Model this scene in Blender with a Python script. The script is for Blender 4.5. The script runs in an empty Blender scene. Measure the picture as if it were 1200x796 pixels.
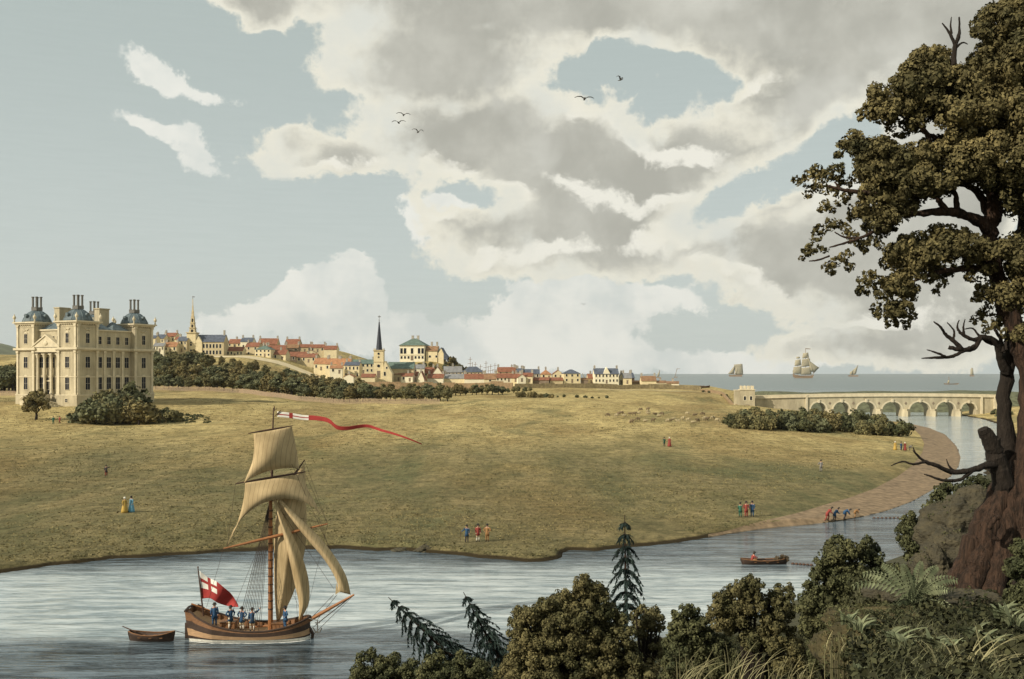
import bpy, bmesh, math, random
import numpy as np
from mathutils import Vector, Matrix
R = math.radians
random.seed(7); rng = np.random.default_rng(7)
sc = bpy.context.scene
COL = sc.collection
HC = 20.0                       # eye height above the water
F = 1200.0

# ------------------------------------------------------------------ camera
cd = bpy.data.cameras.new('camera'); cam = bpy.data.objects.new('camera', cd); COL.objects.link(cam)
cam.location = (0, 0, HC); cam.rotation_euler = (R(90), 0, 0)
cd.lens = 36.0; cd.sensor_width = 36.0; cd.shift_y = 40/1200
cd.clip_start = 0.2; cd.clip_end = 90000
sc.camera = cam

# ------------------------------------------------------------------ light
SUN_EL, SUN_AZ = 31.0, 238.0     # azimuth clockwise from +Y : from the left, a little behind the viewer
sd = bpy.data.lights.new('sun', 'SUN'); sun = bpy.data.objects.new('sun', sd); COL.objects.link(sun)
sd.energy = 4.8; sd.angle = R(0.6); sd.color = (1.0, 0.90, 0.74)
to_sun = Vector((math.sin(R(SUN_AZ))*math.cos(R(SUN_EL)), math.cos(R(SUN_AZ))*math.cos(R(SUN_EL)), math.sin(R(SUN_EL))))
sun.rotation_euler = to_sun.to_track_quat('Z', 'Y').to_euler()
sun.location = (-60, -40, 80)
vs = sc.view_settings
vs.view_transform = 'Standard'; vs.look = 'None'; vs.gamma = 1; vs.exposure = 0.0; vs.use_curve_mapping = False

# ------------------------------------------------------------------ sky
world = bpy.data.worlds.new('World'); sc.world = world; world.use_nodes = True
nt = world.node_tree; nt.nodes.clear()
def N(nt, t, **kw):
    n = nt.nodes.new(t)
    for k, v in kw.items(): setattr(n, k, v)
    return n
def L(nt, a, b): nt.links.new(a, b)
def M(nt, op, a, b=None, c=None, clamp=False):
    n = N(nt, 'ShaderNodeMath', operation=op, use_clamp=clamp)
    for i, x in enumerate((a, b, c)):
        if x is None: continue
        if isinstance(x, (int, float)): n.inputs[i].default_value = x
        else: L(nt, x, n.inputs[i])
    return n.outputs[0]
def MR(nt, v, a, b, c=0.0, d=1.0, kind='SMOOTHSTEP'):
    n = N(nt, 'ShaderNodeMapRange', interpolation_type=kind)
    L(nt, v, n.inputs['Value'])
    for k, x in zip(('From Min', 'From Max', 'To Min', 'To Max'), (a, b, c, d)):
        n.inputs[k].default_value = x
    return n.outputs['Result']
def MIX(nt, f, a, b, blend='MIX'):
    n = N(nt, 'ShaderNodeMix', data_type='RGBA', blend_type=blend)
    if isinstance(f, (int, float)): n.inputs['Factor'].default_value = f
    else: L(nt, f, n.inputs['Factor'])
    for s, x in ((n.inputs['A'], a), (n.inputs['B'], b)):
        pass
    for idx, x in ((6, a), (7, b)):
        if isinstance(x, tuple): n.inputs[idx].default_value = (*x[:3], 1)
        else: L(nt, x, n.inputs[idx])
    return n.outputs[2]
def NOISE(nt, vec, scale, detail=4, rough=0.55, out='Fac', dist=0.0):
    n = N(nt, 'ShaderNodeTexNoise'); n.inputs['Scale'].default_value = scale
    n.inputs['Detail'].default_value = detail; n.inputs['Roughness'].default_value = rough
    n.inputs['Distortion'].default_value = dist
    if vec is not None: L(nt, vec, n.inputs['Vector'])
    return n.outputs[out]

sky = N(nt, 'ShaderNodeTexSky', sky_type='NISHITA', sun_disc=False)
sky.sun_elevation = R(SUN_EL); sky.sun_rotation = R(SUN_AZ)
sky.air_density = 1.0; sky.dust_density = 2.0; sky.ozone_density = 1.0
skys = N(nt, 'ShaderNodeVectorMath', operation='SCALE'); L(nt, sky.outputs[0], skys.inputs[0]); skys.inputs['Scale'].default_value = 0.10
tc = N(nt, 'ShaderNodeTexCoord')
sep = N(nt, 'ShaderNodeSeparateXYZ'); L(nt, tc.outputs['Generated'], sep.inputs[0])
az = M(nt, 'ARCTAN2', sep.outputs[0], sep.outputs[1])
el = M(nt, 'ARCSINE', sep.outputs[2])
comb = N(nt, 'ShaderNodeCombineXYZ'); L(nt, az, comb.inputs[0]); L(nt, el, comb.inputs[1])
P0 = comb.outputs[0]
# billowing warp of the cloud outlines
def warp(P, scale, amt, detail=3, seed=0.0):
    mp = N(nt, 'ShaderNodeMapping'); L(nt, P, mp.inputs[0]); mp.inputs['Location'].default_value = (seed, seed*.7, seed)
    mp.inputs['Scale'].default_value = (1, 1.3, 1)
    c = NOISE(nt, mp.outputs[0], scale, detail, 0.6, 'Color')
    s = N(nt, 'ShaderNodeVectorMath', operation='SUBTRACT'); L(nt, c, s.inputs[0]); s.inputs[1].default_value = (.5, .5, .5)
    k = N(nt, 'ShaderNodeVectorMath', operation='MULTIPLY'); L(nt, s.outputs[0], k.inputs[0]); k.inputs[1].default_value = (amt, amt, 0)
    a = N(nt, 'ShaderNodeVectorMath', operation='ADD'); L(nt, P, a.inputs[0]); L(nt, k.outputs[0], a.inputs[1])
    return a.outputs[0]
PW = warp(warp(P0, 11, 0.060, 2, 3.1), 42, 0.024, 5, 1.7)
def blobs(P, lst, k=0.25):
    cur = None
    for (cx, cy, rx, ry, rot) in lst:
        a = math.atan((cx-600)/1200); e = math.atan((438-cy)/1200*math.cos(a))
        mp = N(nt, 'ShaderNodeMapping', vector_type='TEXTURE'); L(nt, P, mp.inputs['Vector'])
        mp.inputs['Location'].default_value = (a, e, 0)
        mp.inputs['Rotation'].default_value = (0, 0, R(rot))
        sx = math.cos(a)**2
        mp.inputs['Scale'].default_value = (rx/1200*sx, ry/1200*math.cos(a), 1)
        ln = N(nt, 'ShaderNodeVectorMath', operation='LENGTH'); L(nt, mp.outputs[0], ln.inputs[0])
        d = ln.outputs['Value']
        # distance in comparable units: (len-1)*ry
        d = M(nt, 'MULTIPLY', M(nt, 'SUBTRACT', d, 1.0), min(rx, ry)/60)
        cur = d if cur is None else M(nt, 'SMOOTH_MIN', cur, d, k)
    return cur
#CLOUDS
GREY = [(720,-10,470,62,0),(300,-5,60,40,-8),(520,60,135,60,0),(470,90,110,30,0),(560,150,150,50,0),(400,182,112,24,4),(348,158,28,18,10),
        (700,195,190,70,0),(600,230,120,60,0),(700,270,190,50,0),(660,300,160,30,0),(780,175,130,50,-10),(900,180,80,30,25),
        (960,60,190,80,0),(1000,120,140,50,0),(1150,100,140,160,0),(860,290,120,36,-8),(960,310,150,55,0),(1050,290,150,90,0),(930,345,60,25,-25),
        (1080,370,130,50,0),(1040,410,170,30,0),(900,235,60,28,20)]
HOLES = [(712,72,44,13,-8),(790,80,60,20,-6),(768,120,36,20,12),(835,98,32,14,8),(540,228,38,19,0),(868,228,62,20,28),(950,185,60,14,30),(990,165,60,18,25)]
WHITE = [(178,82,36,17,-14),(205,94,34,13,-16),(238,103,34,6,-6),(180,150,36,13,-8),(214,166,36,14,-30),(246,188,26,9,-36),
        (545,265,78,30,-25),(500,258,34,22,0),(610,290,100,24,0),(690,292,90,26,0),
        (408,336,46,42,0),(372,352,56,38,20),(350,372,70,26,0),(300,372,70,22,8),(450,385,90,26,0),(520,402,60,22,0),
        (680,355,100,32,0),(640,390,110,40,0),(760,352,66,17,0),(600,420,160,26,0),(780,425,120,18,0),(950,425,120,22,10),
        (250,402,110,14,0)]
INNER = [(682,116,46,20,-8),(722,140,34,14,-30),(745,165,40,11,-25),(800,180,55,9,-8),(505,247,34,24,10),(480,262,22,20,0),(540,205,60,11,-6),(470,190,60,9,4),(590,225,20,22,-20),
         (680,215,40,9,-28),(730,238,50,8,-14),(790,235,40,9,10),(560,300,70,12,-4),(640,300,60,10,8),(800,275,60,12,10),(850,320,50,10,-24),(905,350,45,9,-28),(350,195,50,9,0),(420,128,30,6,12),(880,100,36,9,25),(900,215,60,9,27),(360,100,12,14,0),(1000,385,90,9,12)]
dI = blobs(warp(PW, 30, .020, 4, 6.6), INNER, 0.12)
dG = blobs(PW, GREY, 0.35); dH = blobs(PW, HOLES, 0.3)
dGrey = M(nt, 'MAXIMUM', dG, M(nt, 'MULTIPLY', dH, -1.0))
dW = blobs(PW, WHITE, 0.3)
# behind and beside the view: broken cloud everywhere
nfar = NOISE(nt, PW, 2.6, 4, 0.55)
side = MR(nt, M(nt, 'ABSOLUTE', az), 0.50, 0.75); top = MR(nt, el, 0.40, 0.6)
outm = M(nt, 'MAXIMUM', side, top)
dfar = M(nt, 'MULTIPLY', M(nt, 'SUBTRACT', 0.50, nfar), 9.0)
def mixf(f, a, b):
    n = N(nt, 'ShaderNodeMix', data_type='FLOAT'); L(nt, f, n.inputs[0]); L(nt, a, n.inputs[2]); L(nt, b, n.inputs[3]); return n.outputs[0]
dGrey = mixf(outm, dGrey, dfar)
# soft tufts
fine = NOISE(nt, P0, 60, 5, 0.65); finel = NOISE(nt, warp(P0, 20, .02, 2, 9.), 11, 4, 0.6)
dGrey = M(nt, 'ADD', dGrey, M(nt, 'MULTIPLY', M(nt, 'SUBTRACT', fine, 0.5), 0.35))
dW2 = M(nt, 'ADD', dW, M(nt, 'MULTIPLY', M(nt, 'SUBTRACT', fine, 0.5), 0.45))
covG = MR(nt, dGrey, 0.06, -0.06)
coreG = MR(nt, M(nt, 'ADD', dGrey, M(nt, 'MULTIPLY', M(nt, 'SUBTRACT', finel, 0.5), 1.1)), -0.06, -0.48)
covW = MR(nt, dW2, 0.04, -0.07)
mapl = N(nt, 'ShaderNodeMapping'); L(nt, P0, mapl.inputs[0]); mapl.inputs['Scale'].default_value = (3, 60, 1)
lines = NOISE(nt, mapl.outputs[0], 6, 5, 0.7)
mott = NOISE(nt, P0, 9, 5, 0.6)
gcol = MIX(nt, MR(nt, mott, 0.35, 0.7), (0.44, 0.435, 0.38), (0.60, 0.592, 0.52))
white = MIX(nt, MR(nt, finel, 0.4, 0.7), (0.86, 0.83, 0.70), (0.74, 0.75, 0.68))
puff = NOISE(nt, warp(P0, 9, .06, 3, 5.), 6.5, 5, 0.55)
gcol = MIX(nt, MR(nt, puff, .50, .66, 0, .45), gcol, (.76, .755, .68))
gcol = MIX(nt, MR(nt, M(nt, 'ADD', dI, M(nt, 'MULTIPLY', M(nt, 'SUBTRACT', fine, .5), .3)), 0.07, -0.07, 0, .95), gcol, (.90, .88, .78))
greycloud = MIX(nt, coreG, white, gcol)
wcol = MIX(nt, MR(nt, M(nt, 'ADD', finel, M(nt, 'MULTIPLY', mott, .5)), 0.62, 0.95), (0.86, 0.86, 0.79), (0.66, 0.70, 0.665))
elv = MR(nt, el, 0.02, 0.36)
veil = MIX(nt, elv, (0.63, 0.685, 0.65), (0.50, 0.565, 0.53))
clear = MIX(nt, 0.88, skys.outputs[0], veil)
clear = MIX(nt, MR(nt, lines, 0.3, 0.7, 0.0, 0.07), clear, (0.36, 0.44, 0.42))
c1 = MIX(nt, covW, clear, wcol)
c2 = MIX(nt, covG, c1, greycloud)
c2 = MIX(nt, MR(nt, lines, 0.35, 0.75, 0.0, 0.03), c2, (0.25, 0.28, 0.26))
bg = N(nt, 'ShaderNodeBackground'); L(nt, c2, bg.inputs[0]); bg.inputs[1].default_value = 1.0
wo = N(nt, 'ShaderNodeOutputWorld'); L(nt, bg.outputs[0], wo.inputs[0])
world.cycles.sampling_method = 'MANUAL'; world.cycles.sample_map_resolution = 512
sc.cycles.max_bounces = 6; sc.cycles.diffuse_bounces = 2; sc.cycles.glossy_bounces = 2; sc.cycles.transmission_bounces = 2
sc.cycles.transparent_max_bounces = 4

# ------------------------------------------------------------------ materials
def mat(name, col, rough=0.85, vary=0.25, scale=3.0, bump=0.0, bscale=None, col2=None, island=0.0, spec=0.3, coords='Object', stretch=None, detail=5, metal=0.0):
    m = bpy.data.materials.new(name); m.use_nodes = True; t = m.node_tree
    b = t.nodes['Principled BSDF']; b.inputs['Roughness'].default_value = rough
    b.inputs['Specular IOR Level'].default_value = spec; b.inputs['Metallic'].default_value = metal
    tcn = N(t, 'ShaderNodeTexCoord'); v = tcn.outputs[coords]
    if stretch:
        mp = N(t, 'ShaderNodeMapping'); L(t, v, mp.inputs[0]); mp.inputs['Scale'].default_value = stretch; v = mp.outputs[0]
    n = NOISE(t, v, scale, detail, 0.6)
    c2 = col2 or tuple(min(1, c*(1+vary*1.3)) for c in col)
    c1 = tuple(c*(1-vary) for c in col) if not col2 else col
    c = MIX(t, MR(t, n, 0.3, 0.7, kind='LINEAR'), c1, c2)
    if island:
        g = N(t, 'ShaderNodeNewGeometry')
        h = N(t, 'ShaderNodeHueSaturation'); L(t, c, h.inputs['Color'])
        L(t, MR(t, g.outputs['Random Per Island'], 0, 1, 1-island, 1+island, 'LINEAR'), h.inputs['Value'])
        c = h.outputs[0]
    L(t, c, b.inputs['Base Color'])
    if bump:
        bn = N(t, 'ShaderNodeBump'); bn.inputs['Strength'].default_value = min(1, bump); bn.inputs['Distance'].default_value = 0.05*max(1, bump)
        L(t, NOISE(t, v, bscale or scale*4, 5, 0.6), bn.inputs['Height']); L(t, bn.outputs[0], b.inputs['Normal'])
    return m

# ------------------------------------------------------------------ mesh helpers
def rotz(a):
    c, s = math.cos(a), math.sin(a); return np.array([[c,-s,0],[s,c,0],[0,0,1.]])
class MB:
    def __init__(s): s.v = []; s.f = []; s.mi = []; s.cur = 0
    def add(s, v, f, mi=None):
        o = len(s.v); s.v += [tuple(map(float, p)) for p in v]
        s.f += [tuple(o+i for i in q) for q in f]
        s.mi += [s.cur if mi is None else mi]*len(f)
        return s
    def box(s, c, d, rz=0, mi=None, taper=1.0):
        x, y, z = (k/2 for k in d); P = []
        for sz in (-1, 1):
            t = taper if sz > 0 else 1
            for sx, sy in ((-1,-1),(1,-1),(1,1),(-1,1)): P.append((sx*x*t, sy*y*t, sz*z))
        P = np.array(P) @ rotz(rz).T + np.array(c)
        return s.add(P, [(3,2,1,0),(4,5,6,7),(0,1,5,4),(1,2,6,5),(2,3,7,6),(3,0,4,7)], mi)
    def tube(s, pts, rad, seg=8, mi=None, flat=1.0):
        pts = [np.array(p, float) for p in pts]
        if isinstance(rad, (int, float)): rad = [rad]*len(pts)
        V = []; prev = None
        for i, p in enumerate(pts):
            d = pts[min(i+1, len(pts)-1)]-pts[max(i-1, 0)]; d = d/(np.linalg.norm(d)+1e-9)
            if prev is None:
                a = np.array([0,0,1.]) if abs(d[2]) < .9 else np.array([1.,0,0])
            else: a = prev
            u = a-d*np.dot(a, d); u /= np.linalg.norm(u)+1e-9; w = np.cross(d, u); prev = u
            for k in range(seg):
                t = 2*math.pi*k/seg; V.append(p+rad[i]*(math.cos(t)*u+math.sin(t)*w*flat))
        Fs = []
        for i in range(len(pts)-1):
            for k in range(seg):
                a, b = i*seg+k, i*seg+(k+1) % seg; Fs.append((a, b, b+seg, a+seg))
        Fs.append(tuple(range(seg-1, -1, -1))); Fs.append(tuple(range((len(pts)-1)*seg, len(pts)*seg)))
        return s.add(V, Fs, mi)
    def lathe(s, prof, c=(0,0,0), seg=16, mi=None, sx=1.0, sy=1.0):
        V = []
        for r, z in prof:
            for k in range(seg):
                t = 2*math.pi*k/seg; V.append((c[0]+r*sx*math.cos(t), c[1]+r*sy*math.sin(t), c[2]+z))
        Fs = []
        for i in range(len(prof)-1):
            for k in range(seg):
                a, b = i*seg+k, i*seg+(k+1) % seg; Fs.append((a, b, b+seg, a+seg))
        Fs.append(tuple(range(seg-1, -1, -1))); Fs.append(tuple(range((len(prof)-1)*seg, len(prof)*seg)))
        return s.add(V, Fs, mi)
    def prism(s, poly, y0, y1, mi=None, axis='y'):
        n = len(poly)
        if axis == 'y': V = [(a, y0, b) for a, b in poly]+[(a, y1, b) for a, b in poly]
        elif axis == 'x': V = [(y0, a, b) for a, b in poly]+[(y1, a, b) for a, b in poly]
        else: V = [(a, b, y0) for a, b in poly]+[(a, b, y1) for a, b in poly]
        Fs = [tuple(range(n)), tuple(range(2*n-1, n-1, -1))]+[(i, i+n, (i+1) % n+n, (i+1) % n) for i in range(n)]
        return s.add(V, Fs, mi)
    def patch(s, G, thick=0.0, mi=None):          # G[rows][cols] -> points ; closed thin sheet when thick
        G = np.array(G, float); r, c = G.shape[:2]; V = G.reshape(-1, 3)
        Fs = [(i*c+j, i*c+j+1, (i+1)*c+j+1, (i+1)*c+j) for i in range(r-1) for j in range(c-1)]
        return s.add(V, Fs, mi)
    def build(s, name, m, parent=None, smooth=False, recalc=True, loc=None):
        me = bpy.data.meshes.new(name); me.from_pydata(s.v, [], s.f)
        for mm in (m if isinstance(m, (list, tuple)) else [m]): me.materials.append(mm)
        if any(s.mi): me.polygons.foreach_set('material_index', s.mi)
        if recalc:
            b = bmesh.new(); b.from_mesh(me); bmesh.ops.recalc_face_normals(b, faces=b.faces); b.to_mesh(me); b.free()
        if smooth: me.polygons.foreach_set('use_smooth', [True]*len(me.polygons))
        me.update()
        return link(name, me, parent, loc)
def link(name, me, parent=None, loc=None):
    o = bpy.data.objects.new(name, me); COL.objects.link(o)
    if parent is not None: o.parent = parent
    if loc is not None: o.location = loc
    return o
def big_mesh(name, V, Fq, m, parent=None, smooth=False):   # numpy quads
    me = bpy.data.meshes.new(name); nv, nf = len(V), len(Fq); k = Fq.shape[1]
    me.vertices.add(nv); me.vertices.foreach_set('co', V.astype(np.float32).ravel())
    me.loops.add(nf*k); me.loops.foreach_set('vertex_index', Fq.astype(np.int32).ravel())
    me.polygons.add(nf); me.polygons.foreach_set('loop_start', np.arange(nf, dtype=np.int32)*k)
    if smooth: me.polygons.foreach_set('use_smooth', np.ones(nf, bool))
    me.update(calc_edges=True); me.validate()
    me.materials.append(m)
    return link(name, me, parent)
def tag(o, label, cat, group=None):
    o['label'] = label; o['category'] = cat
    if group: o['group'] = group
    return o
def struct(o, kind='structure'): o['kind'] = kind; return o
def empty(name, loc, rz=0, label=None, cat=None, group=None):
    o = bpy.data.objects.new(name, None); COL.objects.link(o); o.location = loc; o.rotation_euler = (0, 0, rz)
    if label: tag(o, label, cat, group)
    return o
def copy_tree(o, parent=None):
    c = o.copy(); COL.objects.link(c); c.parent = parent
    for ch in o.children: copy_tree(ch, c)
    return c
def W(px, py, D): return np.array([(px-600)/F*D, D, HC-(py-438)/F*D])

# ------------------------------------------------------------------ terrain
def s01(t): t = np.clip(t, 0, 1); return t*t*(3-2*t)
def segdist(X, Y, P, wts=None, closed=False):
    best = np.full(X.shape, 1e9); w = np.zeros(X.shape)
    for i in range(len(P)-1+(1 if closed else 0)):
        a = P[i]; b = P[(i+1) % len(P)]; dx, dy = b[0]-a[0], b[1]-a[1]; l2 = dx*dx+dy*dy+1e-9
        t = np.clip(((X-a[0])*dx+(Y-a[1])*dy)/l2, 0, 1)
        d = np.hypot(X-a[0]-t*dx, Y-a[1]-t*dy); k = d < best
        best = np.where(k, d, best)
        if wts is not None: w = np.where(k, wts[i]*(1-t)+wts[(i+1) % len(P)]*t, w)
    return (best, w) if wts is not None else best
def inside(X, Y, P):
    r = np.zeros(X.shape, bool); n = len(P)
    for i in range(n):
        x1, y1 = P[i]; x2, y2 = P[(i+1) % n]
        if y1 == y2: continue
        c = ((Y < y1) != (Y < y2)) & (X < (x2-x1)*(Y-y1)/(y2-y1)+x1); r ^= c
    return r
def wl(px, py): D = HC*F/(py-438); return ((px-600)/F*D, D)       # a point of the waterline seen at px, py
shore_px = [(-500,715,110),(-150,690,110),(0,672,110),(30,668,110),(60,663,110),(95,660,110),(130,655,110),(165,654,110),(200,651,110),(230,650,110),(260,647,110),(300,646,110),(330,643,110),(370,644,110),(400,643,110),(440,646,110),(470,645,110),(500,648,110),(530,650,110),
  (560,654,110),(590,656,110),(620,659,110),(640,658,110),(658,654,110),(660,648,110),(668,645,110),(700,646,110),(730,642,110),(760,640,110),(795,636,110),(830,630,110),(865,624,110),(900,619,100),(935,616,95),(975,612,90),(1010,606,90),
  (1040,599,85),(1070,588,80),(1100,571,80),(1117,557,80),(1125,546,80),(1127,536,80),(1122,523,78),(1108,509,75),(1090,502,72),(1060,496,70),(1030,493,70),(1000,491,70),(970,490,70),(944,489,70)]
SH = [wl(a, b) for a, b, _ in shore_px]; SW = [c for *_, c in shore_px]
BACK = [SH[-1], (142,512), (150,560), (150,640), (112,735), (20,800), (-25,900), (-20,1150), (-400,1500), (-1500,1600)]
POLY = SH+BACK[1:]+[(-1500, 95)]
def base_h(X, Y):
    r = 1+0.0215*(np.minimum(Y, 690)-113)
    r = np.maximum(r, .6)
    r = r+2.5*s01((-60-X)/90)*s01((Y-250)/120)*s01((560-Y)/100)
    r = r+19*s01((-85-X)/90)*s01((Y-480)/200)
    r = r+11*np.exp(-((Y-900)/90)**2-((X+125)/70)**2)
    r = r+18*np.exp(-(np.abs(X+64)/30)**3-((Y-770)/45)**2)
    r = r+3.0*s01((Y-720)/120)*s01((-120-X)/60)
    return r
def und(X, Y):
    return (np.sin(X*.051+Y*.033)+np.sin(X*.023-Y*.041+1.3)+.5*np.sin(X*.13+Y*.02)*np.sin(Y*.09))
def h_far(X, Y):
    X = np.asarray(X, float); Y = np.asarray(Y, float)
    d1, w = segdist(X, Y, SH, SW); d2 = segdist(X, Y, BACK)
    ins = inside(X, Y, POLY)
    beach = s01((X-35)/25)*s01((400-Y)/60)
    step = ((.55+.22*np.sin(X*.21+1.)*np.sin(X*.07))*s01(d1/1.1)+0.05)*(1-beach)+beach*0.9*s01(d1/14)
    h = step+(base_h(X, Y)-0.9)*s01(d1/w)+0.22*und(X, Y)*s01(d1/25)
    h = h*s01(d2/28)
    hout = -np.minimum(np.minimum(d1, d2)*0.6, 2.0)-0.12
    return np.where(ins, np.maximum(h, 0.02), hout)
nshore = [(-200,8),(-60,22),(-26,44),(-14,60),(-10.6,67),(-4,71),(4,74),(14,79),(22,86),(28,95),(43,113),(60,140),(83,182),(120,260),(160,330),(187,392),(206,450),(215,500),(235,540),(420,545),(420,-60),(-200,-60)]
NS = nshore[:20]
def h_near(X, Y):
    X = np.asarray(X, float); Y = np.asarray(Y, float)
    d = segdist(X, Y, NS); ins = inside(X, Y, nshore)
    z = np.minimum(0.262*d, 17.0+0.02*np.minimum(d, 200))
    z = z*np.where(X > 60, .5+.5*s01((140-X)/80), 1) 
    k = 18.3-0.127*Y
    m1 = s01((X-0.285*Y)/(0.045*Y+.2))*s01((27-Y)/5)*s01((60-X)/20)
    m2 = s01((7.5-np.hypot(X, Y))/3)
    m = np.maximum(m1, m2)
    z = np.where(k > z, z+(k-z)*m, z)
    z = z+0.12*und(X*6, Y*6)*s01(d/5)*.5
    return np.where(ins, np.maximum(z, .02), -np.minimum(d*.6, 2)-.12)
def hz(x, y): return float(max(h_far(np.array([x]), np.array([y]))[0], 0.0))
def hn(x, y): return float(max(h_near(np.array([x]), np.array([y]))[0], 0.0))
_Dm = np.geomspace(70, 1150, 2600)
def G(px, py):                    # where the far ground is seen at a pixel
    X = (px-600)/F*_Dm; Z = HC-(py-438)/F*_Dm
    h = np.maximum(h_far(X, _Dm), 0)
    k = np.nonzero(Z <= h)[0]
    D = _Dm[k[0]] if len(k) else 700.0
    x = (px-600)/F*D
    return np.array([x, D, hz(x, D)])
_Dn = np.geomspace(7, 150, 1500)
def GN(px, py):
    X = (px-600)/F*_Dn; Z = HC-(py-438)/F*_Dn; h = np.maximum(h_near(X, _Dn), 0)
    k = np.nonzero(Z <= h)[0]; D = _Dn[k[0]] if len(k) else 60.
    x = (px-600)/F*D; return np.array([x, D, hn(x, D)])
def fan(pa, pb, np_, ya, yb, ny, hf):
    p = np.linspace(pa, pb, np_); y = np.geomspace(ya, yb, ny)
    Pp, Yy = np.meshgrid(p, y); X = (Pp-600)/F*Yy; Z = hf(X, Yy)
    V = np.stack([X, Yy, Z], -1).reshape(-1, 3)
    i = np.arange(ny-1)[:, None]*np_+np.arange(np_-1)[None]; i = i.ravel()
    return V, np.stack([i, i+1, i+1+np_, i+np_], 1)
def grid(x0, x1, nx, y0, y1, ny, hf):
    X, Y = np.meshgrid(np.linspace(x0, x1, nx), np.linspace(y0, y1, ny)); Z = hf(X, Y)
    i = (np.arange(ny-1)[:, None]*nx+np.arange(nx-1)[None]).ravel()
    return np.stack([X, Y, Z], -1).reshape(-1, 3), np.stack([i, i+1, i+1+nx, i+nx], 1)

# --- ground material: straw and green grass in broad patches
def ground_mat():
    m = bpy.data.materials.new('meadow_grass'); m.use_nodes = True; t = m.node_tree; b = t.nodes['Principled BSDF']
    b.inputs['Roughness'].default_value = .95; b.inputs['Specular IOR Level'].default_value = .1
    tcn = N(t, 'ShaderNodeTexCoord'); v = tcn.outputs['Object']
    sp = N(t, 'ShaderNodeSeparateXYZ'); L(t, v, sp.inputs[0])
    mp = N(t, 'ShaderNodeMapping'); L(t, v, mp.inputs[0]); mp.inputs['Scale'].default_value = (1, .45, 1)
    big = NOISE(t, mp.outputs[0], .022, 4, .6); mid = NOISE(t, mp.outputs[0], .10, 7, .75)
    mp2 = N(t, 'ShaderNodeMapping'); L(t, v, mp2.inputs[0]); mp2.inputs['Scale'].default_value = (.7, .35, 1)
    fine = NOISE(t, mp2.outputs[0], .9, 10, .92)
    # mown drier meadow further up; river pasture greener, with cloud shadow in its colour
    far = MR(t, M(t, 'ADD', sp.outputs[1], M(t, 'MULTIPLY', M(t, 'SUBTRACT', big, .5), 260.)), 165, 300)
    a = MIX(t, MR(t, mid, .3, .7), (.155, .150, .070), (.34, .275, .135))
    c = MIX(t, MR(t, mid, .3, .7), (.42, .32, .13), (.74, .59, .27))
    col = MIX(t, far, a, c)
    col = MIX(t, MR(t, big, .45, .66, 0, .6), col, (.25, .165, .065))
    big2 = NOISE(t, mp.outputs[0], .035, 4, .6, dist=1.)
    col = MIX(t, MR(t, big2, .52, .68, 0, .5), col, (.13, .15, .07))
    col = MIX(t, MR(t, fine, .44, .60, 0, .75, 'LINEAR'), col, (.035, .035, .017))
    mp3 = N(t, 'ShaderNodeMapping'); L(t, v, mp3.inputs[0]); mp3.inputs['Scale'].default_value = (.10, .9, 1)
    hatch = NOISE(t, mp3.outputs[0], 1.0, 8, .8)
    col = MIX(t, MR(t, hatch, .48, .62, 0, .55), col, (.07, .065, .032))
    col = MIX(t, MR(t, M(t, 'ADD', sp.outputs[2], M(t, 'MULTIPLY', M(t, 'SUBTRACT', mid, .5), .5)), .22, .42, 1, 0), col, (.045, .034, .018))
    L(t, col, b.inputs['Base Color'])
    bn = N(t, 'ShaderNodeBump'); bn.inputs['Strength'].default_value = .9; bn.inputs['Distance'].default_value = .35
    L(t, fine, bn.inputs['Height']); L(t, bn.outputs[0], b.inputs['Normal'])
    return m
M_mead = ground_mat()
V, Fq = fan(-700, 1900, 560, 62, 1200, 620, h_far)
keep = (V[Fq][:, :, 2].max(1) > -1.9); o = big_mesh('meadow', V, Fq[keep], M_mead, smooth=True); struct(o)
M_hill = mat('scrub_soil', (.05, .048, .022), .95, .5, 1.2, .8)
V, Fq = grid(-70, 130, 330, -30, 200, 340, h_near)
keep = (V[Fq][:, :, 2].max(1) > -1.9); o = big_mesh('hillside', V, Fq[keep], M_hill, smooth=True); struct(o)
V, Fq = grid(80, 420, 90, 190, 560, 90, h_near)
V[:, 2] -= .05*(V[:, 1] < 205)
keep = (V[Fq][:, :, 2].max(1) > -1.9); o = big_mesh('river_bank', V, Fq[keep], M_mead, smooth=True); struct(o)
# low green coast between the bridge and the sea
def h_coast(X, Y):
    d = segdist(X, Y, [(136,526),(460,530),(700,560),(700,900),(136,900)], closed=True)
    ins = inside(X, Y, [(136,526),(460,530),(700,560),(700,900),(136,900)])
    return np.where(ins, 9.9*s01((Y-524)/36)*s01(d/6)-(Y > 580)*np.minimum((Y-580)*.05, 9.9)+.3*und(X*2, Y)+.1, -1.)
V, Fq = grid(130, 720, 150, 520, 910, 60, h_coast)
M_coast = mat('coastal_turf', (.10, .105, .06), .95, .5, .4, .6)
o = big_mesh('coast', V, Fq, M_coast, smooth=True); struct(o)
# distant hills far left
def h_hills(X, Y): return 118*np.exp(-((X+1760)/560)**2-((Y-3000)/700)**2)*(1+.08*np.sin(X*.011)+.05*np.sin(X*.031+Y*.01))-1
V, Fq = grid(-4200, -500, 120, 1600, 4600, 60, h_hills)
o = big_mesh('hills', V, Fq, mat('hill_turf', (.13, .14, .085), .95, .4, .006, 0), smooth=True); struct(o)

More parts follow.
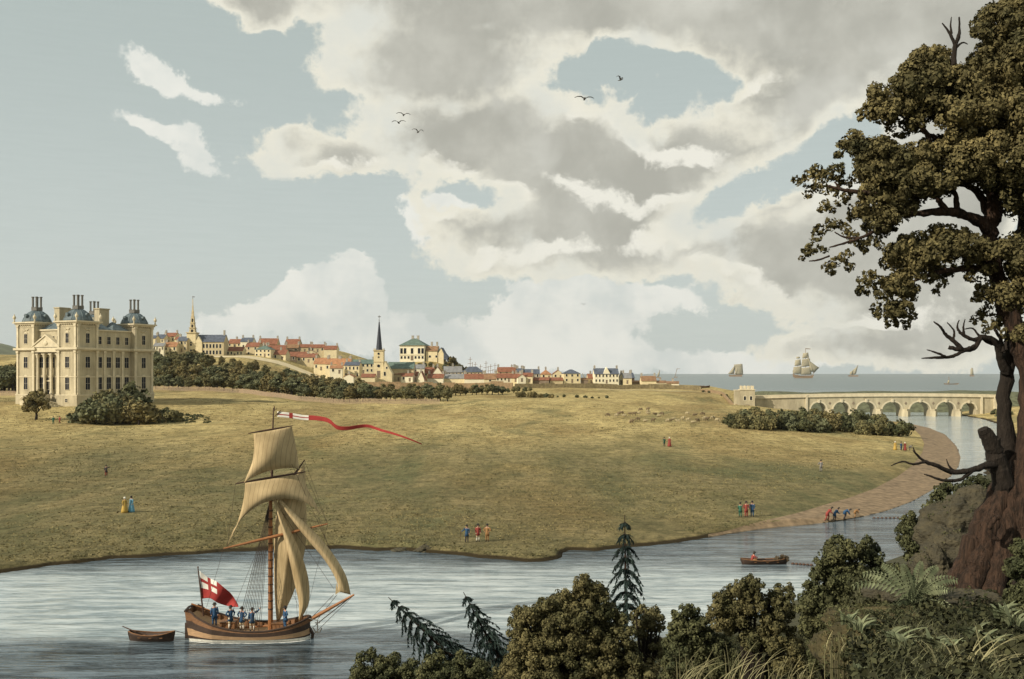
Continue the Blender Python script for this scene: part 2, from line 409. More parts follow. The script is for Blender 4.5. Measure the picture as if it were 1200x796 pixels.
# --- beach: the shingle spit round the river bend
def beach_strip():
    k0, k1 = 30, 46
    outer = [SH[i] for i in range(k0, k1)]
    inner_px = [(830,627),(850,624),(868,618),(895,611),(925,604),(960,594),(995,584),(1025,573),(1050,560),(1068,547),(1076,538),(1081,530),(1083,520),(1078,510),(1070,503),(1058,498)]
    inner = [tuple(G(a, b)[:2]) for a, b in inner_px]
    rows = []
    n = 14
    def resample(P, m):
        P = np.array(P); d = np.r_[0, np.cumsum(np.hypot(*np.diff(P, axis=0).T))]; t = np.linspace(0, d[-1], m)
        return np.stack([np.interp(t, d, P[:, 0]), np.interp(t, d, P[:, 1])], 1)
    A, B = resample(outer, 120), resample(inner, 120)
    X = []; 
    for j in range(n+1):
        t = j/n; t2 = -.03+1.03*t
        Q = A*(1-t2)+B*t2; X.append(np.c_[Q, np.maximum(h_far(Q[:, 0], Q[:, 1]), -.3)+.05])
    X = np.array(X); V = X.reshape(-1, 3); m = 120
    i = (np.arange(n)[:, None]*m+np.arange(m-1)[None]).ravel()
    return V, np.stack([i, i+1, i+1+m, i+m], 1)
V, Fq = beach_strip()
o = big_mesh('beach', V, Fq, mat('shingle', (.21, .15, .09), .95, .45, .8, .8, 3.0, coords='Object'), smooth=True); struct(o)

# --- water
def water_mat():
    m = bpy.data.materials.new('river_water'); m.use_nodes = True; t = m.node_tree; b = t.nodes['Principled BSDF']
    tcn = N(t, 'ShaderNodeTexCoord'); v = tcn.outputs['Object']
    def mp(s, loc=(0,0,0)):
        q = N(t, 'ShaderNodeMapping'); L(t, v, q.inputs[0]); q.inputs['Scale'].default_value = s; q.inputs['Location'].default_value = loc; return q.outputs[0]
    patch = NOISE(t, mp((.012, .035, 1)), 1.0, 4, .6)
    w1 = NOISE(t, mp((.12, .75, 1)), 1.0, 4, .6, dist=.6)
    w2 = NOISE(t, mp((.5, 2.6, 1)), 1.0, 3, .6, dist=.4)
    w3 = NOISE(t, mp((.03, .11, 1)), 1.0, 4, .6)
    hgt = M(t, 'ADD', M(t, 'MULTIPLY', w1, 1.0), M(t, 'MULTIPLY', w2, .35))
    bn = N(t, 'ShaderNodeBump'); bn.inputs['Distance'].default_value = .42
    L(t, MR(t, patch, .35, .65, .22, .75), bn.inputs['Strength'])
    L(t, hgt, bn.inputs['Height']); L(t, bn.outputs[0], b.inputs['Normal'])
    sp = N(t, 'ShaderNodeSeparateXYZ'); L(t, v, sp.inputs[0])
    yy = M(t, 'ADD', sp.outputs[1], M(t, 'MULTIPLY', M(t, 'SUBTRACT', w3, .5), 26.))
    sheen = M(t, 'MULTIPLY', MR(t, yy, 74, 80), MR(t, yy, 112, 98))  # pale sky sheen across mid-stream, painted into the base colour
    sheen = M(t, 'MAXIMUM', sheen, MR(t, sp.outputs[1], 150, 260))
    sheen = M(t, 'MULTIPLY', sheen, MR(t, sp.outputs[1], 900, 520))
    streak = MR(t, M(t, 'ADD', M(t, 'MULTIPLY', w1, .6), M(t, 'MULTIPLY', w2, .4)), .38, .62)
    sheen_col = MIX(t, streak, (.215, .275, .30), (.56, .62, .63)); rippled = MIX(t, streak, (.010, .018, .024), (.13, .17, .20))
    col = MIX(t, sheen, rippled, sheen_col)
    L(t, col, b.inputs['Base Color'])
    L(t, MR(t, sp.outputs[1], 700, 1400, .10, .30), b.inputs['Roughness']); b.inputs['IOR'].default_value = 1.33
    L(t, MR(t, sp.outputs[1], 700, 1300, .5, .17), b.inputs['Specular IOR Level'])
    sea = MIX(t, streak, (.10, .135, .145), (.20, .25, .26))
    L(t, MIX(t, MR(t, sp.outputs[1], 700, 1100), col, sea), b.inputs['Base Color'])
    return m
M_water = water_mat()
w = MB()
ys = [-60, 40, 80, 140, 250, 500, 1000, 3000, 10000, 60000]
for a, b in zip(ys[:-1], ys[1:]):
    w.add([(-60000 if b > 2000 else -3000, a, 0), (60000 if b > 2000 else 3000, a, 0), (60000 if b > 2000 else 3000, b, 0), (-60000 if b > 2000 else -3000, b, 0)], [(0,1,2,3)])
w.build('water', M_water, recalc=False)['kind'] = 'structure'
bed = MB(); bed.add([(-60000,-60,-2.5),(60000,-60,-2.5),(60000,60000,-2.5),(-60000,60000,-2.5)], [(0,1,2,3)])
# ------------------------------------------------------------------ palette
def flat(name, c, rough=.8, vary=.15, scale=6., **k): return mat(name, c, rough, vary, scale, **k)
M_skin = flat('skin', (.55,.32,.22)); M_hair = flat('hair', (.07,.045,.03)); M_hat = flat('black_felt', (.025,.022,.02))
M_blue = flat('blue_cloth', (.03,.08,.16)); M_red = flat('red_cloth', (.26,.05,.04)); M_green = flat('green_cloth', (.03,.12,.08))
M_yel = flat('yellow_cloth', (.45,.30,.07)); M_pale = flat('pale_blue_cloth', (.12,.30,.42)); M_brown = flat('brown_cloth', (.28,.15,.06))
M_buff = flat('buff_cloth', (.50,.42,.28)); M_dark = flat('dark_cloth', (.05,.045,.05)); M_white = flat('white_linen', (.72,.70,.62)); M_grey = flat('grey_cloth', (.22,.21,.20))

def skin_mesh(name, verts, edges, radii, mats, root=0, sub=2):
    me = bpy.data.meshes.new(name+'_t'); me.from_pydata(verts, edges, [])
    o = bpy.data.objects.new(name+'_t', me); COL.objects.link(o)
    md = o.modifiers.new('s', 'SKIN'); md.use_smooth_shade = True
    sv = me.skin_vertices[0].data
    for i, r in enumerate(radii): sv[i].radius = (r, r) if isinstance(r, (int, float)) else r; sv[i].use_root = (i == root)
    o.modifiers.new('u', 'SUBSURF').levels = sub
    dg = bpy.context.evaluated_depsgraph_get(); dg.update()
    out = bpy.data.meshes.new_from_object(o.evaluated_get(dg)); out.name = name
    COL.objects.unlink(o); bpy.data.objects.remove(o)
    out.materials.clear()
    for mm in mats: out.materials.append(mm)
    out.polygons.foreach_set('material_index', [0]*len(out.polygons)); out.polygons.foreach_set('use_smooth', [True]*len(out.polygons))
    return out
# joint positions of a 1.75 m figure facing -Y
def joints(pose):
    J = dict(pel=(0,0,.94), wai=(0,.0,1.10), che=(0,-.01,1.32), nec=(0,0,1.50), hea=(0,-.02,1.60), cro=(0,-.02,1.71),
             ls=(.17,0,1.42), le=(.25,.02,1.15), lw=(.24,-.08,.92), lh=(.24,-.12,.83), rs=(-.17,0,1.42), re=(-.25,.02,1.15), rw=(-.24,-.08,.92), rh=(-.24,-.12,.83),
             lp=(.09,0,.90), lk=(.11,-.03,.49), la=(.12,.02,.09), lt=(.13,-.15,.04), rp=(-.09,0,.90), rk=(-.11,-.03,.49), ra=(-.12,.02,.09), rt=(-.13,-.15,.04))
    if pose == 'stick': J.update(re=(-.36,-.1,1.22), rw=(-.55,-.2,1.12), rh=(-.62,-.22,1.10))
    if pose == 'point': J.update(le=(.42,-.02,1.40), lw=(.62,-.05,1.46), lh=(.72,-.06,1.50))
    if pose == 'raise': J.update(le=(.38,-.04,1.50), lw=(.52,-.10,1.70), lh=(.58,-.12,1.78))
    if pose == 'akimbo': J.update(le=(.36,.04,1.20), lw=(.22,-.10,1.02), lh=(.17,-.13,.98), re=(-.36,.04,1.20), rw=(-.22,-.10,1.02), rh=(-.17,-.13,.98))
    if pose == 'walk': J.update(lk=(.10,-.20,.52), la=(.11,-.22,.10), lt=(.12,-.38,.05), rk=(-.10,.06,.48), ra=(-.11,.32,.12), rt=(-.12,.20,.03))
    if pose == 'haul':   # leaning, pulling a net towards -X ; body bent towards +X
        for k, (x, y, z) in list(J.items()):
            if k in ('wai','che','nec','hea','cro','ls','le','lw','lh','rs','re','rw','rh'):
                t = (z-.94)*.75; J[k] = (x*.6+t, y+(x*.5), z-.20*abs(t))
        J['lw'] = (.62,.08,.92); J['lh'] = (.74,.06,.88); J['le'] = (.45,.12,1.02); J['re'] = (.46,-.14,1.0); J['rw'] = (.64,-.10,.90); J['rh'] = (.76,-.06,.87)
        J['lk'] = (.22,.10,.50); J['la'] = (.10,.12,.09); J['lt'] = (.26,.12,.04); J['rk'] = (-.12,-.1,.46); J['ra'] = (-.34,-.12,.09); J['rt'] = (-.2,-.12,.04)
    if pose == 'bend':   # stooping low over the net
        for k, (x, y, z) in list(J.items()):
            if k in ('wai','che','nec','hea','cro','ls','rs'):
                t = z-.94; J[k] = (t*.93+x*.2, y+x*.8, .94+t*.30)
        J['le'] = (.5,.2,.86); J['lw'] = (.62,.16,.62); J['lh'] = (.66,.15,.52); J['re'] = (.46,-.18,.84); J['rw'] = (.60,-.12,.60); J['rh'] = (.64,-.1,.5)
        J['lk'] = (.16,.1,.5); J['la'] = (.02,.12,.09); J['lt'] = (.17,.12,.04); J['rk'] = (.0,-.1,.47); J['ra'] = (-.2,-.12,.09); J['rt'] = (-.05,-.12,.04)
    if pose == 'sit':    # seated, rowing, facing +X
        for k, (x, y, z) in list(J.items()):
            if k in ('wai','che','nec','hea','cro','ls','rs'):
                t = z-.94; J[k] = (t*.35+x*.2-.02, y+x*.9, z-.5)
        J['pel'] = (0,0,.44); J['lp'] = (.03,.09,.42); J['rp'] = (.03,-.09,.42)
        J['lk'] = (.42,.13,.46); J['rk'] = (.42,-.13,.46); J['la'] = (.55,.13,.09); J['ra'] = (.55,-.13,.09); J['lt'] = (.70,.13,.05); J['rt'] = (.70,-.13,.05)
        J['le'] = (.30,.24,.66); J['re'] = (.30,-.24,.66); J['lw'] = (.52,.2,.72); J['rw'] = (.52,-.2,.72); J['lh'] = (.60,.18,.72); J['rh'] = (.60,-.18,.72)
    return J
_pc = {}
def person_meshes(pose, dress):
    key = (pose, dress)
    if key in _pc: return _pc[key]
    J = joints(pose); ks = list(J); ix = {k: i for i, k in enumerate(ks)}
    E = [('pel','wai'),('wai','che'),('che','nec'),('nec','hea'),('hea','cro'),('che','ls'),('ls','le'),('le','lw'),('lw','lh'),('che','rs'),('rs','re'),('re','rw'),('rw','rh'),
         ('pel','lp'),('lp','lk'),('lk','la'),('la','lt'),('pel','rp'),('rp','rk'),('rk','ra'),('ra','rt')]
    rad = dict(pel=.13, wai=.11, che=.13, nec=.055, hea=.095, cro=.075, ls=.06, le=.042, lw=.032, lh=.038, rs=.06, re=.042, rw=.032, rh=.038,
               lp=.085, lk=.06, la=.04, lt=.035, rp=.085, rk=.06, ra=.04, rt=.035)
    body = skin_mesh('body', [J[k] for k in ks], [(ix[a], ix[b]) for a, b in E], [rad[k] for k in ks], [M_skin], 0, 1)
    bm = bmesh.new(); bm.from_mesh(body)       # nose
    d = Vector(J['hea'])-Vector(J['nec']); fx = Vector((1,0,0)) if pose in ('haul','bend','sit') else Vector((0,-1,0))
    bmesh.ops.create_icosphere(bm, subdivisions=1, radius=.022, matrix=Matrix.Translation(Vector(J['hea'])+fx*.10))
    bm.to_mesh(body); bm.free()
    if dress:
        g = MB(); g.lathe([(.40,.02),(.37,.25),(.30,.6),(.22,.9),(.14,1.08),(.155,1.22),(.17,1.36),(.09,1.47)], seg=14, sy=.85)
        for s in ('l','r'): g.tube([J[s+'s'], J[s+'e'], J[s+'w']], [.075,.06,.045], 8)
    else:
        # coat: torso + skirts + sleeves follow the pose
        g = MB(); T = [J['pel'], J['wai'], J['che'], tuple((np.array(J['nec'])*.75+np.array(J['che'])*.25))]
        low = np.array(J['pel'])+np.array([0, .02, -.30 if pose != 'sit' else -.08])
        g.tube([low, J['pel'], J['wai'], J['che'], T[3]], [.235 if pose != 'sit' else .16,.175,.155,.185,.09], 12, flat=.82 if pose not in ('haul','bend','sit') else 1.0)
        for s in ('l','r'): g.tube([J[s+'s'], J[s+'e'], J[s+'w']], [.085,.066,.05], 8)
    coat = ('coat' if not dress else 'gown', g)
    b = MB()
    if not dress:
        for s in ('l','r'): b.tube([J[s+'p'], J[s+'k'], np.array(J[s+'k'])*.85+np.array(J[s+'a'])*.15], [.115,.085,.07], 8)
    stk = MB()
    if not dress:
        for s in ('l','r'): stk.tube([J[s+'k'], (np.array(J[s+'k'])+np.array(J[s+'a']))/2, J[s+'a']], [.072,.066,.05], 8)
    sh = MB()
    for s in ('l','r'): sh.tube([J[s+'a'], np.array(J[s+'a'])*.3+np.array(J[s+'t'])*.7, J[s+'t']], [.05,.048,.035], 8)
    hd = np.array(J['cro']); h = MB()
    if dress: h.lathe([(.02,-.16),(.115,-.12),(.135,-.02),(.10,.06),(.03,.09)], hd, 10)
    else: h.lathe([(.19,-.035),(.20,-.02),(.115,-.01),(.11,.08),(.07,.11)], hd, 12)
    ha = MB(); bk = Vector((0,.035,0)) if pose not in ('haul','bend','sit') else Vector((-.035,0,0))
    c = np.array(J['hea'])+np.array(bk); ha.lathe([(.03,-.09),(.09,-.06),(.105,0),(.085,.07)], c, 10)
    _pc[key] = (body, coat, b, sh, h, ha, stk); return _pc[key]
def person(loc, pose, coatm, label, dress=False, rz=0.0, scale=1.0, legm=None, hatm=None, group=None, prop=None, hat=True):
    body, (cn, coat), legs, shoes, hatb, hairb, stk = person_meshes(pose, dress)
    root = link('person', body); root.location = loc; root.rotation_euler = (0, 0, rz); root.scale = (scale,)*3
    tag(root, label, 'person', group)
    coat.build(cn, coatm, root, True)
    if legs.v: legs.build('breeches', legm or M_buff, root, True)
    if stk.v: stk.build('stockings', M_white if legm is None or legm is M_buff else legm, root, True)
    shoes.build('shoes', M_hat, root, True)
    if hat: hatb.build('bonnet' if dress else 'hat', hatm or (M_hat if not dress else M_white), root, True)
    hairb.build('hair', M_hair, root, True)
    return root
# ------------------------------------------------------------------ stone, slate, tile
M_stone = mat('warm_sandstone', (.30,.26,.175), .9, .16, .22, .3, 3.0, col2=(.56,.49,.33), stretch=(1.6,1.6,.5), detail=8)
M_stone2 = mat('sandstone_trim', (.58,.51,.36), .9, .14, .5, .2, 4.0)
M_lead = mat('blue_slate', (.10,.13,.14), .6, .35, .8, .3, 3.0)
M_glass = mat('dark_window_glass', (.012,.014,.02), .6, .2, 2, spec=.12)
M_sash = mat('painted_sash', (.5,.46,.36), .7, .1, 3)
M_iron = mat('blackened_metal', (.13,.125,.11), .6, .3, 4)
def win_mesh(name, w, h, arch=False, frame=M_stone2, proud=.12, bars=True):
    b = MB(); y = -proud
    t = .16
    b.box((-w/2-t/2, y/2, h/2), (t, proud, h+2*t)); b.box((w/2+t/2, y/2, h/2), (t, proud, h+2*t))
    b.box((0, y/2, h+t/2), (w, proud*1.2, t)); b.box((0, y/2-.03, -t/2), (w+3*t, proud*1.5, t*.9))
    if arch: b.prism([(-w/2-t, h+.25), (w/2+t, h+.25), (w/2*.6, h+.7), (0, h+.85), (-w/2*.6, h+.7)], y*1.5, -.01)
    b.box((0, -.025, h/2), (w, .05, h), mi=1)
    if bars:
        b.box((0, -.06, h/2), (.07, .03, h), mi=2); b.box((0, -.065, h/2), (w, .03, .07), mi=2)
    me = b.build(name, [frame, M_glass, M_sash]); m = me.data; bpy.data.objects.remove(me); return m

def mansion():
    Lx, Wy = 35.6, 30.5; D0 = 360.; X0 = (90-600)/F*D0; z0 = HC-(477-438)/F*D0
    root = empty('mansion', (X0, D0, z0), R(64.2), 'tall cream baroque mansion with four blue domed corner towers standing alone in the meadow', 'mansion')
    T = 9.4; rec = 1.6
    H1, H2, HC0, HB = 4.1, 20.6, 30.2, 27.4
    tow = {'a': (0, 0), 'b': (Lx-T, 0), 'c': (0, Wy-T), 'd': (Lx-T, Wy-T)}
    w = MB()
    w.box((Lx/2, Wy/2, HB/2-1.5), (Lx-2*rec, Wy-2*rec, HB+3))
    for (x, y) in tow.values():
        w.box((x+T/2, y+T/2, HC0/2-1.5), (T, T, HC0+3))
    w.build('wall', M_stone, root)
    pl = MB()       # plinth
    for (x, y) in tow.values(): pl.box((x+T/2, y+T/2, H1/2-1.5), (T+.7, T+.7, H1+3))
    pl.box((Lx/2, Wy/2, H1/2-1.5), (Lx-2*rec+.7, Wy-2*rec+.7, H1+2.98))
    pl.build('plinth', M_stone, root)
    def ring(zc, hh, out, name, top=True):
        b = MB()
        for (x, y) in tow.values():
            b.box((x+T/2, y+T/2, zc), (T+2*out, T+2*out, hh)); b.box((x+T/2, y+T/2, zc-hh*.75), (T+out, T+out, hh*.5))
        b.box((Lx/2, Wy/2, zc+.01), (Lx-2*rec+2*out, Wy-2*rec+2*out, hh*.97)); b.box((Lx/2, Wy/2, zc-hh*.74), (Lx-2*rec+out, Wy-2*rec+out, hh*.5))
        b.build(name, M_stone2, root)
    ring(H1, .35, .45, 'plinth_course'); ring(H2, .75, .95, 'cornice')
    ring(10.6, .25, .18, 'string_course')
    b = MB()
    for (x, y) in tow.values():
        b.box((x+T/2, y+T/2, HC0), (T+2.2, T+2.2, .5)); b.box((x+T/2, y+T/2, HC0-.5), (T+1.2, T+1.2, .5)); b.box((x+T/2, y+T/2, HC0-1.6), (T+.3, T+.3, .2))
        for k in range(9):      # brackets
            for q in (0, 1):
                p = -T/2+.4+k*(T-.8)/8
                for s in (-1, 1):
                    c = (x+T/2+(p if q else s*(T/2+.35)), y+T/2+(s*(T/2+.35) if q else p), HC0-.95)
                    b.box(c, (.3, .3, .35))
    b.box((Lx/2, Wy/2, HB), (Lx-2*rec+.8, Wy-2*rec+.8, .5))
    b.build('upper_cornice', M_stone2, root)
    # pilasters with capitals
    def pil(x, y, z0_, z1, side):
        b = MB(); dx, dy = ((.9, .35) if side == 'x' else (.35, .9))
        sx, sy = (0, -.17) if side == 'x' else (-.17, 0)
        b.box((x+sx, y+sy, (z0_+z1)/2), (dx, dy, z1-z0_))
        b.box((x+sx*1.4, y+sy*1.4, z1-.45), (dx*1.35 if side == 'x' else dx*1.7, dy*1.7 if side == 'x' else dy*1.35, .9)); b.box((x+sx*1.3, y+sy*1.3, z0_+.3), (dx*1.25, dy*1.25, .6))
        b.build('pilaster', M_stone2, root)
    for x in (.6, T-.6, Lx-T+.6, Lx-.6): pil(x, 0, H1+.2, H2-.6, 'x'); pil(x, 0, H2+.4, HC0-.8, 'x')
    for y in (.6, T-.6, Wy-T+.6, Wy-.6): pil(0, y, H1+.2, H2-.6, 'y'); pil(0, y, H2+.4, HC0-.8, 'y')
    nb = 4; bays = [T+(Lx-2*T)*(i+.5)/nb for i in range(nb)]
    for i in range(1, nb): pil(T+(Lx-2*T)*i/nb, rec, H1+.2, H2-.6, 'x')
    # windows, side facade (faces the viewer's right)
    wa = win_mesh('win_low', 2.0, 4.4, True); wb = win_mesh('win_mid', 2.0, 3.9); wc = win_mesh('win_attic', 1.6, 2.7); wd = win_mesh('win_cellar', 1.2, 1.2)
    we = win_mesh('win_tower', 1.6, 3.4, True)
    def put(me, x, y, z, side):
        o = link('window', me, root, (x, y, z)); o.rotation_euler = (0, 0, 0 if side == 'x' else -math.pi/2)
    def column(u, side, tower):
        off = 0 if tower else rec
        x, y = (u, off) if side == 'x' else (off, u)
        put(wa, x, y, 6.0, side); put(wb, x, y, 13.8, side); put(we if tower else wc, x, y, 22.6 if tower else 22.4, side)
        x2, y2 = (u, off-.35) if side == 'x' else (off-.35, u)
        put(wd, x2, y2, 1.6, side)
    for u in bays: column(u, 'x', False)
    for u in (T/2, Lx-T/2): column(u, 'x', True)
    for u in (T/2, Wy-T/2): column(u, 'y', True)
    fb = [T+(Wy-2*T)*(i+.5)/4 for i in range(4)]
    for u in fb:
        put(wa, rec, u, 6.0, 'y'); put(wb, rec, u, 13.8, 'y'); put(wc, rec, u, 22.4, 'y')
    # carved swags over the tower windows
    for (x, y, s) in ((T/2,0,'x'),(Lx-T/2,0,'x'),(0,T/2,'y'),(0,Wy-T/2,'y')):
        b = MB()
        pts = [(-1.4,0,0),(-.7,0,-.5),(0,0,-.25),(.7,0,-.5),(1.4,0,0)]
        b.tube([(p[0], -.12, 27.8+p[2]) for p in pts], .16, 6); o = b.build('carved_swag', M_stone2, root)
        o.location = (x, y, 0); o.rotation_euler = (0, 0, 0 if s == 'x' else -math.pi/2)
    # portico: four giant columns and a pediment
    yc = Wy/2; pw = 12.2
    for i in range(4):
        y = yc-pw/2+.9+i*(pw-1.8)/3
        b = MB(); b.lathe([(.75,0),(.75,.5),(.6,.7),(.52,6),(.48,12.6),(.55,12.8),(.8,14.0)], (.75, y, H1+.4), 14); b.box((.75, y, H1+14.6), (1.7, 1.7, .35)); b.build('portico_column', M_stone2, root)
    b = MB(); b.box((.8, yc, H2-.4), (2.2, pw, 1.6)); b.build('entablature', M_stone2, root)
    b = MB(); b.prism([(yc-pw/2-.6, H2+.6), (yc+pw/2+.6, H2+.6), (yc, H2+4.6)], -.3, 1.7, axis='x'); b.build('pediment', M_stone2, root)
    b = MB()
    for s in (-1, 1):
        b.prism([(yc+s*(pw/2+1.0), H2+.5), (yc+s*(pw/2+1.0), H2+1.0), (yc, H2+5.2), (yc, H2+4.6)], -.6, 1.7, axis='x')
    b.build('raking_cornice', M_stone2, root)
    b = MB(); b.lathe([(.2,0),(.9,.25),(1.1,.9),(.5,1.6),(.1,1.7)], (-.35, yc, H2+1.2), 10, sx=.4); b.build('pediment_carving', M_stone2, root)
    # curved double stair
    st = MB(); n = 13
    for s in (-1, 1):
        for k in range(n):
            a = math.pi/2*k/(n-1); x = -1.2-5.5*math.sin(a)*1.0; y = yc+s*(6.2*math.cos(a)+.2)
            hgt = (H1+.2)*(k+1)/n
            st.box((-1.0-5.4*math.sin(math.pi*k/(n-1))*.8, yc+s*(8.2-7.0*k/(n-1)), hgt/2-.5), (2.4, 1.1, hgt+1))
    st.build('steps', M_stone2, root)
    for s in (-1, 1):
        bl = MB(); pts = []
        for k in range(n):
            pts.append((-2.3-5.4*math.sin(math.pi*k/(n-1))*.8, yc+s*(8.2-7.0*k/(n-1)), (H1+.2)*(k+1)/n+.9))
        bl.tube(pts, .22, 6)
        for p in pts: bl.tube([(p[0], p[1], p[2]-1.1), p], .13, 5)
        # curved outer wall of the stair
        for p, q in zip(pts[:-1], pts[1:]):
            bl.add([(p[0],p[1],-1),(q[0],q[1],-1),(q[0],q[1],q[2]-.9),(p[0],p[1],p[2]-.9),(p[0]+.3,p[1],-1),(q[0]+.3,q[1],-1),(q[0]+.3,q[1],q[2]-.9),(p[0]+.3,p[1],p[2]-.9)],
                   [(0,1,2,3),(4,7,6,5),(3,2,6,7)])
        bl.build('balustrade', M_stone2, root)
    # door behind the columns
    b = MB(); b.box((rec-.05, yc, H1+2.4), (.12, 2.2, 4.6), mi=1); b.box((rec-.15, yc, H1+5.0), (.5, 3.2, .5)); b.build('door', [M_stone2, M_glass], root)
    # domes
    for (x, y) in tow.values():
        c = (x+T/2, y+T/2, HC0+.25)
        b = MB(); prof = [(5.0,0),(5.05,.3),(4.9,.8),(4.5,1.6),(3.9,2.6),(3.05,3.4),(2.1,3.95),(1.4,4.2)]
        b.lathe(prof, c, 16); dome = b.build('dome', M_lead, root, True)
        b = MB()
        for k in range(8):
            a = k*math.pi/4+math.pi/8
            b.tube([(c[0]+(r-.02)*math.cos(a), c[1]+(r+.05)*math.sin(a), c[2]+z) for r, z in prof], .12, 5)
        b.build('rib', M_lead, dome)
        for a in (-math.pi/2, math.pi):    # round dormer
            b = MB(); q = (c[0]+4.7*math.cos(a), c[1]+4.7*math.sin(a), c[2]+2.3)
            b.tube([(q[0]-.6*math.cos(a), q[1]-.6*math.sin(a), q[2]), (q[0]+.35*math.cos(a), q[1]+.35*math.sin(a), q[2])], .62, 12)
            b.build('dormer', M_lead, dome)
        b = MB(); b.box((c[0], c[1], c[2]+4.9), (2.7, 2.7, 1.2))
        for k in range(4):
            px_, py_ = c[0]+(-.95, .95, -.95, .95)[k], c[1]+(-.95, -.95, .95, .95)[k]
            b.lathe([(.55,0),(.55,.3),(.36,.45),(.36,3.6),(.5,3.8),(.52,4.1)], (px_, py_, c[2]+5.3), 8)
        b.build('chimney_cluster', M_iron, dome)
        for sx, sy in ((-1,-1),(1,-1),(-1,1),(1,1)):
            b = MB(); u = (c[0]+sx*(T/2+.6), c[1]+sy*(T/2+.6), HC0+.2)
            b.lathe([(.28,0),(.28,.6),(.15,.8),(.5,1.3),(.6,1.8),(.35,2.3),(.12,2.5),(.2,2.7),(.02,3.0)], u, 10); b.build('urn', M_stone2, root, True)
    # hipped roofs of the body
    b = MB(); x0, x1, y0, y1 = rec+.3, Lx-rec-.3, rec+.3, Wy-rec-.3; z = HB+.25
    def hip(x0, x1, y0, y1, z, h):
        m = min(x1-x0, y1-y0)/2
        if x1-x0 > y1-y0: r1, r2 = (x0+m, (y0+y1)/2, z+h), (x1-m, (y0+y1)/2, z+h)
        else: r1, r2 = ((x0+x1)/2, y0+m, z+h), ((x0+x1)/2, y1-m, z+h)
        V = [(x0,y0,z),(x1,y0,z),(x1,y1,z),(x0,y1,z), r1, r2]
        if x1-x0 > y1-y0: Fs = [(0,1,5,4),(1,2,5),(2,3,4,5),(3,0,4),(3,2,1,0)]
        else: Fs = [(0,1,4),(1,2,5,4),(2,3,5),(3,0,4,5),(3,2,1,0)]
        b.add(V, Fs)
    xm = (x0+x1)/2
    hip(T+.2, xm+.0, y0, y0+9, z, 3.3); hip(xm+.0, Lx-T-.2, y0, y0+9, z+.01, 3.3); hip(x0, x0+9, T+.2, Wy-T-.2, z+.02, 3.3); hip(T, Lx-T, y0+8, y1, z-.02, 3.6)
    b.build('roof', M_lead, root)
    for (x, y) in ((Lx*.5+1.0, 8.5), (8.5, Wy*.5+2), (Lx*.5-3, Wy-9)):
        b = MB(); b.box((x, y, HB+4.2), (4.6, 2.6, 8.0)); b.box((x, y, HB+8.3), (5.1, 3.1, .4)); b.box((x, y, HB+1.0), (5.0, 3.0, .8)); b.build('chimney', M_stone, root)
    return root
mansion()

# ------------------------------------------------------------------ the town
WALLS = {'cream': mat('cream_harling', (.68,.58,.36), .9, .12, .5), 'white': mat('white_limewash', (.76,.70,.52), .9, .08, .5), 'buff': mat('buff_harling', (.52,.43,.26), .9, .15, .5),
         'grey': mat('grey_rubble', (.36,.33,.27), .9, .2, .6), 'dark': mat('brown_rubble', (.20,.155,.11), .9, .25, .6)}
ROOFS = {'red': mat('red_pantile', (.225,.095,.055), .85, .3, .5), 'orange': mat('orange_pantile', (.34,.17,.085), .85, .3, .5), 'slate': mat('dark_slate', (.085,.10,.13), .7, .3, .5),
         'green': mat('green_slate', (.11,.155,.13), .7, .3, .5), 'brown': mat('brown_thatch', (.24,.14,.075), .9, .3, .5), 'grey': mat('grey_slate', (.22,.22,.22), .8, .2, .5)}
_wm = {}
def small_window(w, h):
    k = (round(w, 1), round(h, 1))
    if k not in _wm: _wm[k] = win_mesh('pane_%d' % len(_wm), k[0], k[1], frame=WALLS['white'], proud=.08, bars=False)
    return _wm[k]
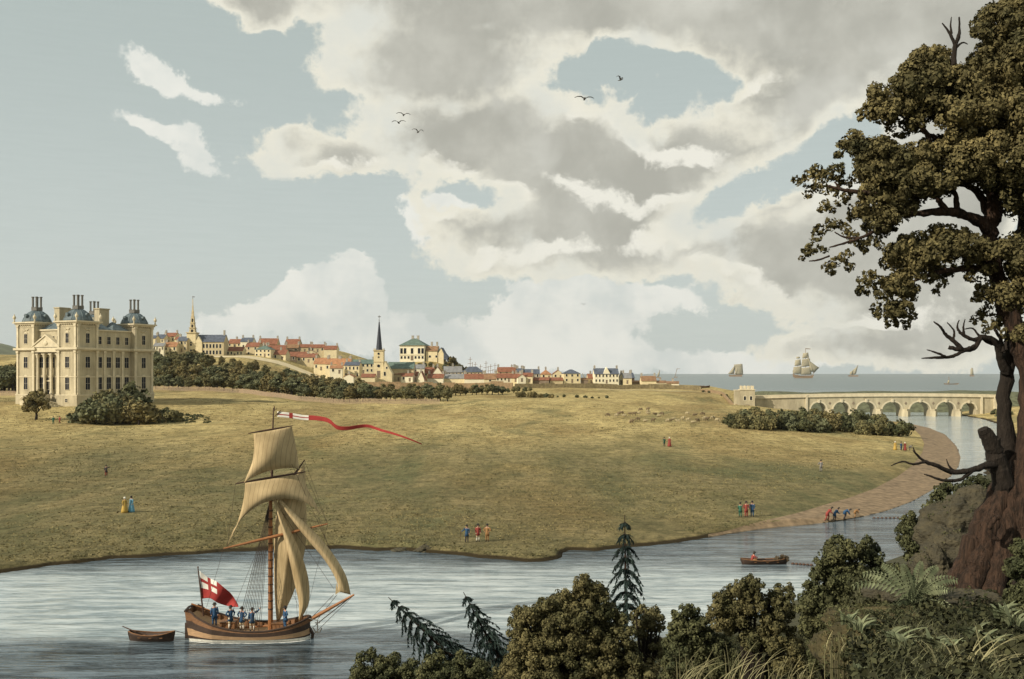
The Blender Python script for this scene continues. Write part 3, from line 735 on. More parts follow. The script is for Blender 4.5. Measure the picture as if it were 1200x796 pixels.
def house(x0, x1, yr, ye, yb, wall, roof, label, off=0, kind='side', rows=1, nw=None, chim=2, depth=9., D=None, rz=None, door=True):
    """x0..x1 pixels across the front; ridge, eave, base rows; a gabled (side), gable-front (gable) or hipped (hip) house"""
    if D is None: D = G((x0+x1)/2, min(yb, 470))[1]+off
    k = D/F; w = (x1-x0)*k; cx = ((x0+x1)/2-600)*k; zb = HC-(yb-438)*k; he = (yb-ye)*k; hr = (yb-yr)*k
    gz = min(hz(cx, D), zb); base = zb-gz+1.0
    rz = (random.uniform(-.16, .16) if rz is None else rz)
    root = empty('house' if w > 7 else 'cottage', (cx, D, zb), rz, label, 'house', 'houses of the town')
    y0, y1 = 0, depth; wd = w/2
    b = MB()
    if kind == 'gable':
        b.add([(-wd,y0,-base),(wd,y0,-base),(wd,y0,he),(0,y0,hr),(-wd,y0,he),(-wd,y1,-base),(wd,y1,-base),(wd,y1,he),(0,y1,hr),(-wd,y1,he)],
              [(0,1,2,3,4),(9,8,7,6,5),(0,4,9,5),(1,6,7,2),(2,7,8,3),(3,8,9,4)])
    elif kind == 'side':
        ym = (y0+y1)/2
        b.add([(-wd,y0,-base),(wd,y0,-base),(wd,y1,-base),(-wd,y1,-base),(-wd,y0,he),(wd,y0,he),(wd,y1,he),(-wd,y1,he),(-wd,ym,hr),(wd,ym,hr)],
              [(0,1,5,4),(2,3,7,6),(0,4,8,7,3),(1,2,6,9,5),(4,5,9,8),(7,8,9,6)])
    else:
        b.box((0, (y0+y1)/2, (he-base)/2), (w, depth, he+base))
    b.build('wall', WALLS[wall], root)
    r = MB(); o = .35; t = .22
    if kind == 'gable':
        for s in (-1, 1):
            e = he-(hr-he)*(o/wd)
            r.add([(0,y0-.2,hr+t),(s*(wd+o),y0-.2,e+t),(s*(wd+o),y1+.2,e+t),(0,y1+.2,hr+t),(0,y0-.2,hr+.02),(s*(wd+o),y0-.2,e+.02),(s*(wd+o),y1+.2,e+.02),(0,y1+.2,hr+.02)],
                  [(0,1,2,3),(7,6,5,4),(0,4,5,1),(1,5,6,2),(2,6,7,3)])
    elif kind == 'side':
        ym = (y0+y1)/2; sl = (hr-he)/(depth/2)
        for s, ya in ((-1, y0-o), (1, y1+o)):
            e = he-sl*o
            r.add([(-wd-.15,ym,hr+t),(wd+.15,ym,hr+t),(wd+.15,ya,e+t),(-wd-.15,ya,e+t),(-wd-.15,ym,hr+.02),(wd+.15,ym,hr+.02),(wd+.15,ya,e+.02),(-wd-.15,ya,e+.02)],
                  [(0,1,2,3),(7,6,5,4),(0,3,7,4),(1,5,6,2),(2,6,7,3)])
    else:
        m = min(w, depth)/2+o; ym = depth/2; a = max(wd+o-m, .3)
        r.add([(-wd-o,-o,he),(wd+o,-o,he),(wd+o,depth+o,he),(-wd-o,depth+o,he),(-a,ym,hr),(a,ym,hr)], [(0,1,5,4),(1,2,5),(2,3,4,5),(3,0,4),(3,2,1,0)])
    rf = r.build('roof', ROOFS[roof], root)
    for i in range(chim):
        sx = (-1, 1)[i] if chim == 2 else 0
        if kind == 'side': c = (sx*(wd-.6), depth/2, hr+.5)
        elif kind == 'gable': c = (0, (depth-.8) if i else .9, hr+.5)
        else: c = (sx*max(wd-min(w, depth)/2, 1.0), depth/2, hr+.5)
        q = MB(); q.box(c, (1.1, .9, 2.2)); q.box((c[0], c[1], c[2]+1.15), (1.3, 1.1, .2)); q.tube([(c[0]-.25,c[1],c[2]+1.2),(c[0]-.25,c[1],c[2]+1.7)], .17, 6); q.tube([(c[0]+.25,c[1],c[2]+1.2),(c[0]+.25,c[1],c[2]+1.7)], .17, 6)
        q.build('chimney', WALLS['grey'], rf)
    if he > 2.4 and w > 3:
        n = nw or max(1, int(w/3.2)); fh = he/rows; wh = min(1.8, fh*.5); ww = min(1.1, w/n*.4)
        for j in range(rows):
            for i in range(n):
                x = -wd+w*(i+.5)/n
                if door and j == 0 and i == n//2 and fh > 2.4:
                    dm = MB(); dm.box((x, -.04, 1.05), (1.1, .08, 2.1)); dm.box((x, -.07, 2.2), (1.4, .14, .2)); dm.build('door', WALLS['dark'], root); continue
                link('window', small_window(ww, wh), root, (x, 0, j*fh+fh*.38))
    return root
Z2 = lambda x: 170+x/4.8
def h2(x0, x1, yr, ye, yb, *a, **k): return house(170+x0/4.8, 170+x1/4.8, 340+yr/4.8, 340+ye/4.8, 340+yb/4.8, *a, **k)
def h3(x0, x1, yr, ye, yb, *a, **k): return house(400+x0/5.4545, 400+x1/5.4545, 360+yr/5.4545, 360+ye/5.4545, 360+yb/5.4545, *a, **k)
def h4(x0, x1, yr, ye, yb, *a, **k): return house(600+x0/5, 600+x1/5, 400+yr/5, 400+ye/5, 400+yb/5, *a, **k)
# upper town, left to right
h2(12,58,255,272,345,'cream','slate','cream house nearest the mansion, half hidden by its right tower',D=690,nw=2)
h2(50,106,250,272,305,'cream','slate','cream house with dark slate roof and two chimneys, above the trees by the mansion',D=705,nw=3)
h2(45,104,298,316,348,'white','grey','low pale house with grey roof just above the trees by the mansion',D=668,nw=4)
h2(96,170,240,262,300,'cream','red','cream house with the highest red roof left of the thin spired steeple',D=712,nw=3)
h2(106,176,293,318,350,'cream','orange','cream cottage with orange roof, second from the trees left of the thin spired steeple',D=672,nw=3)
h2(166,202,262,278,310,'cream','red','narrow cream house with red roof between two slate roofs left of the steeple',D=700,chim=1)
h2(176,236,262,286,348,'buff','slate','buff house with slate roof touching the thin spired steeple',D=678,rows=2,nw=3)
h2(440,549,320,342,375,'cream','red','long low cream range with red roof right of the slate roofed kirk',D=690,nw=6,chim=1)
h2(462,542,276,300,324,'buff','red','buff house with red roof peeping over the long low range by the kirk',D=725,chim=1)
h2(536,604,268,290,345,'white','slate','white gabled house with dark slate roof and two chimneys above the kirk road',D=715)
h2(562,640,295,318,372,'buff','red','buff house with steep red roof beside the green hipped house',D=700,rows=2,nw=2)
h2(615,708,312,335,377,'cream','green','square cream house with green hipped roof on the road',kind='hip',D=672,rows=2,nw=4)
h2(634,742,272,305,330,'buff','red','wide buff house with high red roof and chimneys on the skyline',D=740)
h2(686,790,310,335,368,'buff','red','buff house with red roof directly right of the green hipped house',D=706)
h2(712,792,337,362,394,'cream','red','cream cottage with arched cart door below the red roofs',D=676,nw=2,chim=1)
h2(784,864,276,304,335,'buff','red','buff house with dark gable on the skyline, left end of the long red row',D=745)
h2(784,862,306,326,352,'dark','brown','dark brown house in the middle of the red roofs',D=715)
h2(860,935,305,322,350,'buff','red','red roofed house, first of the long skyline row',D=740)
h2(930,1010,306,324,350,'buff','red','red roofed house, second of the long skyline row',D=738)
h2(1005,1078,313,334,350,'cream','red','red roofed end house of the skyline row with dark gable',D=736)
h2(792,905,348,372,404,'dark','red','low dark shed with wide red roof below the skyline row',D=690,chim=0)
h2(850,962,358,378,408,'buff','red','low buff shed with red roof beside the road bend',D=684,chim=1)
h2(900,960,338,352,372,'cream','red','small cream gabled cottage under the skyline row',D=708,kind='gable',chim=1)
h2(948,1032,382,414,452,'cream','orange','orange roofed cottage with dark door at the foot of the road',D=650,nw=3)
h2(1012,1088,386,416,458,'cream','orange','orange roofed cottage, middle of the three at the foot of the road',D=640,nw=3)
h2(1080,1152,386,422,462,'cream','orange','right one of three orange roofed cottages at the foot of the road',D=636,nw=2)
h2(1120,1205,405,424,500,'cream','slate','tall cream house with windows in two rows above the wood edge',D=628,rows=2,nw=4)
h2(1040,1110,425,440,470,'white','orange','small white cottage half sunk in the trees below the orange roofs',D=618)
# middle town round the black spired church
h3(-20,48,335,372,425,'buff','red','buff house with red roof at the left end of the lower street',D=650)
h3(22,124,374,392,458,'cream','grey','cream house with grey roof and small windows left of the green roofed range',D=634,rows=2,nw=4)
h3(48,206,336,362,424,'cream','green','long cream range with green slate roof left of the black spired church',D=668,rows=2,nw=6,chim=2)
h3(16,78,430,446,470,'white','orange','little white gabled cottage at the tree edge left of the black spired church',D=606,kind='gable',chim=1)
h3(126,214,428,448,472,'cream','red','low red lean roofed cottage at the foot of the black spired church',D=612,chim=0)
h3(312,384,395,428,472,'buff','red','brown gabled house with red roof right of the church gable',D=632)
h3(360,456,398,420,470,'white','grey','long pale house with pale roof under the castle hill',D=655,chim=1)
h3(380,456,424,442,476,'white','red','low white cottage with red roof behind the long brown wall, right of the church',D=626,chim=1)
h3(455,530,368,392,430,'white','grey','white house with tall chimneys just under the castle hill',D=662)
h3(456,488,414,438,474,'white','red','narrow red roofed cottage left of the steep white gable',D=640,chim=0)
h3(486,530,412,462,476,'white','red','steep white gable facing the meadow',D=628,kind='gable',chim=1)
h3(524,592,386,422,448,'buff','red','buff house with high red roof under the castle hill',D=668)
h3(584,644,382,424,446,'white','red','white twin gabled house above the long wall',D=662,kind='gable',chim=1)
h3(550,652,428,454,476,'white','red','long low white cottage with red roof behind the wall, below the twin gables',D=640,nw=5)
h3(656,772,380,416,445,'buff','grey','large warehouse with grey roof left of the blue slate warehouse',D=672,nw=5,chim=1)
h3(772,912,380,416,444,'buff','slate','large warehouse with blue slate hipped roof',kind='hip',D=668,nw=6,chim=0)
h3(652,790,428,456,476,'cream','grey','long low grey roofed cottages behind the brown wall',D=644,nw=6)
h3(786,914,428,458,478,'white','red','long low red roofed cottage below the blue slate warehouse',D=640,nw=6)
h3(912,990,426,460,510,'cream','brown','tall cream house with brown roof standing forward of the wall',D=600,rows=2,nw=1,door=False)
h3(988,1130,425,452,478,'white','red','long white cottage with red roof right of the tall house standing forward',D=640,nw=6)
h3(1000,1114,385,414,440,'buff','red','high brown roofed house with three chimneys behind the long white cottage',D=672)
h3(1118,1162,393,414,440,'grey','slate','small grey house with slate roof behind the white cottages',D=672)
h3(1128,1180,430,450,478,'white','red','white gable end beside the long white cottage',D=636,kind='gable',chim=1)
# lower town by the sea
h4(-6,48,192,216,240,'cream','red','cream gabled cottage with red roof, left one of a pair near the sea end',D=640,kind='side')
h4(-8,24,155,176,205,'buff','brown','small brown roofed house behind the pair of cottages',D=676)
h4(22,66,160,184,215,'grey','slate','grey house with slate roof behind the pair of cottages',D=680)
h4(50,120,186,206,242,'cream','red','cream gabled cottage with red roof, right one of a pair near the sea end',D=638)
h4(66,162,165,190,222,'grey','slate','wide slate roofed house with chimneys behind the low red sheds',D=672,nw=4)
h4(120,216,213,228,242,'dark','red','long low red roofed shed in the lower town',D=640,chim=0)
h4(170,232,168,195,222,'cream','orange','cream house with orange hipped roof above the low red sheds',D=668,kind='hip',chim=1)
h4(222,300,214,230,242,'buff','red','low red roofed shed just left of the dark hipped house',D=642,chim=0)
h4(240,300,170,192,220,'cream','red','cream gabled house with red roof beside the dark hipped house',D=664,kind='gable',chim=1)
h4(303,402,165,190,244,'cream','slate','square cream house with dark hipped roof and large windows',D=644,kind='hip',rows=2,nw=3,chim=0)
h4(404,446,216,226,246,'dark','brown','low dark outhouse between the hipped house and the great white house',D=646,chim=0)
h4(446,484,192,218,246,'cream','red','small red roofed cottage touching the great white house',D=650,chim=1)
big = h4(483,626,160,192,248,'white','slate','great white three storey house with blue slate roof and central gable',D=642,rows=2,nw=7,chim=2,depth=11)
g = MB(); kk = 642/F; g.prism([(-2.4, 55/5*kk), (2.4, 55/5*kk), (0, 96/5*kk)], -.15, 5.0); g.build('gable', WALLS['white'], big)
h4(626,654,190,218,250,'white','grey','narrow white gable joined to the great white house',D=650,kind='gable',chim=1)
h4(650,702,188,216,250,'cream','grey','cream house with grey roof right of the great white house',D=644)
h4(694,718,186,214,246,'dark','slate','dark narrow house end right of the cream house by the sea',D=656,chim=1)
h4(700,760,232,240,254,'dark','brown','low brown wall house between the town and the last cream cottage',D=650,chim=0)
h4(758,846,205,232,253,'cream','brown','last cream cottage before the sea with brown roof',D=640,nw=3)
h4(846,908,232,244,256,'white','brown','little brown roofed hut with white gable by the shore',D=640,nw=1,chim=1)
h4(906,978,236,248,260,'white','brown','outermost little hut with white gable by the shore',D=636,nw=1,chim=1)

# kirk with the thin stepped steeple
def kirk():
    D = 680.; k = D/F; X = lambda zx: (170+zx/4.8-600)*k; Zv = lambda zy: HC-(340+zy/4.8-438)*k
    c = X(258); z0 = Zv(375)
    root = empty('church', (c, D, z0), 0, 'cream kirk with slate roof and thin many stepped spire on the hilltop', 'church')
    hgt = lambda zy: Zv(zy)-z0; px = k/4.8
    b = MB(); b.box((0, 4, hgt(240)/2-2), (50*px, 7.2, hgt(240)+4)); b.build('tower', WALLS['cream'], root)
    b = MB(); b.box((0, 4, hgt(240)), (58*px, 8.4, .6)); b.box((0, 4, hgt(300)), (53*px, 7.8, .4)); b.build('cornice', WALLS['buff'], root)
    st = [(44,240,214),(34,214,185),(26,185,150),(16,150,118),(9,118,88),(4.5,88,48)]
    for w, a, q in st:
        b = MB(); b.box((0, 4, (hgt(a)+hgt(q))/2), (w*px*.8, w*px*.8, hgt(q)-hgt(a)), taper=.78); b.box((0, 4, hgt(a)+.2), (w*px*1.02, w*px*1.02, .45))
        if w > 20:
            b.box((0, 4-w*px*.4, (hgt(a)+hgt(q))/2-.2), (w*px*.22, .3, (hgt(q)-hgt(a))*.55), mi=1)
        b.build('spire_stage', [WALLS['buff'], M_glass], root)
    b = MB(); b.tube([(0,4,hgt(50)),(0,4,hgt(32))], .15, 5); b.box((.5,4,hgt(36)), (1.6,.1,.5)); b.build('weathervane', M_iron, root)
    x0, x1 = X(285)-c, X(440)-c
    b = MB(); he, hr = hgt(292), hgt(252); y0, y1, ym = 1, 13, 7
    b.add([(x0,y0,-4),(x1,y0,-4),(x1,y1,-4),(x0,y1,-4),(x0,y0,he),(x1,y0,he),(x1,y1,he),(x0,y1,he),(x0,ym,hr),(x1,ym,hr)],
          [(0,1,5,4),(2,3,7,6),(0,4,8,7,3),(1,2,6,9,5),(4,5,9,8),(7,8,9,6)]); b.build('nave', WALLS['buff'], root)
    b = MB()
    for ya in (y0-.4, y1+.4): b.add([(x0-.2,ym,hr+.3),(x1+.2,ym,hr+.3),(x1+.2,ya,he-.1),(x0-.2,ya,he-.1)], [(0,1,2,3)])
    b.build('roof', ROOFS['slate'], root)
    b = MB(); b.add([(x0-.4,y0-.6,-4),(x0+4,y0-.6,-4),(x0+4,y0-.6,he),(x0+1.6,y0-.6,hr-1),(x0-.4,y0-.6,he),(x0-.4,y0+2,-4),(x0+4,y0+2,-4),(x0+4,y0+2,he),(x0+1.6,y0+2,hr-1),(x0-.4,y0+2,he)],
          [(0,1,2,3,4),(9,8,7,6,5),(0,4,9,5),(1,6,7,2),(2,7,8,3),(3,8,9,4)]); b.build('end_gable', WALLS['cream'], root)
    for r_ in range(2):
        for i in range(6): link('window', small_window(1.3, 2.6), root, (x0+5+i*(x1-x0-6)/5.6, y0, 1.6+r_*4.2))
    link('window', small_window(1.2, 2.6), root, (-.1, .35, 2.2)); link('window', small_window(1.2, 2.6), root, (-.1, .35, 7.2))
    b = MB(); b.box((x1-1.2, ym, hr+1.6), (1.1,1.1,3.6)); b.build('chimney', WALLS['grey'], root)
kirk()
def church():
    D = 622.; k = D/F; X = lambda zx: (400+zx/5.4545-600)*k; Zv = lambda zy: HC-(360+zy/5.4545-438)*k; px = k/5.4545
    c = X(238); z0 = Zv(458); hgt = lambda zy: Zv(zy)-z0
    root = empty('church', (c, D, z0), 0, 'cream church with square tower and tall black needle spire below the castle', 'church')
    w = 62*px
    b = MB(); b.box((0, w/2, hgt(278)/2-2), (w, w, hgt(278)+4)); b.build('tower', WALLS['cream'], root)
    b = MB(); b.box((0, w/2, hgt(278)+.1), (w+.9, w+.9, .5)); b.box((0, w/2, hgt(350)), (w+.4, w+.4, .4))
    for sx in (-1,1):
        for sy in (0,1): b.box((sx*w*.46, w*(.04+.92*sy), hgt(270)), (.7,.7,1.6), taper=.3)
    b.build('parapet', WALLS['buff'], root)
    b = MB(); s = 22*px; h0, h1 = hgt(275), hgt(92)
    b.lathe([(s, h0), (s*.88, h0+.8), (s*.15, h1)], (0, w/2, 0), 8); b.build('spire', mat('black_slate', (.03,.035,.05), .6, .2, 1), root)
    b = MB(); b.tube([(0,w/2,h1-1),(0,w/2,hgt(50))], .14, 5); b.lathe([(.05,0),(.4,.3),(.05,.7)], (0,w/2,h1+.6), 8); b.box((.1,w/2,hgt(60)),(1.7,.1,.5)); b.build('weathervane', M_iron, root)
    def disc(z, r, name):
        q = MB(); n = 12; q.prism([(r*math.cos(i*2*math.pi/n), z+r*math.sin(i*2*math.pi/n)) for i in range(n)], -.12, .05); q.build(name, M_glass, root)
    disc(hgt(298), .7, 'clock_face'); disc(hgt(320), .5, 'belfry_opening'); disc(hgt(376), .9, 'round_window')
    q = MB(); q.box((0,-.05,hgt(440)+1), (2.0,.12,4.2)); q.build('door', WALLS['dark'], root)
    x0, x1 = w/2-.6, X(325)-c
    b = MB(); he, hr = hgt(425), hgt(345); m = (x0+x1)/2-1.4
    b.add([(x0,-1,-4),(x1,-1,-4),(x1,-1,he),(m,-1,hr),(x0,-1,he),(x0,9,-4),(x1,9,-4),(x1,9,he),(m,9,hr),(x0,9,he)],
          [(0,1,2,3,4),(9,8,7,6,5),(0,4,9,5),(1,6,7,2),(2,7,8,3),(3,8,9,4)]); b.build('gable_wall', WALLS['cream'], root)
    link('window', small_window(1.2,2.4), root, (m, -1, 1.8)); link('window', small_window(.9,1.3), root, (m+1.2, -1, 6))
    b = MB(); a0, a1 = X(285)-c, X(452)-c; he, hr = hgt(392), hgt(352)
    b.add([(a0,10,-4),(a1,10,-4),(a1,20,-4),(a0,20,-4),(a0,10,he),(a1,10,he),(a1,20,he),(a0,20,he),(a0,15,hr),(a1,15,hr)],
          [(0,1,5,4),(2,3,7,6),(0,4,8,7,3),(1,2,6,9,5),(4,5,9,8),(7,8,9,6)]); b.build('nave', WALLS['buff'], root)
    b = MB()
    for ya in (9.5, 20.5): b.add([(a0-.3,15,hr+.3),(a1+.3,15,hr+.3),(a1+.3,ya,he-.2),(a0-.3,ya,he-.2)], [(0,1,2,3)])
    b.build('roof', ROOFS['green'], root)
church()
def castle():
    D = 752.; k = D/F; X = lambda zx: (400+zx/5.4545-600)*k; Zv = lambda zy: HC-(360+zy/5.4545-438)*k; px = k/5.4545
    c = X(452); z0 = Zv(340); hgt = lambda zy: Zv(zy)-z0
    root = empty('castle', (c, D, z0), -.12, 'large pale castle house with blue green hipped roof on its green hill', 'castle')
    w = 160*px; he = hgt(246)
    b = MB(); b.box((0, 9, he/2-3), (w, 18, he+6)); b.build('wall', WALLS['white'], root)
    b = MB(); b.box((0, 9, he*.36), (w+.5, 18.5, .3)); b.box((0, 9, he-.1), (w+1.0, 19, .4)); b.build('string_course', WALLS['buff'], root)
    b = MB(); W2 = w/2+.8; hr = hgt(198); a = w/2-7.5
    b.add([(-W2,-.8,he+.1),(W2,-.8,he+.1),(W2,18.8,he+.1),(-W2,18.8,he+.1),(-a,9,hr),(a,9,hr)], [(0,1,5,4),(1,2,5),(2,3,4,5),(3,0,4),(3,2,1,0)]); rf = b.build('roof', ROOFS['green'], root)
    for x in (-1.4, 2.6):
        q = MB(); q.box((x, 9, hr+.4), (1.6,1.4,3.0)); q.box((x, 9, hr+2.0), (1.9,1.7,.3)); q.build('chimney', WALLS['grey'], rf)
    for i in range(7):
        if i != 3: link('window', small_window(1.5, 1.9), root, (-w/2+w*(i+.5)/7, 0, he*.07+.4))
        if i in (1,3,5,0,6): link('window', small_window(1.9, 4.0), root, (-w/2+w*(i+.5)/7, 0, he*.45))
    q = MB(); q.box((0,-.06,1.6), (2.0,.14,3.4)); q.build('door', WALLS['dark'], root)
    x0, x1 = X(538)-c, X(612)-c; he2, hr2 = hgt(280), hgt(250)
    b = MB(); b.add([(x0,2,-6),(x1,2,-6),(x1,12,-6),(x0,12,-6),(x0,2,he2),(x1,2,he2),(x1,12,he2),(x0,12,he2),(x0,7,hr2),(x1,7,hr2)],
          [(0,1,5,4),(2,3,7,6),(0,4,8,7,3),(1,2,6,9,5),(4,5,9,8),(7,8,9,6)]); wing = b.build('wing', WALLS['cream'], root)
    b = MB()
    for ya in (1.5, 12.5): b.add([(x0-.1,7,hr2+.3),(x1+.3,7,hr2+.3),(x1+.3,ya,he2-.2),(x0-.1,ya,he2-.2)], [(0,1,2,3)])
    b.build('wing_roof', ROOFS['brown'], wing)
    for x in (x0+3.5, x1-1.0):
        q = MB(); q.box((x, 7, hr2+1.4), (1.3,1.3,4)); q.build('chimney', WALLS['grey'], wing)
    for i in range(2): link('window', small_window(1.6, 1.6), wing, (x0+3+i*5, 2, 2.0))
    x0, x1 = X(620)-c, X(655)-c; he2, hr2 = hgt(295), hgt(262); m = (x0+x1)/2
    b = MB(); b.add([(x0,1,-8),(x1,1,-8),(x1,1,he2),(m,1,hr2),(x0,1,he2),(x0,11,-8),(x1,11,-8),(x1,11,he2),(m,11,hr2),(x0,11,he2)],
          [(0,1,2,3,4),(9,8,7,6,5),(0,4,9,5),(1,6,7,2),(2,7,8,3),(3,8,9,4)]); b.build('gatehouse_wall', WALLS['cream'], root)
    b = MB(); b.prism([(x0,he2+.3),(m,hr2+.4),(x1+.4,he2),(x1+3,hgt(320)),(x1+3,hgt(335)),(x1+.1,hgt(335)),(x1+.1,he2-.2),(m,hr2)], .8, 11.2); b.build('gatehouse_roof', ROOFS['slate'], root)
castle()
# ------------------------------------------------------------------ bridge of seven arches
def bridge():
    D = 480.; k = D/F; X = lambda p: (p-600)*k; wdt = 7.5
    root = empty('bridge', (X(1047), D, 0), 0, 'long cream stone bridge of seven arches across the river mouth', 'bridge')
    cx = X(1047)
    arches = [(950,968.5),(976.5,996),(1004,1026),(1034,1057),(1066,1090),(1097.5,1119.5),(1126.5,1144)]
    A = [((a+b)/2*k-600*k-cx, (b-a)/2*k) for a, b in arches]
    x0, x1 = X(886)-cx, X(1167)-cx
    top = lambda x: 9.35-((x-3)/ (x1-x0))**2*3.0
    spr = 2.9
    xs = sorted(set(list(np.linspace(x0, x1, 90))+[c+r*math.cos(t) for c, r in A for t in np.linspace(0, math.pi, 19)]))
    def soff(x):
        for c, r in A:
            if abs(x-c) < r-1e-4: return spr+math.sqrt(max(r*r-(x-c)**2, 0))*(3.95/r if r > 3.95 else 1.0)
        return -2.0
    b = MB()
    for a, q in zip(xs[:-1], xs[1:]):
        m = (a+q)/2; solid = soff(m) < 0
        za = -2. if solid else max(soff(a), spr); zq = -2. if solid else max(soff(q), spr)
        b.add([(a,0,za),(q,0,zq),(q,0,top(q)),(a,0,top(a)),(a,wdt,za),(q,wdt,zq),(q,wdt,top(q)),(a,wdt,top(a))], [(0,1,2,3),(7,6,5,4),(4,5,1,0),(3,2,6,7)])
    for c, r in A:
        for s in (-1, 1): b.add([(c+s*r,0,-2),(c+s*r,wdt,-2),(c+s*r,wdt,spr),(c+s*r,0,spr)], [(0,1,2,3)])
    b.add([(x1,0,-2),(x1,wdt,-2),(x1,wdt,top(x1)),(x1,0,top(x1))], [(0,1,2,3)]); b.add([(x0,0,-2),(x0,wdt,-2),(x0,wdt,top(x0)),(x0,0,top(x0))], [(3,2,1,0)])
    b.build('wall', M_stone, root, recalc=False)
    for side in (0, 1):
        y = -.22 if side == 0 else wdt+.22
        p = MB(); s = MB()
        px_ = np.linspace(x0-.3, x1+.3, 60)
        for a, q in zip(px_[:-1], px_[1:]):
            for (mb, zlo, zhi, t) in ((p, .35, 1.35, .35), (s, -.05, .35, .75)):
                ya, yb = y-t/2, y+t/2
                mb.add([(a,ya,top(a)+zlo),(q,ya,top(q)+zlo),(q,ya,top(q)+zhi),(a,ya,top(a)+zhi),(a,yb,top(a)+zlo),(q,yb,top(q)+zlo),(q,yb,top(q)+zhi),(a,yb,top(a)+zhi)],
                       [(0,1,2,3),(7,6,5,4),(3,2,6,7),(0,4,5,1)])
        p.build('parapet', M_stone2, root, recalc=False); s.build('string_course', M_stone2, root, recalc=False)
    for c, r in A:
        b = MB(); n = 18; kz = 3.95/r if r > 3.95 else 1.0
        for i in range(n):
            a0, a1 = math.pi*i/n, math.pi*(i+1)/n; ro = r+.65
            P = [(c+r*math.cos(a0), spr+r*kz*math.sin(a0)), (c+ro*math.cos(a0), spr+(r*kz+.65)*math.sin(a0)), (c+ro*math.cos(a1), spr+(r*kz+.65)*math.sin(a1)), (c+r*math.cos(a1), spr+r*kz*math.sin(a1))]
            b.prism(P, -.18, .1)
        b.build('arch_ring', M_stone2, root)
        zc = spr+r*kz
        b = MB(); b.box((c, -.3, zc+.5), (.8, .6, 1.6), taper=1.3); b.build('keystone', M_stone2, root)
    cs = [x for x in A]
    for (c1, r1), (c2, r2) in zip(A[:-1], A[1:]):
        m = ((c1+r1)+(c2-r2))/2; w = (c2-r2)-(c1+r1)
        b = MB(); b.prism([(m-w/2-.15,.1),(m+w/2+.15,.1),(m+w/2+.15,-.6),(m,-2.6),(m-w/2-.15,-.6)], -1.5, 2.5, axis='z')
        b.prism([(m-w/2+.1,.1),(m+w/2-.1,.1),(m+w/2-.1,-.4),(m,-1.5),(m-w/2+.1,-.4)], 2.5, 3.4, axis='z'); b.build('cutwater', M_stone, root)
        b = MB(); q = .62; b.prism([(m-q, 6.1), (m, 6.1-q*1.25), (m+q, 6.1), (m, 6.1+q*1.25)], -.12, .05); b.build('spandrel_panel', WALLS['dark'], root)
    b = MB(); b.box((X(945)-cx, -.3, 5.0), (.9, .8, 10)); b.box((X(1150)-cx, -.3, 4.7), (.9, .8, 9.6)); b.box((x1-.4, -.3, 4.5), (1.4, 1.0, 9.4)); b.build('buttress', M_stone2, root)
bridge()
def gatehouse():
    D = 474.; k = D/F; c = (876-600)*k; z0 = hz(c, D)-.5
    root = empty('gatehouse', (c, D, z0), -.12, 'small square cream tower with battlements at the left end of the bridge', 'gatehouse')
    zt = HC-(457-438)*k-z0; w = 17*k
    b = MB(); b.box((0, 3.5, zt/2), (w, 7, zt)); b.box((-w/2-1.0, 3.4, zt*.48), (2.6, 6, zt*.96)); b.build('wall', M_stone, root)
    b = MB(); n = 4
    for i in range(n):
        b.box((-w/2+w*(i+.5)/n, .15, zt+.95), (w/n*.42, .6, 1.9)); b.box((-w/2+w*(i+.5)/n, 6.8, zt+.95), (w/n*.42, .6, 1.9))
    b.box((0, 3.5, zt+.05), (w+.5, 7.5, .35)); b.box((-w/2-1., 3.4, zt*.96+.2), (2.9, 6.4, .4)); b.build('battlements', M_stone2, root)
    for x in (-1.2, 1.6): link('window', small_window(1.0, 1.8), root, (x, 0, zt*.52))
    q = MB(); q.box((0,-.06,1.5), (1.8,.14,3.2)); q.build('door', WALLS['dark'], root)
gatehouse()

# ------------------------------------------------------------------ walls, hedges of masonry and fences
def strip_wall(name, pts, h, th, m, label, cat, gaps=None, wavy=.15):
    """free standing wall along ground points"""
    b = MB(); P = []
    for (a, q) in zip(pts[:-1], pts[1:]):
        n = max(1, int(np.hypot(q[0]-a[0], q[1]-a[1])/6))
        for i in range(n): P.append(a+(q-a)*i/n)
    P.append(pts[-1])
    for a, q in zip(P[:-1], P[1:]):
        d = (q-a)[:2]; d = d/np.linalg.norm(d); nn = np.array([-d[1], d[0]])*th/2
        za, zq = hz(*a[:2]), hz(*q[:2]); ha = h*(1+random.uniform(-wavy, wavy)); 
        V = [(a[0]-nn[0],a[1]-nn[1],za-1),(q[0]-nn[0],q[1]-nn[1],zq-1),(q[0]-nn[0],q[1]-nn[1],zq+ha),(a[0]-nn[0],a[1]-nn[1],za+ha),
             (a[0]+nn[0],a[1]+nn[1],za-1),(q[0]+nn[0],q[1]+nn[1],zq-1),(q[0]+nn[0],q[1]+nn[1],zq+ha),(a[0]+nn[0],a[1]+nn[1],za+ha)]
        b.add(V, [(0,1,2,3),(7,6,5,4),(3,2,6,7),(0,3,7,4),(1,5,6,2)])
    return tag(b.build(name, m), label, cat)
def line_at(lst, D):
    out = []
    for i, p in enumerate(lst):
        d = D[i] if isinstance(D, (list, tuple)) else D; x = (p-600)/F*d; out.append(np.array([x, d, hz(x, d)]))
    return out
M_rub = mat('rubble_wall', (.27,.19,.11), .95, .3, .8, .4)
strip_wall('stone_wall', line_at([418,470,520,560,590,601], [602,600,600,598,596,594]), 3.8, .8, M_rub, 'long brown rubble wall below the middle of the town', 'wall')
strip_wall('stone_wall', line_at([603,650,700,760,800,822], [606,606,606,604,596,580]), 2.6, .8, mat('mossy_wall', (.16,.13,.07), .95, .4, .8, .4), 'low dark mossy wall running from the town to the sea', 'wall')
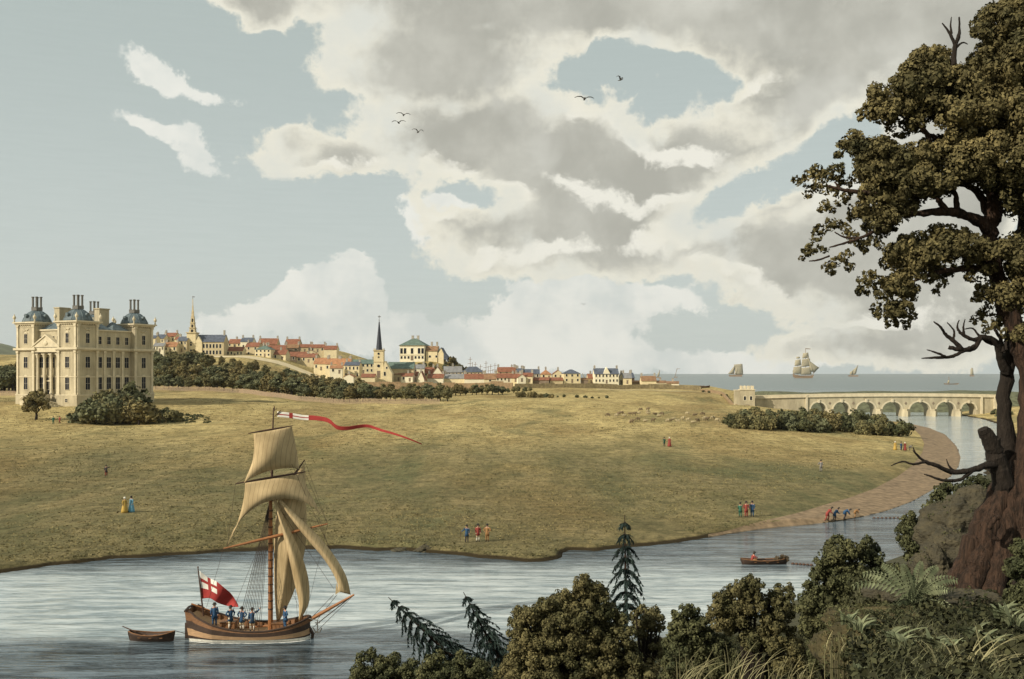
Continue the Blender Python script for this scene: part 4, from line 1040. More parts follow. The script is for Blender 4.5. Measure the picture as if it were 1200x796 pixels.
strip_wall('stone_wall', line_at([822,835,848,858,864], [570,550,520,490,470]), 1.6, .6, M_rub, 'low stone wall beside the road curving down to the gatehouse', 'wall')
M_paling = mat("weathered_paling", (.42,.32,.22), .9, .25, 2)
def paling(lst, Ds, label, h=2.1, pitch=2.2):
    pts = line_at(lst, Ds); cum = [0]
    for a, q in zip(pts[:-1], pts[1:]): cum.append(cum[-1]+np.hypot(*(q-a)[:2]))
    xs = np.interp(np.arange(0, cum[-1], .45), cum, [p[0] for p in pts]); ys_ = np.interp(np.arange(0, cum[-1], .45), cum, [p[1] for p in pts])
    zs = np.maximum(h_far(xs, ys_), 0)
    root = empty('fence', (xs[0], ys_[0], zs[0]), 0, label, 'fence'); o = np.array([xs[0], ys_[0], zs[0]])
    b = MB(); r = MB()
    for i in range(0, len(xs)):
        hh = h*random.uniform(.9, 1.05); b.box((xs[i]-o[0], ys_[i]-o[1], zs[i]-o[2]+hh/2), (.24, .06, hh))
    for i in range(0, len(xs)-8, 8):
        for f in (.3, .8):
            r.tube([(xs[i]-o[0], ys_[i]-o[1]+.1, zs[i]-o[2]+h*f), (xs[i+8]-o[0], ys_[i+8]-o[1]+.1, zs[i+8]-o[2]+h*f)], .06, 4)
        r.box((xs[i]-o[0], ys_[i]-o[1]+.15, zs[i]-o[2]+h*.52), (.2,.2,h*1.15))
    b.build("palings", M_paling, root); r.build("rails_and_posts", M_paling, root)
paling([176,200,240,280,300,320,350,400,460,516], [505,503,500,496,486,468,440,428,424,424], 'long weathered paling fence in front of the wood below the town')
paling([-40,-15,8,24], [452,450,448,446], 'short pale paling fence left of the mansion')
# the road below the kirk
def road(lst, Ds, w, name):
    P = line_at(lst, Ds); m = 40; P = np.array(P); d = np.r_[0, np.cumsum(np.hypot(*np.diff(P[:, :2], axis=0).T))]; t = np.linspace(0, d[-1], m)
    x = np.interp(t, d, P[:, 0]); y = np.interp(t, d, P[:, 1]); R_ = []
    for j in range(7):
        yy = y+(j/6-.5)*w; R_.append(np.c_[x, yy, np.maximum(h_far(x, yy), 0)+.12])
    b = MB(); b.patch(R_); return struct(b.build(name, mat(name+'_gravel', (.56,.47,.30), .95, .15, .3), recalc=False, smooth=True))
road([225,260,300,340,365,390,415], [656,658,656,650,640,628,612], 16, 'hill_road')
road([375,400,430,470], [800,760,730,700], 10, 'upper_road')
road([700,760,800,830,850,862,872], [590,585,572,548,515,485,462], 6, 'coast_road')

# ------------------------------------------------------------------ sea air
def haze(dens):
    b = MB(); b.box((0, 3750, 200), (14000, 7900, 520)); o = b.build('haze', bpy.data.materials.new('sea_haze')); o['kind'] = 'stuff'
    m = o.data.materials[0]; m.use_nodes = True; t = m.node_tree; t.nodes.clear()
    v = N(t, 'ShaderNodeVolumePrincipled'); v.inputs['Color'].default_value = (.86,.88,.88,1); v.inputs['Density'].default_value = dens; v.inputs['Anisotropy'].default_value = .2
    out = N(t, 'ShaderNodeOutputMaterial'); L(t, v.outputs[0], out.inputs['Volume'])
haze(.00003)
# ------------------------------------------------------------------ foliage
def leaf_mat(name, c, c2, island=.45, scale=1.5):
    m = mat(name, c, .8, .3, scale, col2=c2, island=island, spec=.15)
    return m
M_leaf_big = leaf_mat('oak_leaf', (.034,.036,.017), (.19,.155,.066), .45, 1.1)
M_leaf_dk = leaf_mat('dark_leaf', (.024,.034,.017), (.125,.122,.055), .5, .9)
M_leaf_br = leaf_mat('brownish_leaf', (.036,.044,.02), (.165,.140,.062), .5, .9)
M_leaf_wood = leaf_mat('wood_leaf', (.09,.09,.042), (.23,.20,.09), .4, .25)
M_leaf_wood2 = leaf_mat('wood_leaf_blue', (.075,.085,.048), (.19,.19,.095), .4, .25)
M_leaf_wood3 = leaf_mat('wood_leaf_olive', (.10,.09,.04), (.25,.20,.085), .4, .25)
M_bark = mat('reddish_bark', (.014,.010,.007), .95, .5, 2.4, 3.6, 2.2, col2=(.085,.048,.030), stretch=(6, 6, .55))
M_bark_dk = mat('dark_bark', (.02,.015,.011), .95, .3, 3.0, 1.2, 5, stretch=(4,4,1))
def leaves(cl, leaf, dens, seed=0, lumpy=5, flatten=1.0, squash=.9, core=True):
    """cl: list of (center, r). returns V, quads. Leaves sit on small lobes over each clump so outlines scallop."""
    r_ = np.random.default_rng(seed); VV = []; 
    for (c, r) in cl:
        c = np.array(c, float); rr = np.array([r, r, r*squash]) if np.isscalar(r) else np.array(r, float); rm = rr.mean()
        nl = lumpy*3
        u = r_.normal(size=(nl, 3)); u /= np.linalg.norm(u, axis=1)[:, None]
        lc = c+u*rr*.62; lr = rm*r_.uniform(.30, .52, nl)
        n = max(6, int(1.5*dens*4*math.pi*(lr**2).mean()*nl/(leaf*leaf*2.2)))
        k = r_.integers(0, nl, n)
        d = r_.normal(size=(n, 3)); d += u[k]*.7; d /= np.linalg.norm(d, axis=1)[:, None]
        p = lc[k]+d*lr[k][:, None]*r_.uniform(.75, 1.08, n)[:, None]
        stray = r_.random(n) < .05; p[stray] += (p[stray]-c)*r_.uniform(.03, .22, (int(stray.sum()), 1))
        nrm = d+r_.normal(size=(n, 3))*.45; nrm /= np.linalg.norm(nrm, axis=1)[:, None]
        t = np.cross(nrm, r_.normal(size=(n, 3))); t /= np.linalg.norm(t, axis=1)[:, None]; b = np.cross(nrm, t)
        s = leaf*r_.uniform(.6, 1.3, n)[:, None]
        q = np.stack([p-t*s, p-b*s*.62, p+t*s, p+b*s*.62], 1)
        VV.append(q.reshape(-1, 3))
    V = np.concatenate(VV); nf = len(V)//4; Fq = np.arange(nf*4).reshape(nf, 4)
    if core:
        CV = []; CF = []
        o = len(V)
        bmx = bmesh.new(); bmesh.ops.create_icosphere(bmx, subdivisions=2, radius=1); iv = np.array([v.co[:] for v in bmx.verts]); fi = np.array([[v.index for v in f.verts] for f in bmx.faces]); bmx.free()
        for (c, r) in cl:
            rr = np.array([r, r, r*squash]) if np.isscalar(r) else np.array(r, float)
            w = 1+.18*np.sin(iv[:, :1]*5+c[0]*3)*np.sin(iv[:, 1:2]*5+c[2])
            CV.append(iv*rr*.46*w+np.array(c)); CF.append(np.c_[fi, fi[:, 0]]+o); o += len(iv)
        return V, Fq, np.concatenate(CV), np.concatenate(CF)[:, :3]
    return V, Fq, None, None
def foliage_mesh(name, cl, leaf, dens, m, parent=None, seed=0, **k):
    V, Fq, CV, CF = leaves(cl, leaf, dens, seed, **k)
    me = bpy.data.meshes.new(name); nq = len(Fq)
    if CV is not None: allV = np.concatenate([V, CV]); loops = np.concatenate([Fq.ravel(), CF.ravel()]); st = np.concatenate([np.arange(nq)*4, nq*4+np.arange(len(CF))*3])
    else: allV = V; loops = Fq.ravel(); st = np.arange(nq)*4
    me.vertices.add(len(allV)); me.vertices.foreach_set('co', allV.astype(np.float32).ravel())
    me.loops.add(len(loops)); me.loops.foreach_set('vertex_index', loops.astype(np.int32)); me.polygons.add(len(st)); me.polygons.foreach_set('loop_start', st.astype(np.int32))
    me.update(calc_edges=True); me.materials.append(m)
    return link(name, me, parent)
# --- wood trees: six kinds, copied
def wood_proto(i, m):
    r = random.Random(i+50)
    root = empty('tree', (0,0,-500)); cl = []
    h = 9.0
    for k in range(9):
        a = r.uniform(0, 6.28); q = r.uniform(.3, 2.4); z = r.uniform(.30, .88)*h
        cl.append(((q*math.cos(a), q*math.sin(a), z), r.uniform(1.3, 2.1)*(1.15-.4*z/h)))
    cl.append(((0,0,h*.62), 2.4)); cl.append(((r.uniform(-.4,.4),0,h*.90), 1.3))
    foliage_mesh('crown', cl, .34, .55, m, root, i)
    b = MB(); b.tube([(0,0,-1),(0,0,2),(.15,0,4.5)], [.38,.28,.12], 6); b.build('trunk', M_bark_dk, root)
    return root
WM = [M_leaf_wood, M_leaf_wood2, M_leaf_wood3, M_leaf_wood, M_leaf_wood3, M_leaf_wood2]
protos = [wood_proto(i, WM[i]) for i in range(6)]
def bush_proto(i, m):
    r = random.Random(i+90); root = empty('bush', (0,0,-500)); cl = []
    for k in range(7):
        a = r.uniform(0, 6.28); q = r.uniform(.4, 1.9); cl.append(((q*math.cos(a), q*math.sin(a), r.uniform(.5, 1.9)), r.uniform(.8, 1.3)))
    cl.append(((0,0,2.0), 1.3))
    foliage_mesh('foliage', cl, .24, .6, m, root, i+20, lumpy=4)
    b = MB(); b.tube([(0,0,-.6),(0,0,.6),(.1,0,1.4)], [.16,.12,.05], 5); b.build('stem', M_bark_dk, root)
    return root
bprotos = [bush_proto(i, m) for i, m in enumerate((M_leaf_wood, M_leaf_wood2, M_leaf_wood3, M_leaf_dk))]
def plant(p, loc, s, label, cat, group, sz=1.0):
    if not p.get('used'): o = p; o['used'] = 1
    else: o = copy_tree(p)
    o.location = loc; o.rotation_euler = (0, 0, random.uniform(0, 6.28)); o.scale = (s, s, s*sz)
    if 'used' in o and o is not p: del o['used']
    tag(o, label, cat, group); return o
def wood(specs):
    """(px, D, height in px of the crown top above its foot, label)"""
    for (px, D, hp, label, grp) in specs:
        x = (px-600)/F*D; hh = hp*D/F; plant(random.choice(protos[:]), (x, D, hz(x, D)-.2), hh/10.0*1.4, label, 'tree', grp, random.uniform(.68, .80))
KINDS_T = ['round topped', 'broad', 'dense']
S = []
def band(p0, p1, n, D0, D1, h0, h1, where, grp):
    for i in range(n):
        t = (i+random.uniform(.2, .8))/n; S.append((p0+(p1-p0)*t, random.uniform(D0, D1) if not callable(D0) else D0(p0+(p1-p0)*t), random.uniform(h0, h1), where, grp))
G1 = 'trees of the wood below the town'
def bl(a, b): return lambda p: np.interp(p, *a)+random.uniform(-b, b)
# (front row just behind the fence, then rows up the slope)
Dfr = bl(([176,290,330,400,520],[516,508,470,445,440]), 4)
Dmd = bl(([176,290,330,400,520],[545,540,520,490,470]), 8)
Dbk = bl(([176,290,330,400,440],[600,598,580,560,530]), 10)
band(178, 235, 7, Dfr, 0, 15, 20, 'tree in the front row of the wood, between mansion and spired kirk', G1)
band(235, 300, 8, Dfr, 0, 19, 25, 'tree in the front row of the wood, below the slate roofed kirk', G1)
band(300, 372, 9, Dfr, 0, 22, 29, 'tree in the front row of the wood where the fence bends down', G1)
band(372, 436, 9, Dfr, 0, 19, 25, 'tree in the front row of the wood, below the orange roofed cottages', G1)
band(180, 245, 12, Dmd, 0, 20, 26, 'bushy tree mid wood, between the mansion and the spired kirk', G1)
band(240, 330, 13, Dmd, 0, 21, 27, 'bushy tree mid wood, below the slate roofed kirk', G1)
band(320, 430, 15, Dmd, 0, 18, 25, 'bushy tree mid wood, below the orange roofed cottages', G1)
band(180, 245, 12, Dbk, 0, 17, 23, 'tree on the upper wood edge, under the houses left of the spired kirk', G1)
band(335, 405, 10, Dbk, 0, 13, 18, 'tree on the upper edge of the wood, under the road to the hilltop', G1)
G2 = 'hedge trees between fence and town wall'
band(425, 480, 9, bl(([400,530],[452,458]), 8), 0, 14, 19, 'low tree of the hedge below the black spired church', G2)
band(475, 526, 9, bl(([400,530],[446,452]), 8), 0, 13, 18, 'low tree of the hedge at the end of the paling fence', G2)
band(436, 530, 10, bl(([400,530],[500,520]), 10), 0, 12, 15, 'low hedge tree under the left part of the brown wall', G2)
band(526, 592, 11, bl(([520,620],[510,540]), 6), 0, 10, 15, 'low tree of the hedge in front of the long brown wall', G2)
band(592, 625, 5, bl(([590,640],[545,560]), 5), 0, 6, 9, 'low tree at the thin right end of the hedge', G2)
G3 = 'trees left of the mansion'
band(-70, -10, 6, bl(([-80,30],[500,500]), 10), 0, 26, 34, 'dark tree beyond the short paling fence, at the left edge', G3)
band(-8, 24, 8, bl(([-80,30],[490,490]), 8), 0, 30, 38, 'dark tree left of the mansion, beside its left tower', G3)
band(245, 335, 9, Dbk, 0, 12, 17, 'low tree on the grassy slope under the slate roofed kirk', G1)
G4 = 'trees on the castle hill'
band(468, 530, 9, bl(([460,545],[735,735]), 5), 0, 6, 9, 'small green tree on the slope under the castle', G4)
band(525, 548, 6, bl(([460,560],[756,752]), 5), 0, 9, 13, 'green tree on the right shoulder of the castle hill', G4)
wood(S)
def bushes(p0, p1, n, yb0, yb1, h0, h1, label, grp, j=1.5, lift=0):
    for i in range(n):
        t = (i+random.uniform(.1, .9))/n; px = p0+(p1-p0)*t; y = yb0+(yb1-yb0)*t+random.uniform(-j, j)
        g = G(px, y); hh = random.uniform(h0, h1)*g[1]/F
        plant(random.choice(bprotos), (g[0], g[1], g[2]-.15+lift), hh/3.0, label, 'bush', grp, random.uniform(.85, 1.1))
G5 = 'bushes in front of the bridge'
bushes(850, 905, 9, 501, 503, 15, 21, 'rounded bush in the thicket, below the gatehouse', G5)
bushes(895, 980, 13, 503, 506, 15, 21, 'rounded bush in the thicket, below the left arches of the bridge', G5)
bushes(975, 1056, 13, 506, 511, 14, 20, 'rounded bush in the thicket, below the middle arches of the bridge', G5)
bushes(868, 1040, 16, 495, 500, 14, 19, 'rounded bush in the back row of the thicket below the bridge', G5)
G6 = 'shrubs in front of the mansion'
bushes(100, 172, 7, 496, 497, 26, 34, 'broad shrub in front of the mansion near its shaded side', G6)
bushes(118, 160, 4, 491, 491, 32, 40, 'tallest shrub in front of the mansion, against its shaded wall', G6)
bushes(165, 210, 7, 494, 494, 12, 19, 'low dark shrub trailing right from the mansion', G6)
G7 = 'field shrubs'
bushes(603, 650, 7, 466, 466, 4.5, 8, 'small dark shrub in the hedge line of the far meadow, near the long cottages', G7, .6)
bushes(650, 715, 7, 466, 467, 2, 4, 'tiny low shrub at the thin end of the far meadow hedge', G7, .6)
bushes(815, 860, 4, 458, 466, 2, 4, 'tiny shrub beside the road to the gatehouse', G7, .5)
bushes(1155, 1180, 5, 486, 492, 8, 13, 'bush on the far bank at the right end of the bridge', 'bushes at the bridge end')
# tree in front of the mansion
def lawn_tree():
    g = G(42, 492); k = g[1]/F
    root = empty('tree', g, 0, 'small round tree with forked trunk standing left in front of the mansion', 'tree')
    P = lambda x, y, d=0: ((x-42)*k, d, (492-y)*k)
    cl = [(P(32,477), 7*k),(P(40,466), 9*k),(P(50,470), 8*k),(P(44,474,1.5), 8*k),(P(35,470,-1.5), 7*k),(P(48,461), 6*k),(P(54,477), 5*k),(P(42,479,-1), 6*k)]
    foliage_mesh('crown', cl, .26, .6, M_leaf_wood3, root, 77)
    b = MB(); b.tube([P(42,494),P(43,487),P(42,479),P(45,468)], [.5,.36,.25,.1], 7); b.tube([P(42.5,485),P(36,477)], [.22,.08], 6); b.tube([P(42.5,485),P(50,476)], [.22,.08], 6); b.build('trunk', M_bark_dk, root)
lawn_tree()
# dark low scrub right of the mansion, partly standing in for its shadow
def scrub():
    cl = []; r = random.Random(5)
    for i in range(110):
        px = r.uniform(160, 245); t = (px-160)/85; y = r.uniform(483+4*t, 497-1*t); g = G(px, y)
        cl.append((tuple(g+np.array([0,0,.1])), (r.uniform(.8,1.9)*(1.2-t*.8), 1.2, r.uniform(.35,.9)*(1.3-t))))
    o = foliage_mesh('undergrowth', cl, .28, .3, M_leaf_dk, None, 9, lumpy=3); o['kind'] = 'stuff'  # scrub that partly stands in for the mansion's shadow
scrub()
# ------------------------------------------------------------------ the sloop
M_wood = mat('oiled_oak', (.20,.10,.045), .6, .3, 2.5, .3, stretch=(1,6,6)); M_wale = mat('tarred_wale', (.055,.035,.025), .6, .3, 2.5)
M_tan = mat('tan_strake', (.46,.29,.16), .65, .2, 2.0, stretch=(1,1,6)); M_deck = mat('deck_plank', (.36,.22,.11), .8, .2, 2, stretch=(1,8,1))
M_spar = mat('varnished_spar', (.30,.13,.05), .5, .2, 3); M_sparD = mat('dark_spar', (.075,.04,.025), .6, .3, 3)
M_sail = mat('flax_canvas', (.30,.22,.11), .9, .22, .45, .3, 5.0, col2=(.60,.46,.26), stretch=(1.6,1,.6), detail=8)
def seams(m):
    t = m.node_tree; b = t.nodes['Principled BSDF']; src = b.inputs['Base Color'].links[0].from_socket
    tcn = N(t, 'ShaderNodeTexCoord'); sp = N(t, 'ShaderNodeSeparateXYZ'); L(t, tcn.outputs['Object'], sp.inputs[0])
    nz = NOISE(t, tcn.outputs['Object'], .6, 2, .5)
    f = M(t, 'FRACT', M(t, 'MULTIPLY', M(t, 'ADD', M(t, 'ADD', sp.outputs[0], M(t, 'MULTIPLY', sp.outputs[2], -.10)), M(t, 'MULTIPLY', nz, .25)), 3.1))
    L(t, MIX(t, MR(t, f, .84, .93, 0, .45), src, (.12,.085,.04)), b.inputs['Base Color'])
    b.inputs['Subsurface Weight'].default_value = 0
seams(M_sail)
M_sailD = mat('stained_canvas', (.36,.27,.15), .9, .3, .7, .25, 6.0)
M_rope = mat('tarred_rope', (.05,.035,.025), .9, .2, 5)
M_flagred = mat('red_bunting', (.32,.035,.03), .8, .15, 3); M_flagwhite = mat('white_bunting', (.75,.72,.64), .8, .08, 3)
SHD = 77.5; SK = SHD/F
SO = np.array([(297-600)*SK, SHD, 0.])
def sp(px, py, d=0.0):            # ship-local point seen at a pixel, at depth offset d (scaled so it projects there)
    D = SHD+d; return np.array([(px-600)/F*D, D, HC-(py-438)/F*D])-SO
def curve(pts, n):
    P = np.array(pts, float); m = len(P); out = []
    for t in np.linspace(0, m-1, n):
        i = min(int(t), m-2); f = t-i; p0, p1, p2, p3 = P[max(i-1, 0)], P[i], P[i+1], P[min(i+2, m-1)]
        out.append(.5*((2*p1)+(-p0+p2)*f+(2*p0-5*p1+4*p2-p3)*f*f+(-p0+3*p1-3*p2+p3)*f**3))
    return np.array(out)
ship = empty('sloop', SO, 0, 'topsail sloop with tan canvas sails under way on the river', 'sailing ship')
# hull lines by station: px of rail, z rail, half breadth
xs = np.linspace(-4.55, 4.30, 34)
def hb(x):
    t = (x+4.55)/8.85; return 1.62*min(1, (0.62+1.9*t) if t < .2 else 1)*math.sqrt(max(0.0, 1-max(0, (t-.50)/.50)**2.6))+.03
def rail(x):
    t = (x+4.55)/8.85; return 2.1-4.56*t+4.06*t*t+(.12 if t < .04 else 0)
rows = [(-.7,.30),(-.25,.72),(0.02,.90),(.22,.95),(.50,1.0),(.62,1.035),(.98,1.045),(1.08,1.03)]
def section(x):
    R_, B = rail(x), hb(x); zt = [-.7,-.2,.02,.22*1.0, .30+.16*(R_-1.2), .62+.40*(R_-1.2), .98+.62*(R_-1.2), R_]
    bt = [.22,.66,.86,.93,.98,1.03,1.04,1.02]
    sh = .0
    return [(x+(-.35*(z/2.5) if x < -4.4 else 0)-(.0), b_*B, z) for z, b_ in zip(zt, bt)]
b = MB(); St = [section(x) for x in xs]; n = len(rows)
Vh = []
for s in (-1, 1):
    off = len(Vh)
    for st in St: Vh += [(p[0], s*p[1], p[2]) for p in st]
V = Vh; m = len(St)
mats_row = [1,1,4,1,2,1,0]         # keel, keel, boot top, wale, tan, wale, top planking
for s in (0, 1):
    o = s*m*n
    for i in range(m-1):
        for j in range(n-1):
            b.f.append((o+i*n+j, o+(i+1)*n+j, o+(i+1)*n+j+1, o+i*n+j+1)); b.mi.append(mats_row[j])
for j in range(n-1):
    b.f.append((j, j+1, m*n+j+1, m*n+j)); b.mi.append(mats_row[j])         # transom
    b.f.append(((m-1)*n+j, m*n+(m-1)*n+j, m*n+(m-1)*n+j+1, (m-1)*n+j+1)); b.mi.append(mats_row[j])
for i in range(m-1): b.f.append((i*n, m*n+i*n, m*n+(i+1)*n, (i+1)*n)); b.mi.append(1)
b.v = V
b.build('hull', [M_wood, M_wale, M_tan, M_deck, M_white], ship)
# bulwark inside faces, rail cap, deck
DZ = .34
bi = MB(); cap = MB(); 
for s in (-1, 1):
    inn = [(x, s*max(hb(x)*1.0-.10, .0), rail(x)) for x in xs]; low = [(x, s*max(hb(x)*.98-.12, .0), rail(x)-DZ) for x in xs]
    bi.patch([inn, low])
    cap.tube([(x, s*(hb(x)*1.01), rail(x)+.04) for x in xs], .085, 6)
    for i in range(0, len(xs)-1, 2):    # timberheads
        x = xs[i]; bi.box((x, s*max(hb(x)-.17, .02), rail(x)-DZ/2), (.09, .1, DZ))
bi.build('bulwark', M_wood, ship, recalc=False)
cap.tube([(xs[0]-.3, -hb(xs[0]), rail(xs[0])+.04), (xs[0]-.34, 0, rail(xs[0])+.12), (xs[0]-.3, hb(xs[0]), rail(xs[0])+.04)], .09, 6); cap.build('rail', M_wale, ship)
d = MB(); d.patch([[(x, -hb(x)*.97, rail(x)-DZ) for x in xs], [(x, 0, rail(x)-DZ+.04) for x in xs], [(x, hb(x)*.97, rail(x)-DZ) for x in xs]]); d.build('deck', M_deck, ship, recalc=False)
deck = lambda x: rail(x)-DZ+.03
q = MB(); q.box((1.9, .1, deck(1.9)+.25), (.9, .9, .5)); q.box((1.9,.1,deck(1.9)+.53), (1.0,1.0,.06)); q.build('hatch', M_wood, ship)
q = MB(); q.box((-1.9, .1, deck(-1.9)+.2), (1.1, .9, .45)); q.box((-1.9,.1,deck(-1.9)+.45), (1.2,1.0,.06)); q.build('companion_hatch', M_wood, ship)
q = MB(); q.tube([(-4.9,0,1.1),(-5.0,0,-.5)], .07, 6); q.box((-5.0,0,.3), (.35,.1,1.7)); q.build('rudder', M_wale, ship)
q = MB(); q.tube([(-4.7,0,deck(-4.5)+.7),(-3.2,.05,deck(-3.2)+.85)], [.06,.04], 6); q.build('tiller', M_spar, ship)
q = MB(); q.tube([(4.1,0,rail(4.1)-.55),(4.5,0,.3),(4.35,0,-.5)], [.16,.13,.1], 6); q.build('stem', M_wale, ship)
mx = sp(317, 700)[0]
q = MB(); q.tube([(mx,0,.2),(mx,0,sp(317,640)[2]),(mx,0,sp(317,566)[2])], [.19,.17,.12], 10)
ms = q.build('mast', M_spar, ship)
q = MB()
for z in np.arange(2.2, sp(317,590)[2], .62): q.lathe([(.0,-.05),(.20,-.05),(.20,.05),(.0,.05)], (mx,0,z), 8)
q.build('mast_hoops', M_sparD, ms)
q = MB(); q.tube([(mx+.05,.15,sp(317,588)[2]),(mx+.1,.15,sp(320,520)[2]),(mx+.2,.15,sp(322,478)[2])], [.11,.08,.04], 8); q.box((mx+.03,.06,sp(0,584)[2]), (.5,.5,.16)); q.build('topmast', M_sparD, ship)
def spar(name, a, c, r, m=M_sparD, da=0, dc=0):
    A, B = sp(*a, da), sp(*c, dc); q = MB(); q.tube([A, (A*.75+B*.25), (A+B)/2, (A*.25+B*.75), B], [r*.45, r*.85, r, r*.85, r*.45], 8); return q.build(name, m, ship)
spar('topgallant_yard', (291,508), (343,499), .075, da=-.9, dc=.5)
spar('topsail_yard', (276,567), (358,553), .095, da=-1.1, dc=.6)
spar('lower_yard', (262,643), (384,614), .12, M_spar, da=-1.0, dc=.4)
spar('gaff', (323,588), (357,539), .10, da=.3, dc=1.6)
spar('boom', (320,733), (262,737), .09, M_spar, da=.2, dc=.4)
bs = MB(); A = sp(355,731,0); B = sp(415,697,0); bs.tube([A, (A+B)/2, B], [.17,.13,.07], 8); bs.build('bowsprit', M_spar, ship)
def sail(name, A, B, bulge, parent=ship, da=(0,0), db=(0,0), nA=18, nB=12, m=M_sail, gather=0):
    """surface between two edge curves given in pixels; da/db depth offsets from start to end"""
    a = curve([sp(x, y, da[0]+(da[1]-da[0])*i/(len(A)-1)) for i, (x, y) in enumerate(A)], nA)
    c = curve([sp(x, y, db[0]+(db[1]-db[0])*i/(len(B)-1)) for i, (x, y) in enumerate(B)], nA)
    G_ = []
    for j in range(nB):
        t = j/(nB-1); row = a*(1-t)+c*t; s = np.sin(math.pi*np.linspace(.06, .97, nA))
        off = bulge*math.sin(math.pi*t)*s
        if gather: off = off+gather*np.sin(t*math.pi*7)*(.4+.6*s)
        row = row+np.c_[off*0, off, off*0]; G_.append(row)
    q = MB(); q.patch(G_); o = q.build(name, m, parent, True, recalc=False)
    md = o.modifiers.new('thickness', 'SOLIDIFY'); md.thickness = .025
    return o
# squaresails: rows run along the head yard to the foot
ts = sail('topgallant_sail', [(297,508.5),(298,522),(296,540),(290,556),(285.5,567)], [(342,500),(345,514),(348,530),(350,544),(350.5,550)], -.9, da=(-.8,-1.0), db=(.45,.5))
tl = sail('topsail', [(287.5,566),(286,582),(282,600),(275,622),(266,641)], [(355,555),(358,566),(363,578),(371,592),(375.5,604)], -.9, da=(-1.0,-.9), db=(.55,.3), nB=16)
# arch the foot of both square sails
def arch(o, amt):
    me = o.data; nB = 16 if o.name == 'topsail' else 12; nA = 18
    co = np.array([v.co[:] for v in me.vertices]).reshape(nB, nA, 3)
    for j in range(nB):
        t = j/(nB-1); k = (4*t*(1-t))**.7; prof = np.linspace(0, 1, nA)
        top = co[j, 0, 2]; co[j, :, 2] = top+(co[j, :, 2]-top)*(1-amt*k*prof**.6)
    me.vertices.foreach_set('co', co.ravel()); me.update()
arch(ts, .13); arch(tl, .60)
sail('mainsail', [(326,586),(322,620),(321,660),(322,700),(324,728)], [(357,543),(359,590),(358,640),(345,692),(328,727)], -.95, da=(.4,.4), db=(1.5,.5), nA=24, nB=16, m=M_sail, gather=.05)
sail('staysail', [(318,580),(327,610),(337,648),(345,684),(350,706),(350,727)], [(321,580),(333,606),(350,642),(361,676),(362,706),(351,728)], -.55, da=(-.2,-.3), db=(-.1,-.3), nA=26, nB=10, gather=.03)
sail('jib', [(323,582),(338,604),(358,630),(380,656),(394,680),(396,693)], [(325,581),(346,602),(373,628),(393,653),(406,676),(411,697)], -.5, da=(-.3,-.2), db=(-.2,0), nA=26, nB=10, gather=.03)
q = MB(); q.patch([[sp(394,683,-.2), sp(396,690,-.2)], [sp(393,697,-.2), sp(399,693,-.2)]]); q.build('jib_tack', M_sail, ship, recalc=False)
rg = MB()
def rope(a, c, da=0, dc=0, r=.018): rg.tube([sp(*a, da), sp(*c, dc)], r, 4)
for k in range(6):
    rope((316,588), (277+k*5.2, 741-abs(k-2)*0.3), 0, -1.5, .02)
    rope((317,586), (283+k*4.6, 727), 0, 1.4, .016)
for t in np.linspace(.1, .95, 16):   # ratlines
    a = sp(316,588)*(1-t)+sp(277,741,-1.5)*t; c = sp(316,588)*(1-t)+sp(303,741,-1.5)*t; rg.tube([a, c], .009, 3)
rope((415,697),(362,739)); rope((413,699),(366,745)); rope((408,702),(370,732)); rope((391,697),(361,728)); rope((395,697),(372,726))
rope((322,500),(411,697),.1,0,.012); rope((318,582),(391,690),0,0,.012)
rope((276,567),(266,641),-1,-1,.012); rope((384,614),(358,556),.4,.6,.012); rope((384,614),(355,735),.4,0,.01); rope((373,604),(392,665),.3,0,.01)
rope((357,540),(384,614),1.5,.4,.01); rope((262,643),(242,712),-1,-.3,.012); rope((317,600),(262,643),0,-1,.012); rope((317,600),(384,614),0,.4,.012)
rope((322,540),(276,567),0,-1,.01); rope((322,540),(358,553),0,.6,.01); rope((324,588),(266,733),.3,-.3,.012); rope((319,640),(358,729),0,.5,.01); rope((345,680),(349,728),0,0,.01)
rg.build('rigging', M_rope, ship)
an = MB(); an.tube([sp(372,727,-1.2), sp(372,741,-1.2)], .045, 5); an.tube([sp(367,736,-1.2), sp(369.5,740.5,-1.2), sp(372,741.5,-1.2), sp(375,740.5,-1.2), sp(377,736,-1.2)], .05, 5); an.tube([sp(369,730,-1.2), sp(375,730,-1.2)], .04, 5); an.tube([sp(372,727,-1.2), sp(362,725,-.9)], .03, 4); an.build('anchor', M_iron, ship)
q = MB(); q.tube([sp(238.5,722), sp(232,666)], [.07,.045], 6); q.lathe([(.02,-.06),(.08,0),(.02,.08)], sp(232,665), 8); staff = q.build('ensign_staff', M_sparD, ship)
# ensign: red with a white canton and red cross
def flag_patch(fn, nu, nv, mats, pick, name, parent):
    q = MB(); G_ = [[fn(i/nu, j/nv) for i in range(nu+1)] for j in range(nv+1)]; q.patch(G_)
    q.mi = [pick(i/nu, j/nv) for j in range(nv) for i in range(nu)]
    o = q.build(name, mats, parent, True, recalc=False); md = o.modifiers.new('thickness', 'SOLIDIFY'); md.thickness = .015; return o
def ens(u, v):
    top = curve([(234,669),(244,677),(253,681),(263,689),(272,697),(279,709)], 13); bot = curve([(236,702),(246,701),(254,706),(262,709),(271,711),(279.5,711.5)], 13)
    a = np.array([np.interp(u, np.linspace(0,1,13), top[:,k]) for k in (0,1)]); c = np.array([np.interp(u, np.linspace(0,1,13), bot[:,k]) for k in (0,1)])
    p = a*(1-v)+c*v; return sp(p[0], p[1], .28*math.sin(u*9+v*2)*(.2+u))
def ens_pick(u, v):
    u += .01; v += .01
    if u < .42 and v < .58:
        if abs(u-.21) < .038 or abs(v-.29) < .055: return 1
        return 0
    return 1
